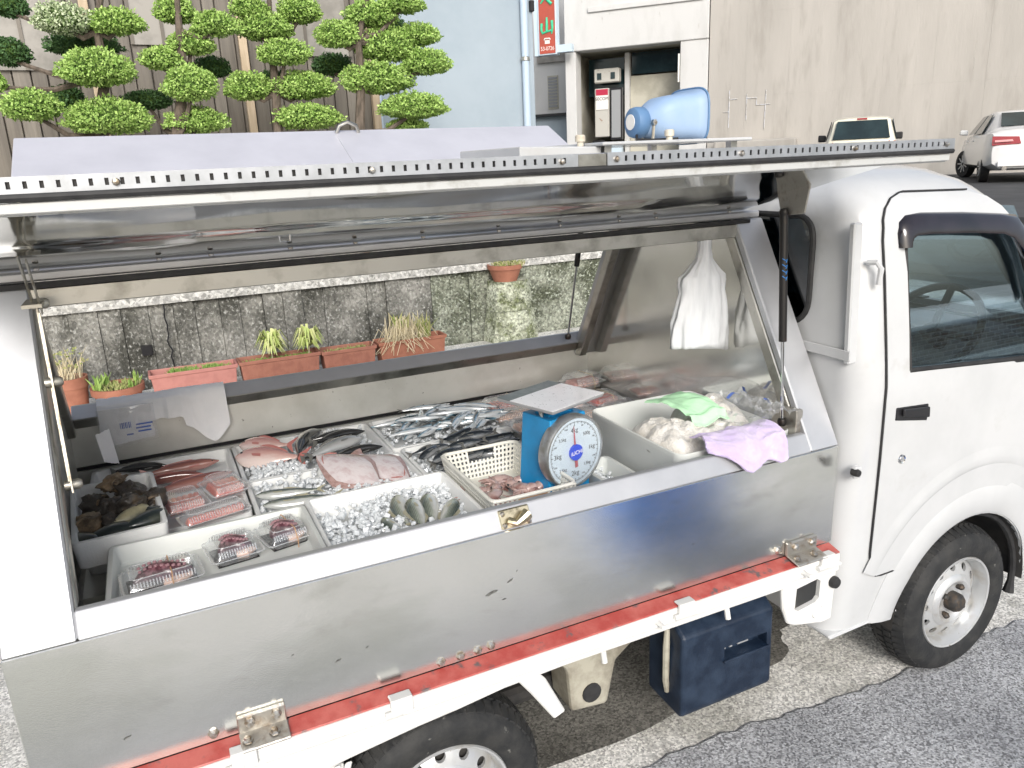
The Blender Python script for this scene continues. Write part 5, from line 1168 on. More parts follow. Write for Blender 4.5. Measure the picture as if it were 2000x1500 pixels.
fish_mesh('dark_b', .21, .040, .036, LONG, 'f_dark', 'fin_grey', tail=.10, fork=.1, bend_y=-.016, dors=(.3, .85, .12))
fish_mesh('silver', .21, .052, .034, SLIM, 'f_silver', 'fin_grey', tail=.12, bend=.008)
fish_mesh('horse', .20, .042, .028, SLIM, 'f_horse', 'fin_yellow', tail=.15, fork=.65, bend=-.006)
fish_mesh('shad', .145, .050, .022, DEEP, 'f_shad', 'fin_yellow', tail=.17, fork=.65, bend=.004)
fish_mesh('snapper', .20, .082, .034, DEEP, 'f_snapper', 'fin_pink', tail=.18, fork=.5, dors=(.25, .78, .16))
fish_mesh('redlong', .27, .052, .045, LONG, 'f_redlong', 'fin_pink', tail=.13, fork=.2, bend_y=.02, dors=(.28, .8, .12))
def fish(key, name, label, h, t, z, roll, grp, cat='fish', pitch=0.0):
    me, em, full = MESH[key]
    h, t = Vector((h[0], h[1], 0)), Vector((t[0], t[1], 0)); d = h - t; s = d.length / full
    o = bpy.data.objects.new(name, me); COL.objects.link(o)
    ang = math.atan2(d.y, d.x)
    if .6 < abs(roll) < 1.5 and cat == 'fish' and key != 'shad': roll = abs(roll) * (-1 if d.x > 0 else 1) * (1 if rnd.random() < .8 or key not in ('saury_a', 'saury_b') else -1)
    M = Matrix.Rotation(ang, 4, 'Z') @ Matrix.Rotation(pitch, 4, 'Y') @ Matrix.Rotation(roll, 4, 'X')
    c = (h + t) / 2 + d.normalized() * (full - full / (1 + .14)) * s * .5
    o.rotation_euler = M.to_euler(); o.location = (c.x, c.y, z); o.scale = (s, s, s)
    tag(o, label, cat, grp)
    e = bpy.data.objects.new('eyes', em); COL.objects.link(e); e.parent = o
    return o
LIE = R(-82); LIE2 = R(82)
G = 'pink snappers on ice'
fish('snapper', 'snapper', 'pink snapper lying in front on ice beside the dark grey fish', (.160, 2.560), (.375, 2.430), .900, R(58), G)
fish('snapper', 'snapper', 'smaller pink snapper half hidden behind the front snapper', (.185, 2.650), (.355, 2.545), .908, R(58), G)
G = 'dark grey fish beside the snappers'
for i, (h, t, z, k, l) in enumerate([((.470, 2.690), (.335, 2.430), .895, 'dark_a', 'dark grey fish lying across the others with its tail to the left'), ((.572, 2.600), (.395, 2.560), .905, 'dark_b', 'dark grey fish farthest back in its pile'), ((.590, 2.530), (.400, 2.490), .918, 'dark_a', 'dark grey fish curved over the top of the pile'),
                                  ((.500, 2.480), (.345, 2.410), .900, 'dark_b', 'dark grey fish wedged beside the silver one'), ((.620, 2.420), (.435, 2.395), .890, 'dark_a', 'dark grey fish nearest the saury tray')]):
    fish(k, 'grey_fish', l, h, t, z, R(rnd.uniform(-25, 25)), G)
fish('silver', 'silver_fish', 'silvery grey fish lying on the dark pile', (.560, 2.455), (.355, 2.360), .922, R(-60), None)
G = 'blue-backed mackerel on ice'
fish('horse', 'horse_mackerel', 'blue-backed silver mackerel behind its twin, next to the flatfish', (.178, 2.205), (.372, 2.150), .895, R(-65), G)
fish('horse', 'horse_mackerel', 'blue-backed silver mackerel nearest the octopus packs', (.185, 2.110), (.408, 2.070), .900, R(-65), G)
G = 'small striped fish in the near tray'
for i, (h, t, z, l) in enumerate([((.452, 1.835), (.490, 1.690), .905, 'striped small fish leftmost in the near tray'), ((.520, 1.935), (.505, 1.760), .912, 'pale striped fish standing second from left'), ((.548, 1.880), (.530, 1.700), .920, 'striped fish third from left with a dark back'), ((.598, 1.890), (.565, 1.715), .918, 'striped fish fourth from left leaning on its neighbour'), ((.655, 1.815), (.555, 1.690), .920, 'pale belly-up striped fish rightmost near the basket'), ((.470, 1.700), (.545, 1.675), .900, 'little striped fish lying across at the tray rim')]):
    fish('shad', 'striped_fish', l, h, t, z, [LIE, R(-100), LIE, LIE, R(85), R(-70)][i], G, pitch=-.12)
G = 'long reddish fish in the left tray'
fish('redlong', 'red_fish', 'long reddish fish curving behind the pink packs', (.138, 2.470), (-.105, 2.415), .885, R(-30), G)
fish('redlong', 'red_fish', 'long brown-red fish against the back wall', (.110, 2.600), (-.13, 2.585), .885, R(-20), G)
fish('redlong', 'red_fish', 'thin reddish fish beneath the back one', (.06, 2.53), (-.16, 2.545), .87, R(20), G)
fish('snapper', 'snapper', 'dull pink fish peeking out behind the seashells', (-.245, 2.560), (-.10, 2.545), .885, LIE2, 'pink snappers on ice')
fish('dark_a', 'red_fish', 'dark fish behind the seashells by the left post', (-.05, 2.66), (-.22, 2.69), .88, 0, 'long reddish fish in the left tray')
G = 'saury piled on ice'; sl = 'slender blue and silver saury in the tangled pile'
k = 0
for row, (ya, yb) in enumerate(((2.50, 2.68), (2.42, 2.56), (2.46, 2.66))):
    for i in range(14):
        cx, cy = rnd.uniform(.735, 1.05), rnd.uniform(ya, yb); a = rnd.choice([rnd.gauss(.15, .2), rnd.gauss(-.5, .25), rnd.gauss(.9, .2)]); 
        if rnd.random() < .4: a += math.pi
        hl = .105; d = (math.cos(a) * hl, math.sin(a) * hl * .8); k += 1
        fish('saury_a' if k % 2 else 'saury_b', 'saury', sl, (cx + d[0], cy + d[1]), (cx - d[0], cy - d[1]), .880 + row * .016 + rnd.uniform(0, .012), R(rnd.choice([-75, 75, -60, 110])), G)
G = 'black mackerel on ice'; sl = 'wet black mackerel in the pile behind the basket'
for row in range(2):
    for i in range(9):
        cx, cy = rnd.uniform(.735, .98), lerp(2.13, 2.36, (i % 5) / 4) + rnd.uniform(-.015, .015); a = rnd.gauss(.1, .22) + (math.pi if rnd.random() < .5 else 0); d = (math.cos(a) * .08, math.sin(a) * .08)
        fish('mack_a' if i % 2 else 'mack_b', 'black_mackerel', sl, (cx + d[0], cy + d[1]), (cx - d[0], cy - d[1]), .882 + row * .022 + rnd.uniform(0, .008), R(rnd.choice([-60, -40, 50, 70])), G)
def flatfish(label, h, t, z, w, tilt, m='skin_white'):
    q = MB(); out = [(0, .02), (.06, .13), (.18, .26), (.34, .41), (.48, .50), (.62, .42), (.76, .22), (.85, .08), (.90, .06), (.95, .11), (1.0, .15)]
    n = len(out); mm = 8
    for i, (a, b) in enumerate(out):
        for j in range(mm + 1):
            s = -1 + 2 * j / mm; th = .05 * (1 - abs(s) ** 2.2) * min(1, b / .3) + .004
            q.v.append((.5 - a, s * b, th + .03 * math.sin(a * 5 + s * 2) * b + .012 * fbm(a * 6, s * 4)))
    for i, (a, b) in enumerate(out):
        for j in range(mm + 1):
            s = -1 + 2 * j / mm; q.v.append((.5 - a, s * b, .03 * math.sin(a * 5 + s * 2) * b - .006))
    W = mm + 1; o2 = n * W
    for i in range(n - 1):
        for j in range(mm): q.f.append((i * W + j, i * W + j + 1, (i + 1) * W + j + 1, (i + 1) * W + j)); q.f.append((o2 + i * W + j, o2 + (i + 1) * W + j, o2 + (i + 1) * W + j + 1, o2 + i * W + j + 1))
        q.f.append((i * W, (i + 1) * W, o2 + (i + 1) * W, o2 + i * W)); q.f.append((i * W + mm, o2 + i * W + mm, o2 + (i + 1) * W + mm, (i + 1) * W + mm))
    q.m = [0] * len(q.f); mi = 0
    for i in range(n - 1):
        for j in range(mm):
            if j in (0, mm - 1) or i >= n - 3: q.m[mi] = 1
            mi += 2
        mi += 2
    o = q.build('flatfish', [m, 'fin_pale'], None, smooth=60); h, t = Vector((*h, 0)), Vector((*t, 0)); d = h - t
    o.scale = (d.length, w, d.length); o.rotation_euler = (Matrix.Rotation(R(14), 4, 'X') @ Matrix.Rotation(math.atan2(d.y, d.x), 4, 'Z') @ Matrix.Rotation(tilt, 4, 'X')).to_euler(); o.location = ((h.x + t.x) / 2, (h.y + t.y) / 2, z)
    tag(o, label, 'fish', 'pale flatfish on ice')
    g_ = MB()
    for s in (-1, 1):
        g_.tube([(.40, s * .02, .05), (.36, s * .10, .055), (.30, s * .18, .05)], [.004, .010, .004], 6)
    c = g_.build('gill', 'fin_pink', None, smooth=True); c.parent = o
flatfish('pale pink flatfish lying upper left over the tray edge', (.385, 2.325), (.545, 2.085), .908, .165, R(-6))
flatfish('white flatfish with its head toward the basket', (.615, 2.105), (.505, 2.32), .900, .155, R(4))

# ---- seashells and mussels
def blob(name, label, c, r, m, grp, knob=.35, sq=(1, 1, .8), spike=1, open_=True, rz=0.0, cat='shell'):
    q = MB(); ns, nt = 22, 14; sd_ = rnd.uniform(0, 99)
    for i in range(nt + 1):
        th = math.pi * i / nt
        for j in range(ns):
            ph = 2 * math.pi * j / ns; d = Vector((math.sin(th) * math.cos(ph), math.sin(th) * math.sin(ph), math.cos(th)))
            k = 1 + knob * fbm(d.x * 1.6 + sd_, d.y * 1.6, d.z * 1.6, 3) + spike * .28 * abs(fbm(d.x * 4 + sd_, d.y * 4, d.z * 4, 2)) + .10 * math.sin(ph * 2 + th * 7)
            q.v.append((d.x * k * r * sq[0], d.y * k * r * sq[1], d.z * k * r * sq[2]))
    for i in range(nt):
        for j in range(ns): q.f.append((i * ns + j, i * ns + (j + 1) % ns, (i + 1) * ns + (j + 1) % ns, (i + 1) * ns + j)); q.m.append(0)
    o = q.build(name, m, None, smooth=60, weld=False); o.location = c; o.rotation_euler = (rnd.uniform(-.5, .5), rnd.uniform(-.5, .5), rz)
    tag(o, label, cat, grp)
    if open_:
        b = MB(); n = 16; pts = [(r * .55 * math.cos(2 * math.pi * i / n), -r * .78 - r * .1 * math.sin(2 * math.pi * i / n), r * .25 + r * .42 * math.sin(2 * math.pi * i / n)) for i in range(n)]
        b.tube(pts, r * .09, 6, closed=True); b.add([(p[0], p[1] + r * .12, p[2]) for p in pts], [tuple(range(n))], 1); c_ = b.build('mouth', ['shell_tan', 'hub_dark'], None, smooth=True); c_.parent = o
    return o
G = 'dark knobbly sea snails'
SH = [(-.235, 2.27, 'knobbly brown sea snail at the back left of the shell tray'), (-.19, 2.20, 'dark sea snail beside the tan one, left of the heap'), (-.145, 2.26, 'darkest knobbly sea snail at the middle of the heap'), (-.14, 2.16, 'encrusted sea snail in front of the heap'), (-.088, 2.22, 'dark upright sea snail nearest the right tray wall'), (-.245, 2.13, 'tan sea snail with its mouth open at the left post'), (-.19, 2.11, 'small greenish sea snail above the mussels')]
for i, (x, y, l) in enumerate(SH):
    blob('sea_snail', l, (x, y, .955 if i in (2, 3) else .938), .036 if i != 6 else .026, 'shell_tan' if i in (5,) else 'shell_dark', G, rz=rnd.uniform(-.6, .9), open_=i in (0, 4, 5))
blob('sea_snail', 'tan ribbed sea snail lying on top of the heap', (-.185, 2.285, .985), .027, 'shell_tan', G, sq=(1.3, .9, .7), rz=.6)
def mussel(label, c, L, rz, m, tilt):
    q = MB(); prof = [(0, .05), (.08, .28), (.2, .55), (.4, .85), (.62, 1), (.82, .92), (.94, .6), (1, .08)]; n, mm = len(prof), 14
    for t, w in prof:
        for j in range(mm):
            a = 2 * math.pi * j / mm; q.v.append((L * (t - .5), L * .26 * w * math.cos(a), L * .17 * w * math.sin(a) * (1 - .15 * abs(math.cos(a)))))
    for i in range(n - 1):
        for j in range(mm): q.f.append((i * mm + j, i * mm + (j + 1) % mm, (i + 1) * mm + (j + 1) % mm, (i + 1) * mm + j))
    q.f += [tuple(range(mm - 1, -1, -1)), tuple(range((n - 1) * mm, n * mm))]; q.m = [0] * len(q.f)
    o = q.build('mussel', m, None, smooth='all'); o.location = c; o.rotation_euler = (tilt, 0, rz); tag(o, label, 'mussel', 'mussels in the shell tray')
    b = MB(); b.tube([(L * (t - .5), L * .262 * interp(prof, t), 0) for t in (.1, .3, .5, .7, .9)], L * .010, 5); s = b.build('seam', 'mussel_pale', None, smooth=True); s.parent = o
mussel('large dark mussel lying nearest the octopus tray', (-.195, 2.052, .935), .125, R(12), 'mussel', R(20))
mussel('dark mussel at the right wall of the shell tray', (-.108, 2.075, .945), .115, R(25), 'mussel', R(10))
mussel('pale yellowish mussel between dark ones', (-.14, 2.115, .950), .10, R(30), 'mussel_pale', R(25))
mussel('dark mussel in the left corner under the post', (-.255, 2.06, .935), .105, R(-50), 'mussel', R(-10))
mussel('black mussel behind the pale one', (-.10, 2.12, .945), .09, R(-30), 'mussel', R(15))

# ---- clear packs
def pack(label, cx, cy, z, w, d, h, rz, fill, base='clear_film', band=None, kind='slices', grp='clear fish packs'):
    p = thing('food_pack', label, 'food pack', (0, 0, 0), 0, grp)
    hb = h * .45
    q = MB(); 
    def rg(e, zz, r=.012): return [(a, b, zz) for a, b in rrect(-w / 2 + e, w / 2 - e, -d / 2 + e, d / 2 - e, r, 3)]
    def stack(rings, cap0=False, cap1=False, mi=0):
        k = len(rings[0]); v = [x for g_ in rings for x in g_]; f = [(i * k + j, i * k + (j + 1) % k, (i + 1) * k + (j + 1) % k, (i + 1) * k + j) for i in range(len(rings) - 1) for j in range(k)]
        if cap0: f.append(tuple(range(k - 1, -1, -1)))
        if cap1: f.append(tuple(range((len(rings) - 1) * k, len(rings) * k)))
        return v, f
    q.add(*stack([rg(.016, 0), rg(.006, hb), rg(0, hb)], True)); q.build('base_tray', base, p, smooth=30)
    q = MB(); q.add(*stack([rg(-.002, hb + .001), rg(.006, hb + .001), rg(.008, hb + .006), rg(.018, h - .003), rg(.020, h), rg(.026, h), rg(.028, h - .002)], False, True)); lid_ = q.build('lid', 'clear_lid', p, smooth=30)
    q = MB(); n = int(w / .008)
    for i in range(n):
        x = lerp(-w / 2 + .02, w / 2 - .02, i / (n - 1))
        for s in (-1, 1): q.hexa([(x - .0015, s * (d / 2 - .009), hb + .006), (x + .0015, s * (d / 2 - .009), hb + .006), (x + .0015, s * (d / 2 - .006), hb + .006), (x - .0015, s * (d / 2 - .006), hb + .006), (x - .0015, s * (d / 2 - .018), h - .006), (x + .0015, s * (d / 2 - .018), h - .006), (x + .0015, s * (d / 2 - .015), h - .006), (x - .0015, s * (d / 2 - .015), h - .006)])
    rb = q.build('ribs', 'lid_haze', lid_); rb['kind'] = 'stuff'
    q = MB(); q.tube([(a, b, hb + .001) for a, b in rrect(-w / 2, w / 2, -d / 2, d / 2, .012, 3)], .0016, 5, closed=True); q.tube([(a, b, h) for a, b in rrect(-w / 2 + .022, w / 2 - .022, -d / 2 + .022, d / 2 - .022, .012, 3)], .0014, 5, closed=True); q.build('rim', 'lid_haze', lid_)
    if kind == 'slices':
        ns = max(4, int(w / .018))
        for i in range(ns):
            x = lerp(-w / 2 + .024, w / 2 - .024, i / (ns - 1)); q = MB(); yw = d / 2 - .026
            q.hexa([(x - .010, -yw, .004), (x + .008, -yw, .004), (x + .008, yw, .004), (x - .010, yw, .004), (x - .002, -yw + .006, h * .62), (x + .013, -yw + .004, h * .55), (x + .013, yw - .004, h * .55), (x - .002, yw - .006, h * .62)]); q.build('slice', fill, p, bevel=.004)
    elif kind == 'octopus':
        q = MB(); q.tube([(lerp(-w / 2 + .03, w / 2 - .025, t), .012 * math.sin(t * 6), h * .38 + .010 * math.sin(t * 3.1)) for t in [i / 9 for i in range(10)]], [.006, .012, .018, .022, .024, .025, .024, .022, .018, .010], 12); lg = q.build('octopus_leg', fill, p, smooth=True)
        for i in range(9):
            t = lerp(.12, .9, i / 8)
            for s in (-1, 1):
                b = MB(); rr_ = .0048 * (1 - .4 * abs(t - .5)); b.lathe([(rr_, 0), (rr_, .003), (rr_ * .6, .004), (rr_ * .5, .001)], 8, (lerp(-w / 2 + .03, w / 2 - .025, t), .012 * math.sin(t * 6) + s * .010, h * .38 + .010 * math.sin(t * 3.1) + .020), 'z', cap=False); b.build('sucker', 'octopus_sucker', lg)
        q = MB(); q.tube([(.0, -.030, h * .25), (w * .18, -.032, h * .27), (w * .36, -.022, h * .3)], [.010, .014, .006], 10); q.build('octopus_meat', 'octopus_meat', p, smooth=True)
        q = MB(); q.box(-w / 2 + .014, w / 2 - .014, -d / 2 + .014, d / 2 - .014, .001, .004); q.build('dark_insert', 'black_tray', p)
    if band:
        q = MB(); bxx = .1 * w; q.tube([(bxx, -d / 2 - .002, 0), (bxx, -d / 2 - .003, hb), (bxx + .002, -d / 2 + .016, h + .001), (bxx + .004, d / 2 - .016, h + .001), (bxx, d / 2 + .003, hb), (bxx, d / 2, 0)], .0014, 5); q.build('rubber_band', band, p)
    p.location = (cx, cy, z); p.rotation_euler = (0, 0, rz); return p
G = 'octopus packs in the near tray'
pack('clear pack with a long octopus leg lying nearest the left post', -.085, 1.805, .893, .175, .12, .042, R(6), 'octopus', 'clear_film', 'band', 'octopus', G)
pack('middle octopus pack of the three in the near tray', .080, 1.858, .893, .125, .13, .046, R(8), 'octopus', 'clear_film', None, 'octopus', G)
pack('rightmost octopus pack, crossed by a brown rubber band', .205, 1.880, .893, .120, .13, .046, R(12), 'octopus', 'clear_film', 'band', 'octopus', G)
G = 'pink sashimi packs beside the octopus'
pack('pack of salmon-pink slices touching the shell tray', -.015, 2.255, .880, .125, .14, .045, R(10), 'flesh_red', grp=G)
pack('pack of salmon-pink slices leaning at the back, beside the snappers', .102, 2.310, .884, .115, .15, .045, R(14), 'flesh_red', grp=G)
pack('long pack of salmon-pink slices behind the octopus tray', .058, 2.125, .884, .185, .085, .040, R(14), 'flesh_red', grp=G)
G = 'clear fish packs by the front wall'
PK = [(1.20, 2.655, .862, .20, .13, 'flesh_red', 'pack of red fish slices nearest the saury at the back wall', 'band_pale'), (1.165, 2.500, .866, .19, .12, 'flesh_peach', 'pack of peach-coloured fillets left of the scale plate', None), (1.165, 2.360, .866, .17, .12, 'flesh_peach', 'half empty pale pack left of the scale', None), (1.18, 2.225, .866, .16, .11, 'flesh_peach', 'pale fillet pack just behind the blue scale', None),
      (1.400, 2.655, .862, .18, .13, 'flesh_pink', 'clear pack with pale fish behind the scale plate', 'band_pale'), (1.365, 2.500, .866, .18, .12, 'flesh_pink', 'pack of pink slices hidden partly by the scale plate', None), (1.355, 2.350, .866, .18, .12, 'flesh_peach', 'peach fillet pack between scale and tub', None), (1.350, 2.215, .866, .17, .11, 'flesh_pink', 'pink fish pack against the tub corner', None),
      (1.545, 2.500, .862, .14, .13, 'flesh_red', 'pack of deep red tuna pieces by the front wall', 'band_pale'), (1.540, 2.345, .866, .14, .13, 'flesh_red', 'pack of small red pieces behind the tub', None)]
for (x, y, z, w, d, fm, l, bnd) in PK: pack(l, x, y, z, w, d, .042, R(rnd.uniform(-6, 8)), fm, 'clear_film', bnd, 'slices', G)
pack('topmost pack of pink slices with a pale band in the back corner', 1.555, 2.672, .886, .16, .13, .055, R(8), 'flesh_pink', 'clear_film', 'band_pale', 'slices', G)

# ---- white basket of squid
bk = thing('basket', 'cream lattice plastic basket holding squid beside the scale', 'basket', (.83, 1.865, .885))
bx0, bx1, by0, by1, bz0, bz1 = .705, .952, 1.675, 2.060, .870, .958
def lattice(p00, p10, p01, p11, nu, nv, gap=None, m='basket'):
    P = lambda u, v: Vector(p00) * (1 - u) * (1 - v) + Vector(p10) * u * (1 - v) + Vector(p01) * (1 - u) * v + Vector(p11) * u * v
    q = MB(); nrm = (Vector(p10) - Vector(p00)).cross(Vector(p01) - Vector(p00)).normalized()
    def bar(a, b, c, d, th): q.hexa([a - nrm * th, b - nrm * th, c - nrm * th, d - nrm * th, a + nrm * th, b + nrm * th, c + nrm * th, d + nrm * th])
    bu, bv = .24 / nu, .22 / nv
    for i in range(nu + 1):
        u = i / nu
        if gap and gap[0] < u < gap[1]:
            bar(P(u - bu, 0), P(u + bu, 0), P(u + bu, gap[2]), P(u - bu, gap[2]), .0012)
        else: bar(P(max(0, u - bu), 0), P(min(1, u + bu), 0), P(min(1, u + bu), 1), P(max(0, u - bu), 1), .0012)
    for j in range(nv + 1):
        v = j / nv
        if gap and v > gap[2]:
            bar(P(0, v - bv), P(gap[0], v - bv), P(gap[0], min(1, v + bv)), P(0, min(1, v + bv)), .0015); bar(P(gap[1], v - bv), P(1, v - bv), P(1, min(1, v + bv)), P(gap[1], min(1, v + bv)), .0015)
        else: bar(P(0, max(0, v - bv)), P(1, max(0, v - bv)), P(1, min(1, v + bv)), P(0, min(1, v + bv)), .0015)
    return q
e = .016
c0 = [(bx0 + e, by0 + e, bz0), (bx1 - e, by0 + e, bz0), (bx1 - e, by1 - e, bz0), (bx0 + e, by1 - e, bz0)]; c1 = [(bx0, by0, bz1), (bx1, by0, bz1), (bx1, by1, bz1), (bx0, by1, bz1)]
for i in range(4):
    j = (i + 1) % 4; short = i in (0, 2)
    lattice(c0[i], c0[j], c1[i], c1[j], 18 if short else 30, 6, (.30, .66, .60) if short else None).build('side_wall', 'basket', bk)
q = MB(); q.box(bx0 + e - .002, bx1 - e + .002, by0 + e - .002, by1 - e + .002, bz0 - .003, bz0); q.build('bottom', 'basket', bk)
q = MB(); q.tube([(a, b, bz1) for a, b in rrect(bx0, bx1, by0, by1, .022, 5)], .0055, 8, closed=True); q.build('rim', 'basket', bk, smooth=True)
q = MB(); q.hexa([(.775, 1.684, .930), (.872, 1.684, .930), (.872, 1.690, .930), (.775, 1.690, .930), (.775, 1.676, .950), (.872, 1.676, .950), (.872, 1.684, .950), (.775, 1.684, .950)]); q.build('stained_handle', 'basket_stain', bk, bevel=.002)
def squid(label, c, rz, L, seed):
    r_ = random.Random(seed); q = MB()
    q.tube([(L * t, .006 * math.sin(t * 5 + seed), .014 + .006 * math.sin(t * 4)) for t in (0, .12, .3, .5, .7, .88, 1.0)], [.012, .018, .020, .019, .015, .009, .002], 12, flat=.6)
    q.add([(L * .62, -.034, .014), (L * .98, 0, .016), (L * .62, .034, .014), (L * .5, 0, .02), (L * .62, -.034, .011), (L * .98, 0, .012), (L * .62, .034, .011), (L * .5, 0, .016)], [(0, 1, 2, 3), (7, 6, 5, 4), (0, 4, 5, 1), (1, 5, 6, 2), (2, 6, 7, 3), (3, 7, 4, 0)])
    q.tube([(0, 0, .016), (-.015, 0, .018), (-.03, 0, .016)], [.011, .015, .011], 10)
    for i in range(7):
        a = lerp(-.9, .9, i / 6); b = a + r_.uniform(-1, 1); p = Vector((-.028, .006 * a, .014)); pts = [p.copy()]; cr = r_.uniform(-6, 6); dd = math.pi + a * .5
        for s in range(6):
            p = p + Vector((math.cos(dd), math.sin(dd), r_.uniform(-.25, .35))) * .013; p.z = max(.004, p.z); dd += cr * .12; pts.append(p.copy())
        q.tube(pts, [.0055, .005, .0045, .004, .003, .002, .001], 7)
    o = q.build('squid', 'squid', None, smooth=50); o.location = c; o.rotation_euler = (r_.uniform(-.2, .2), r_.uniform(-.1, .1), rz); tag(o, label, 'squid', 'squid in the cream basket')
    ey = MB()
    for s in (-1, 1): ey.lathe([(.0001, -.004), (.0045, 0), (.0001, .004)], 8, (-.015, s * .014, .018), 'y')
    e_ = ey.build('eyes', 'eye', None, smooth='all'); e_.parent = o
for i, (x, y, a, l) in enumerate([(.775, 1.90, 20, 'pale squid lying at the back left of the basket'), (.86, 1.87, -70, 'squid with curled arms in the middle of the basket'), (.90, 1.82, 5, 'squid with its pale mantle toward the scale'), (.78, 1.80, 110, 'brownish squid coiled at the left basket wall'), (.85, 1.76, 170, 'squid pressed against the stained handle'), (.79, 1.85, -120, 'darkest squid under the others in the basket'), (.88, 1.92, 150, 'squid arms draped toward the far basket wall')]):
    squid(l, (x, y, .874 + (i % 3) * .008), R(a), .10, i + 3)
# ---- weighing scale
SA = R(12)
sc_ = thing('weighing_scale', 'blue dial kitchen scale with white weighing plate among the fish', 'scale', (.985, 1.845, .79), SA)
def SP(x, y, z): return wm(sc_) @ Vector((x, y, z))
def shex(p): return [SP(*a) for a in p]
q = MB()
q.hexa(shex([(-.085, -.070, 0), (.085, -.070, 0), (.085, .085, 0), (-.085, .085, 0), (-.085, -.070, .035), (.085, -.070, .035), (.085, .085, .035), (-.085, .085, .035)]))
q.build('foot', 'scale_blue', sc_, bevel=.006, segs=2)
q = MB(); q.hexa(shex([(-.082, -.055, .036), (.082, -.055, .036), (.082, .082, .036), (-.082, .082, .036), (-.066, -.055, .318), (.066, -.055, .318), (.066, .070, .318), (-.066, .070, .318)])); q.build('housing', 'scale_blue', sc_, bevel=.004, segs=2)
q = MB(); q.hexa(shex([(-.05, -.03, .3185), (.05, -.03, .3185), (.05, .04, .3185), (-.05, .04, .3185), (-.03, -.02, .328), (.03, -.02, .328), (.03, .03, .328), (-.03, .03, .328)])); q.build('neck', 'scale_blue', sc_, bevel=.003)
for s in (-1, 1):
    q = MB(); q.tube([SP(s * .05, 0, .31), SP(s * .055, 0, .352)], .007, 8); q.build('support_arm', 'steel_dirty', sc_, smooth=True)
DC = (0, -.075, .218)
def dl(name, prof, m, n=56, c=DC, par=None):
    q = MB(); q.lathe(prof, n, c, 'y'); q.v = [SP(*p) for p in q.v]; return q.build(name, m, par or sc_, smooth=35)
drum = dl('dial_drum', [(.104, .03), (.108, .018), (.108, -.004), (.104, -.010), (.100, -.010), (.100, -.002), (.0001, -.002)], 'dial_rim')
face = dl('dial_face', [(.0995, -.0025), (.0995, -.005), (.0001, -.005)], 'dial_face')
dY = DC[1] - .0058
def fp(r, a): return (DC[0] + r * math.sin(a), dY, DC[2] + r * math.cos(a))
q = MB()
for i in range(200):
    a = 2 * math.pi * i / 200; l = .010 if i % 25 == 0 else (.007 if i % 5 == 0 else .004); w = .0006 if i % 5 else .0009
    p0, p1 = Vector(fp(.090, a)), Vector(fp(.090 - l, a)); t = Vector((math.cos(a), 0, -math.sin(a))) * w
    q.add([SP(*(p0 - t)), SP(*(p0 + t)), SP(*(p1 + t)), SP(*(p1 - t))], [(0, 1, 2, 3)])
tk = q.build('tick_marks', 'ink', face, recalc=False); tk['kind'] = 'stuff'
Mx = wm(sc_)
def dtext(body, r, a, size, m='ink', dx=0, y=None):
    p = fp(r, a); o = Mx @ Vector((p[0] + dx, y if y is not None else p[1], p[2])); return text('numeral', body, size, face_frame(o, Mx.to_3x3() @ Vector((1, 0, 0)), (0, 0, 1)), m, face, ext=.0002)
for body, a, s in (('4kg', 0, .019), ('500g', 45, .014), ('1kg', 90, .018), ('1.5kg', 135, .013), ('2kg', 180, .021), ('2.5kg', 225, .013), ('3kg', 270, .020), ('3.5kg', 315, .013)): dtext(body, .064, R(a), s)
dtext('0', .078, 0, .008)
for i in range(8): dtext(str([100, 700, 1200, 1700, 2200, 2700, 3200, 3700][i]), .078, R(22 + 45 * i), .006)
q = MB()
def nd(pts, m, y0):
    qq = MB(); v = [SP(DC[0] + a, y0, DC[2] + b) for a, b in pts] + [SP(DC[0] + a, y0 + .001, DC[2] + b) for a, b in pts]; n = len(pts)
    qq.add(v, [tuple(range(n)), tuple(range(2 * n - 1, n - 1, -1))] + [(i, i + n, (i + 1) % n + n, (i + 1) % n) for i in range(n)]); return qq
na = R(-4)
def rot(p): return (p[0] * math.cos(na) + p[1] * math.sin(na), -p[0] * math.sin(na) + p[1] * math.cos(na))
ndl = nd([rot(p) for p in ((-.0035, 0), (.0035, 0), (.0008, .078), (-.0008, .078))], 'r', dY - .004).build('needle', 'needle_red', face)
nd([rot(p) for p in ((-.005, -.046), (.005, -.046), (.0045, 0), (-.0045, 0))], 'r', dY - .004).build('needle_tail', 'needle_red', face)
q = MB(); q.lathe([(.0235, -.0012), (.0235, -.008), (.0001, -.009)], 32, (DC[0], dY, DC[2]), 'y'); q.v = [SP(*p) for p in q.v]; boss = q.build('boss', 'dial_blue', face, smooth=30)
o = Mx @ Vector((DC[0], dY - .0095, DC[2])); text('lettering', 'iUCHI', .0165, face_frame(o, Mx.to_3x3() @ Vector((1, 0, .06)), (0, 0, 1)), 'sign_white', face, ext=.0002)
dl('dial_glass', [(.100, -.010), (.096, -.0125), (.05, -.0145), (.0001, -.015)], 'clear_lid')
pt = R(8)
q = MB()
def PL(x, y, z): return SP(x * math.cos(pt) - y * math.sin(pt), x * math.sin(pt) + y * math.cos(pt) + .02, z)
q.hexa([PL(-.108, -.105, .352), PL(.108, -.105, .352), PL(.108, .105, .352), PL(-.108, .105, .352), PL(-.112, -.109, .362), PL(.112, -.109, .362), PL(.112, .109, .362), PL(-.112, .109, .362)])
pl_ = q.build('weighing_plate', 'steel_bright', sc_, bevel=.003, segs=2)
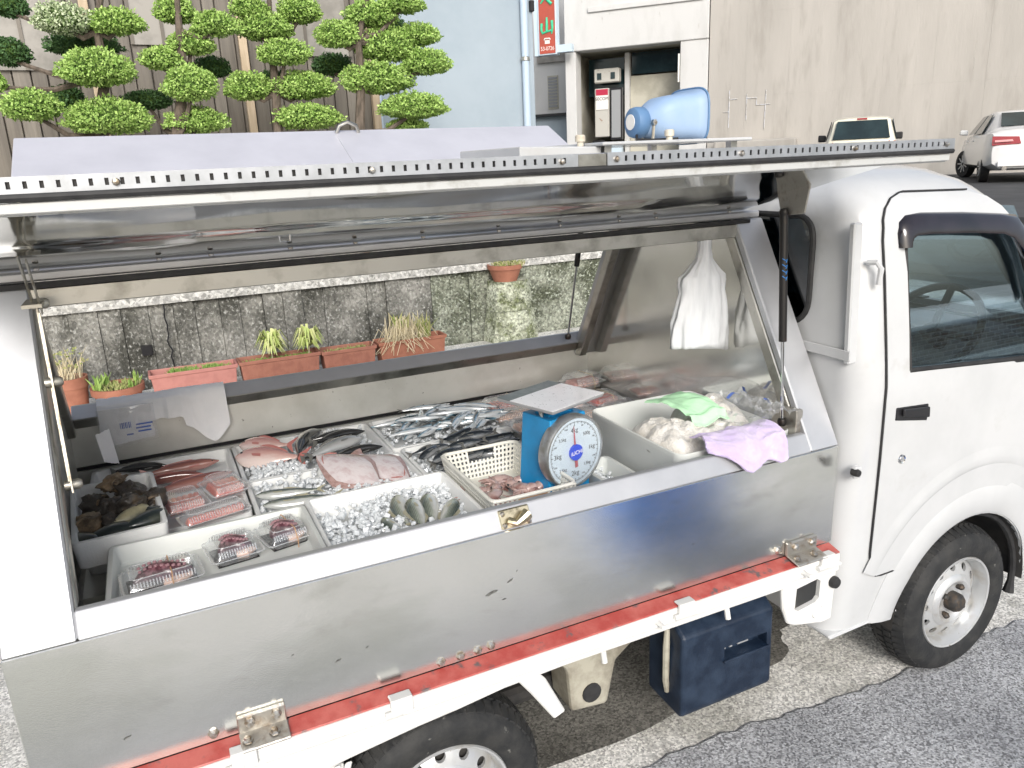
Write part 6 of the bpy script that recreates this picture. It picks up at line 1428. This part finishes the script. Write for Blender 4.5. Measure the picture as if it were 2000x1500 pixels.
q = MB(); q.hexa([PL(-.110, -.107, .3625), PL(.110, -.107, .3625), PL(.110, .055, .3625), PL(-.110, .055, .3625), PL(-.110, -.107, .3638), PL(.110, -.107, .3638), PL(.110, .055, .3638), PL(-.110, .055, .3638)]); q.build('white_top', 'plate_white', pl_)
q = MB(); q.hexa([PL(-.110, .056, .3625), PL(.110, .056, .3625), PL(.110, .107, .3625), PL(-.110, .107, .3625), PL(-.110, .056, .3634), PL(.110, .056, .3634), PL(.110, .107, .3634), PL(-.110, .107, .3634)]); q.build('grey_strip', 'plate_grey', pl_)

# ---- tub of towels
tb = thing('plastic_tub', 'milky white plastic tub full of towels at the front of the counter', 'tub', (1.43, 1.83, .86))
hollow('shell', 1.222, 1.632, 1.578, 2.062, .860, 1.012, .007, .035, 'tub_plastic', tb, taper=.012)
q = MB(); q.box(1.24, 1.62, 1.60, 2.04, .79, .858); tag(q.build('crate', 'foam', None, bevel=.012, segs=2), 'white foam crate beneath the towel tub', 'crate')
def heap(name, label, cx, cy, z, rx, ry, hgt, m, seed, tw=9.0, cat='towel', grp='white towels in the tub', fold=.009):
    q = MB(); nr_, na_ = 34, 72
    for i in range(nr_ + 1):
        r = i / nr_
        for j in range(na_):
            a = 2 * math.pi * j / na_; ed = 1 + .12 * math.sin(a * 3 + seed) + .06 * math.sin(a * 7 + seed * 2)
            x, y = rx * r * ed * math.cos(a), ry * r * ed * math.sin(a)
            dome = hgt * (1 - r ** 2.4) ** .6 if r < 1 else 0
            w1 = fbm(x * 14 + seed, y * 14, 1.0, 3) * .5
            rid = 1 - abs(math.sin((r * tw + a * .9 + w1 * 3.2 + seed)))
            rid2 = 1 - abs(math.sin(x * 60 + y * 45 + w1 * 7))
            zz = dome + fold * (rid ** .6 - .5) * min(1, 1.6 * (1.05 - r)) + .003 * rid2 + .010 * fbm(x * 18 + seed, y * 18)
            q.v.append((cx + x, cy + y, z + zz))
    for i in range(nr_):
        for j in range(na_): q.f.append((i * na_ + j, i * na_ + (j + 1) % na_, (i + 1) * na_ + (j + 1) % na_, (i + 1) * na_ + j))
    q.f.append(tuple(range(nr_ * na_, (nr_ + 1) * na_))); q.m = [0] * len(q.f)
    o = q.build(name, m, None, smooth='all', recalc=False); tag(o, label, cat, grp); return o
heap('towel', 'dirty white towel wrung into a roll at the near left of the tub', 1.315, 1.745, .975, .095, .13, .070, 'cotton', 2.0, 4)
heap('towel', 'dirty white towel heaped at the back right of the tub', 1.505, 1.80, .975, .115, .13, .095, 'cotton', 5.3, 3)
heap('towel', 'flatter white towel filling the near side of the tub', 1.43, 1.69, .965, .175, .10, .060, 'cotton', 8.1, 5)
q = MB()
def gc(u, v):
    x, y = lerp(1.345, 1.455, u) + .05 * (v - .5), lerp(1.885, 1.70, v) - .02 * u
    hh = 1.068 + .018 * math.sin(math.pi * min(1, v * 1.05)) + .020 * u - .02 * v + .006 * fbm(u * 3, v * 4) + .007 * math.sin(u * 9 + v * 2) * v
    if v > .92: hh -= .012
    return (x, y, hh + .004 * math.sin(v * 30) * (v > .8))
q.grid(gc, 26, 34); q.thicken((0, 0, -.003)); tag(q.build('cloth', 'green_cloth', None, smooth=60), 'light green cloth lying over the white towels', 'cloth')
q = MB()
def pc(u, v):
    # from the tub over the rim and down the outside, a narrow tail at its left end
    path = [(1.622, 1.040), (1.588, 1.047), (1.556, 1.044), (1.530, 1.032), (1.513, 1.012), (1.505, .992), (1.501, .972)]
    k_ = min(1, u / .45); v2 = v * (.50 + .50 * k_ * k_ * (3 - 2 * k_)) + .0
    s = v2 * (len(path) - 1); i = min(int(s), len(path) - 2); t = s - i; y, z = lerp(path[i][0], path[i + 1][0], t), lerp(path[i][1], path[i + 1][1], t)
    x = lerp(1.285, 1.535, u) + .010 * math.sin(v * 5) + .012 * v * math.sin(u * 2.5)
    z2 = z + .007 * fbm(u * 6, v * 4, 2) + .006 * math.sin(u * 14 + v * 4) * (.3 + v) - .012 * v * v * math.sin(math.pi * u)
    return (x, y - .010 * math.sin(u * 12 + v * 3) * v * .6 - .004 - .004 * fbm(u * 9, v * 9, 7), z2 + .004)
q.grid(pc, 60, 44); q.thicken((0, .004, -.004)); tag(q.build('towel', 'lavender', None, smooth=60), 'lavender towel draped over the near rim beside the tub', 'towel')
# clear bags beside the tub and film on the front wall
def film(name, label, fn, nu, nv, m='clear_film', cat='plastic bag'):
    q = MB(); q.grid(fn, nu, nv); o = q.build(name, m, None, smooth=25, recalc=False); tag(o, label, cat); return o
fo = film('plastic_bag', 'crumpled clear plastic bags with blue print in the right corner of the counter', lambda u, v: (lerp(1.47, 1.63, u), lerp(1.56, 1.80, v), 1.035 + .05 * math.sin(u * 2.6) + .020 * fbm(u * 7, v * 7, 5) + .012 * abs(fbm(u * 16, v * 16, 9))), 26, 26)
for i, (x, y, w_) in enumerate([(1.50, 1.71, .05), (1.56, 1.62, .03), (1.595, 1.75, .02)]):
    q = MB(); q.grid(lambda u, v: (x + w_ * u, y + .012 * v + .01 * u, 1.093 + .012 * math.sin(i + u * 3)), 6, 2); c_ = q.build('print', 'print_blue', None, recalc=False); c_.parent = fo
film('plastic_film', 'wrinkled clear film stuck low on the steel front wall', lambda u, v: (OX1 + .006 - .005 * abs(fbm(u * 9, v * 9, 3)) - .002 - .010 * (v > .9) * abs(fbm(u * 5, 2)), lerp(1.64, 2.18, u), lerp(.93, 1.075 + .03 * math.sin(u * 5), v)), 40, 18, cat='film')

# ---- bunch of white carrier bags on a hook
prof_ = [(1.556, .020, .014), (1.545, .024, .016), (1.52, .022, .016), (1.49, .030, .020), (1.455, .062, .028), (1.44, .082, .032), (1.42, .086, .034), (1.39, .084, .036), (1.34, .096, .040), (1.29, .106, .042), (1.25, .108, .043), (1.225, .106, .042)]
q = MB(); prof = []
for (a_, b_) in zip(prof_, prof_[1:]):
    prof += [tuple(lerp(a_[i], b_[i], t) for i in range(3)) for t in (0, .33, .66)]
prof.append(prof_[-1])
na_ = 84
for k_, (z, a, b) in enumerate(prof):
    for j in range(na_):
        t = 2 * math.pi * j / na_; pl = 1 + (.02 + .025 * (k_ > 9)) * math.sin(t * 11 + k_ * .08 + 2 * fbm(math.cos(t), math.sin(t), z * 5)) + .10 * fbm(math.cos(t) * 3, math.sin(t) * 3, z * 14)
        xo = .012 * (1 - k_ / 33)
        zz = z - (.030 * max(0, math.cos(t)) if k_ == len(prof) - 1 else 0) + (.008 * fbm(t * 3, z * 9) if k_ > 15 else 0)
        q.v.append((1.522 + xo + a * pl * math.cos(t), 1.88 + b * pl * math.sin(t), zz))
n_ = len(prof)
for i in range(n_ - 1):
    for j in range(na_): q.f.append((i * na_ + j, (i + 1) * na_ + j, (i + 1) * na_ + (j + 1) % na_, i * na_ + (j + 1) % na_))
q.f.append(tuple(range((n_ - 1) * na_, n_ * na_))); q.m = [0] * len(q.f)
bagt = thing('carrier_bags', 'bunch of white carrier bags hanging from the steel header beam', 'bags', (1.53, 1.88, 1.22))
q.build('bags', 'bag_white', bagt, smooth='all')
q = MB(); q.tube([(1.535, 1.88, 1.552), (1.535, 1.88, 1.535), (1.535, 1.868, 1.528)], .003, 6); q.build('hook', 'chrome', bagt, smooth=True)

# ---- cloth and packet on the far rim
q = MB()
def tc_(u, v):
    path = [(2.800, .99), (2.806, 1.06), (2.802, 1.098), (2.775, 1.104), (2.748, 1.085), (2.738, 1.04), (2.734, .99)]
    s = v * 6; i = min(int(s), 5); t = s - i; y, z = lerp(path[i][0], path[i + 1][0], t), lerp(path[i][1], path[i + 1][1], t)
    x = lerp(-.225, .172, u)
    drop = .075 * math.exp(-((u - .86) / .14) ** 2) - .03 * (u < .65)
    if v > .6: z -= drop * (v - .6) / .4
    return (x, y - .010 * abs(math.sin(u * 9)) * (v > .55) * (u > .5) * v - .004 * fbm(u * 9, v * 3), z + .004 * fbm(u * 12, v * 4))
q.grid(tc_, 60, 30); q.thicken((0, .003, .001)); tag(q.build('towel', 'white_cloth', None, smooth=60), 'thin white cloth hung over the far steel rim by the flower pots', 'towel')
pk = thing('plastic_packet', 'clear packet of white bags with blue print hanging inside the far rim', 'packet', (-.19, 2.73, .95))
q = MB(); q.grid(lambda u, v: (lerp(-.222, -.07, u) + .004 * math.sin(v * 9), 2.724 - .010 * math.sin(math.pi * u) * math.sin(math.pi * v) - .003 * fbm(u * 6, v * 6), lerp(1.083, .968, v) - .014 * (1 - u) * v), 20, 16); q.thicken((0, .005, 0)); q.build('bags', 'white_cloth', pk, smooth=60)
q = MB(); q.grid(lambda u, v: (lerp(-.228, -.058, u), 2.712 - .010 * math.sin(math.pi * u) - .004 * abs(fbm(u * 9, v * 9)), lerp(1.086, .962, v) - .014 * (1 - u) * v), 24, 18); q.build('film', 'clear_film', pk, smooth=30, recalc=False)
for i in range(7):
    q = MB(); x = -.165 + i * .005; q.box(x, x + (.003 if i % 2 else .002), 2.7030, 2.7036, 1.015, 1.035); q.build('barcode_bar', 'print_blue', pk)
for (x, w_, z) in ((-.118, .05, 1.02), (-.12, .045, 1.008), (-.115, .04, .996), (-.15, .02, .99)):
    q = MB(); q.box(x, x + w_, 2.7030, 2.7036, z, z + .005); q.build('print_line', 'print_blue', pk)
q = MB(); q.grid(lambda u, v: (-.228 + .035 * u + .01 * v, 2.56 + .05 * u, lerp(1.05, .93 + .03 * (1 - u), v) + .004 * fbm(u * 5, v * 5)), 10, 12); q.thicken((.002, 0, 0)); tag(q.build('rag', 'white_cloth', None, smooth=60), 'small white rag hanging at the back left post', 'rag')

# ---- loudspeaker on the roof platform
ls = thing('loudspeaker', 'pale blue horn loudspeaker bolted on the truck roof', 'loudspeaker', (1.545, 2.17, 1.842))
def sq(x, ry, rz, p, cz, n=40):
    o = []
    for i in range(n):
        a = 2 * math.pi * i / n; c, s = math.cos(a), math.sin(a); o.append((x, 2.17 + ry * math.copysign(abs(c) ** p, c), cz + rz * math.copysign(abs(s) ** p, s)))
    return o
secs = [(1.490, .050, .050, 1, 1.918), (1.505, .062, .060, .9, 1.920), (1.530, .082, .072, .76, 1.925), (1.565, .098, .082, .66, 1.930), (1.63, .106, .088, .58, 1.933), (1.70, .114, .092, .54, 1.935), (1.728, .122, .097, .52, 1.936), (1.740, .134, .104, .5, 1.937), (1.746, .134, .104, .5, 1.937), (1.738, .120, .090, .5, 1.936), (1.66, .080, .064, .6, 1.927), (1.55, .04, .035, .9, 1.92)]
q = MB(); k = 40
for s in secs: q.v += sq(*s)
for i in range(len(secs) - 1):
    for j in range(k): q.f.append((i * k + j, i * k + (j + 1) % k, (i + 1) * k + (j + 1) % k, (i + 1) * k + j))
q.f.append(tuple(range((len(secs) - 1) * k, len(secs) * k))); q.m = [0] * len(q.f); q.build('horn', 'horn_blue', ls, smooth=40)
q = MB(); q.tube(sq(1.743, .136, .106, .5, 1.937), .005, 6, closed=True); q.build('mouth_rim', 'horn_dark', ls, smooth=True)
q = MB(); q.lathe([(.0001, -.055), (.046, -.053), (.056, -.046), (.060, -.03), (.060, .004), (.052, .016)], 32, (1.478, 2.17, 1.918), 'x'); dv = q.build('driver', 'horn_dark', ls, smooth=True)
q = MB(); q.lathe([(.030, 0), (.030, -.003), (.0001, -.003)], 24, (1.423, 2.17, 1.920), 'x'); q.build('label_plate', 'sign_white', dv)
q = MB(); q.tube([(1.50, 2.112, 1.925), (1.50, 2.108, 1.90), (1.50, 2.112, 1.853), (1.50, 2.13, 1.845), (1.50, 2.21, 1.845), (1.50, 2.228, 1.853), (1.50, 2.232, 1.90), (1.50, 2.228, 1.925)], .009, 8, flat=.4); br_ = q.build('bracket', 'aged_plastic', ls, smooth=True)
q = MB(); q.tube([(1.44, 2.15, 1.875), (1.42, 2.12, 1.852), (1.46, 2.06, 1.847), (1.56, 2.02, 1.848)], .006, 8); q.build('cable', 'black_rubber', ls, smooth=True)
for y in (2.105, 2.235):
    q = MB(); q.lathe([(.012, -.008), (.012, .008)], 6, (1.50, y, 1.915), 'y'); q.build('bolt', 'bolt_steel', br_)

ls.scale = (.70, .80, .80)
# ---- parked cars
def car(name, label, loc, head, S, m, L_):
    a = math.atan2(head[1], head[0]); t = thing(name, label, 'car', loc, a); Mw = wm(t)
    def sec(s):
        x, w, zb, zl, zr, wr = s
        half = [(w * .80, zb), (w * .97, zb + .10), (w, zb + .30), (w * .99, (zb + zl) / 2 + .12), (w * .95, zl), (wr, zr - .05), (wr * .86, zr - .012), (wr * .45, zr + .006)]
        return [(x, y, z) for y, z in half] + [(x, -y, z) for y, z in reversed(half)]
    q = MB(); k = 16
    for s in S: q.v += [tuple(Mw @ Vector(p)) for p in sec(s)]
    for i in range(len(S) - 1):
        for j in range(k): q.f.append((i * k + j, i * k + (j + 1) % k, (i + 1) * k + (j + 1) % k, (i + 1) * k + j))
    q.f += [tuple(range(k - 1, -1, -1)), tuple(range((len(S) - 1) * k, len(S) * k))]; q.m = [0] * len(q.f)
    q.build('body', m, t, smooth=38); 
    def patch(nm, pts, mm, par=None, thick=.012):
        P = [Vector(p) for p in pts]; n = (P[1] - P[0]).cross(P[2] - P[0]).normalized() * thick; q = MB(); n_ = len(P)
        v = [tuple(Mw @ p) for p in P] + [tuple(Mw @ (p + n)) for p in P]
        q.add(v, [tuple(range(n_ - 1, -1, -1)), tuple(range(n_, 2 * n_))] + [(i, (i + 1) % n_, n_ + (i + 1) % n_, n_ + i) for i in range(n_)]); return q.build(nm, mm, par or t, bevel=.003)
    def wh(x, y, r=.30, steer=0):
        q = MB(); s = 1 if y > 0 else -1
        q.lathe([(.0001, .05), (r * .62, .06), (r * .66, .085), (r * .95, .08), (r, .05), (r, -.08), (.0001, -.08)], 32, (0, 0, 0), 'y')
        rm = MB()
        for i in range(9):
            an = 2 * math.pi * i / 9; rm.hexa([(math.cos(an) * .04 - .012 * math.sin(an), .062, math.sin(an) * .04 + .012 * math.cos(an)), (math.cos(an) * .04 + .012 * math.sin(an), .062, math.sin(an) * .04 - .012 * math.cos(an)), (math.cos(an) * r * .62 + .012 * math.sin(an), .075, math.sin(an) * r * .62 - .012 * math.cos(an)), (math.cos(an) * r * .62 - .012 * math.sin(an), .075, math.sin(an) * r * .62 + .012 * math.cos(an)),
                     (math.cos(an) * .04 - .012 * math.sin(an), .078, math.sin(an) * .04 + .012 * math.cos(an)), (math.cos(an) * .04 + .012 * math.sin(an), .078, math.sin(an) * .04 - .012 * math.cos(an)), (math.cos(an) * r * .62 + .012 * math.sin(an), .086, math.sin(an) * r * .62 - .012 * math.cos(an)), (math.cos(an) * r * .62 - .012 * math.sin(an), .086, math.sin(an) * r * .62 + .012 * math.cos(an))])
        W = Mw @ Matrix.Translation((x, y, r)) @ Matrix.Rotation(steer, 4, 'Z') @ Matrix.Diagonal((1, s, 1, 1))
        for g_ in (q, rm): g_.v = [tuple(W @ Vector(p)) for p in g_.v]
        o = q.build('wheel', 'tyre', t, smooth=True); rm.build('rim', 'rim_silver', o)
    return t, patch, wh, Mw
HD = (.74503, .66703)
kei = [(-1.70, .60, .38, .70, .80, .55), (-1.66, .68, .30, .92, .98, .62), (-1.60, .705, .28, .95, 1.10, .60), (-1.44, .72, .26, .96, 1.42, .555), (-1.25, .735, .25, .96, 1.46, .565), (-.4, .737, .25, .95, 1.475, .575), (.35, .737, .25, .94, 1.43, .56), (.62, .735, .25, .94, 1.22, .57), (1.0, .73, .25, .93, .97, .62), (1.4, .70, .27, .84, .90, .58), (1.66, .60, .32, .66, .74, .5)]
t, patch, wh, Mw = car('cream_car', 'small cream hatchback parked facing the concrete wall, seen from behind', (15.35, 13.40, .95), HD, kei, 'car_cream', 3.4)
patch('rear_window', [(-1.675, .56, 1.0), (-1.675, -.56, 1.0), (-1.505, -.485, 1.375), (-1.505, .485, 1.375)], 'dark_glass')
patch('brake_lamp', [(-1.462, .10, 1.392), (-1.462, -.10, 1.392), (-1.452, -.10, 1.425), (-1.452, .10, 1.425)], 'lamp_red')
for s in (1, -1):
    pts = [(-1.30, s * .70, 1.0), (.50, s * .70, .99), (.30, s * .60, 1.36), (-1.2, s * .60, 1.39)]; patch('side_window', pts if s < 0 else pts[::-1], 'dark_glass')
    pts = [(-1.69, s * .50, .72), (-1.64, s * .68, .70), (-1.63, s * .68, .94), (-1.67, s * .54, .95)]; patch('tail_lamp', pts if s > 0 else pts[::-1], 'lamp_red')
    for x in (-1.15, 1.15): wh(x, s * .62, .27)
    q = MB(); q.hexa([Mw @ Vector(p) for p in [(.50, s * .74, .98), (.62, s * .74, .98), (.62, s * .92, .98), (.50, s * .92, .98), (.50, s * .74, 1.14), (.62, s * .74, 1.12), (.60, s * .92, 1.13), (.50, s * .92, 1.15)]]); mr = q.build('mirror', 'dark_trim', t, bevel=.03, segs=2)
    q = MB(); q.hexa([Mw @ Vector(p) for p in [(.56, s * .70, .97), (.60, s * .70, .97), (.60, s * .76, 1.0), (.56, s * .76, 1.0), (.56, s * .70, 1.02), (.60, s * .70, 1.02), (.60, s * .76, 1.05), (.56, s * .76, 1.05)]]); q.build('stalk', 'dark_trim', mr)
sed = [(-2.42, .70, .42, .70, .74, .60), (-2.38, .82, .30, .88, .94, .72), (-2.25, .87, .26, .98, 1.03, .74), (-1.75, .89, .24, .98, 1.06, .72), (-1.50, .895, .24, .98, 1.14, .66), (-.95, .90, .24, .97, 1.42, .60), (-.3, .90, .24, .96, 1.47, .62), (.3, .90, .24, .95, 1.43, .61), (.95, .90, .24, .95, 1.10, .66), (1.15, .895, .24, .94, 1.00, .74), (1.9, .87, .25, .86, .92, .70), (2.35, .78, .30, .70, .76, .6), (2.42, .66, .36, .56, .6, .5)]
t, patch, wh, Mw = car('white_sedan', 'white saloon car parked by the concrete wall, red tail lamp toward us', (18.10, 11.47, .95), HD, sed, 'car_white', 4.8)
patch('rear_window', [(-1.60, .60, 1.13), (-1.60, -.60, 1.13), (-1.02, -.53, 1.40), (-1.02, .53, 1.40)], 'dark_glass')
for s in (1, -1):
    for (x0, x1) in ((-1.25, -.25), (-.18, .80)):
        b = .60 + .0
        pts = [(x0, s * .875, 1.0), (x1, s * .875, .985), (min(x1, .45), s * .645, 1.375), (max(x0, -.85), s * .645, 1.385)]; patch('side_window', pts if s < 0 else pts[::-1], 'dark_glass')
    pts = [(-2.45, s * .34, .77), (-2.42, s * .84, .75), (-2.40, s * .84, .93), (-2.43, s * .38, .91)]; tl_ = patch('tail_lamp', pts if s > 0 else pts[::-1], 'lamp_red', thick=.03)
    pts = [(-2.482, s * .48, .82), (-2.462, s * .80, .81), (-2.458, s * .80, .85), (-2.478, s * .50, .86)]; patch('lens', pts if s > 0 else pts[::-1], 'lens_pink', tl_, thick=.004)
    for x in (-1.42, 1.42): wh(x, s * .80, .325, R(22) if x > 0 else 0)
    q = MB(); q.hexa([Mw @ Vector(p) for p in [(.72, s * .90, .98), (.88, s * .90, .98), (.88, s * 1.07, 1.0), (.72, s * 1.07, 1.0), (.72, s * .90, 1.11), (.86, s * .90, 1.09), (.86, s * 1.07, 1.09), (.72, s * 1.07, 1.12)]]); q.build('mirror', 'car_white', t, bevel=.03, segs=2)
    q = MB(); q.tube([Mw @ Vector((-2.30, s * .58, .30)), Mw @ Vector((-2.47, s * .58, .30))], .045, 12); q.build('exhaust_tip', 'chrome', t, smooth=True)
    for x in (-.30, .62):
        q = MB(); q.hexa([Mw @ Vector(p) for p in [(x - .10, s * .90, .84), (x + .08, s * .90, .84), (x + .08, s * .925, .84), (x - .10, s * .925, .84), (x - .10, s * .90, .87), (x + .08, s * .90, .87), (x + .08, s * .925, .87), (x - .10, s * .925, .87)]]); q.build('door_handle', 'car_white', t, bevel=.005)
patch('number_plate', [(-2.425, .17, .60), (-2.425, -.17, .60), (-2.425, -.17, .76), (-2.425, .17, .76)], 'sign_white')
patch('bumper_strip', [(-2.43, .70, .34), (-2.43, -.70, .34), (-2.43, -.70, .44), (-2.43, .70, .44)], 'car_white', thick=.02)
# unseen blue box added to make the blue reflection in the steel panel
bn = thing('reflection_box', 'unseen blue box added for the blue reflection in the steel side panel', 'stand-in', (2.1, .11, 0))
hollow('shell', 1.80, 2.42, -.08, .30, 0, .42, .012, .05, 'reflection_blue', bn, taper=.03)
for x in (1.98, 2.16):
    q = MB(); q.box(x, x + .06, .298, .304, .20, .27); q.build('white_patch', 'sign_white', bn)  # white patches added for the pale spots within the blue reflection
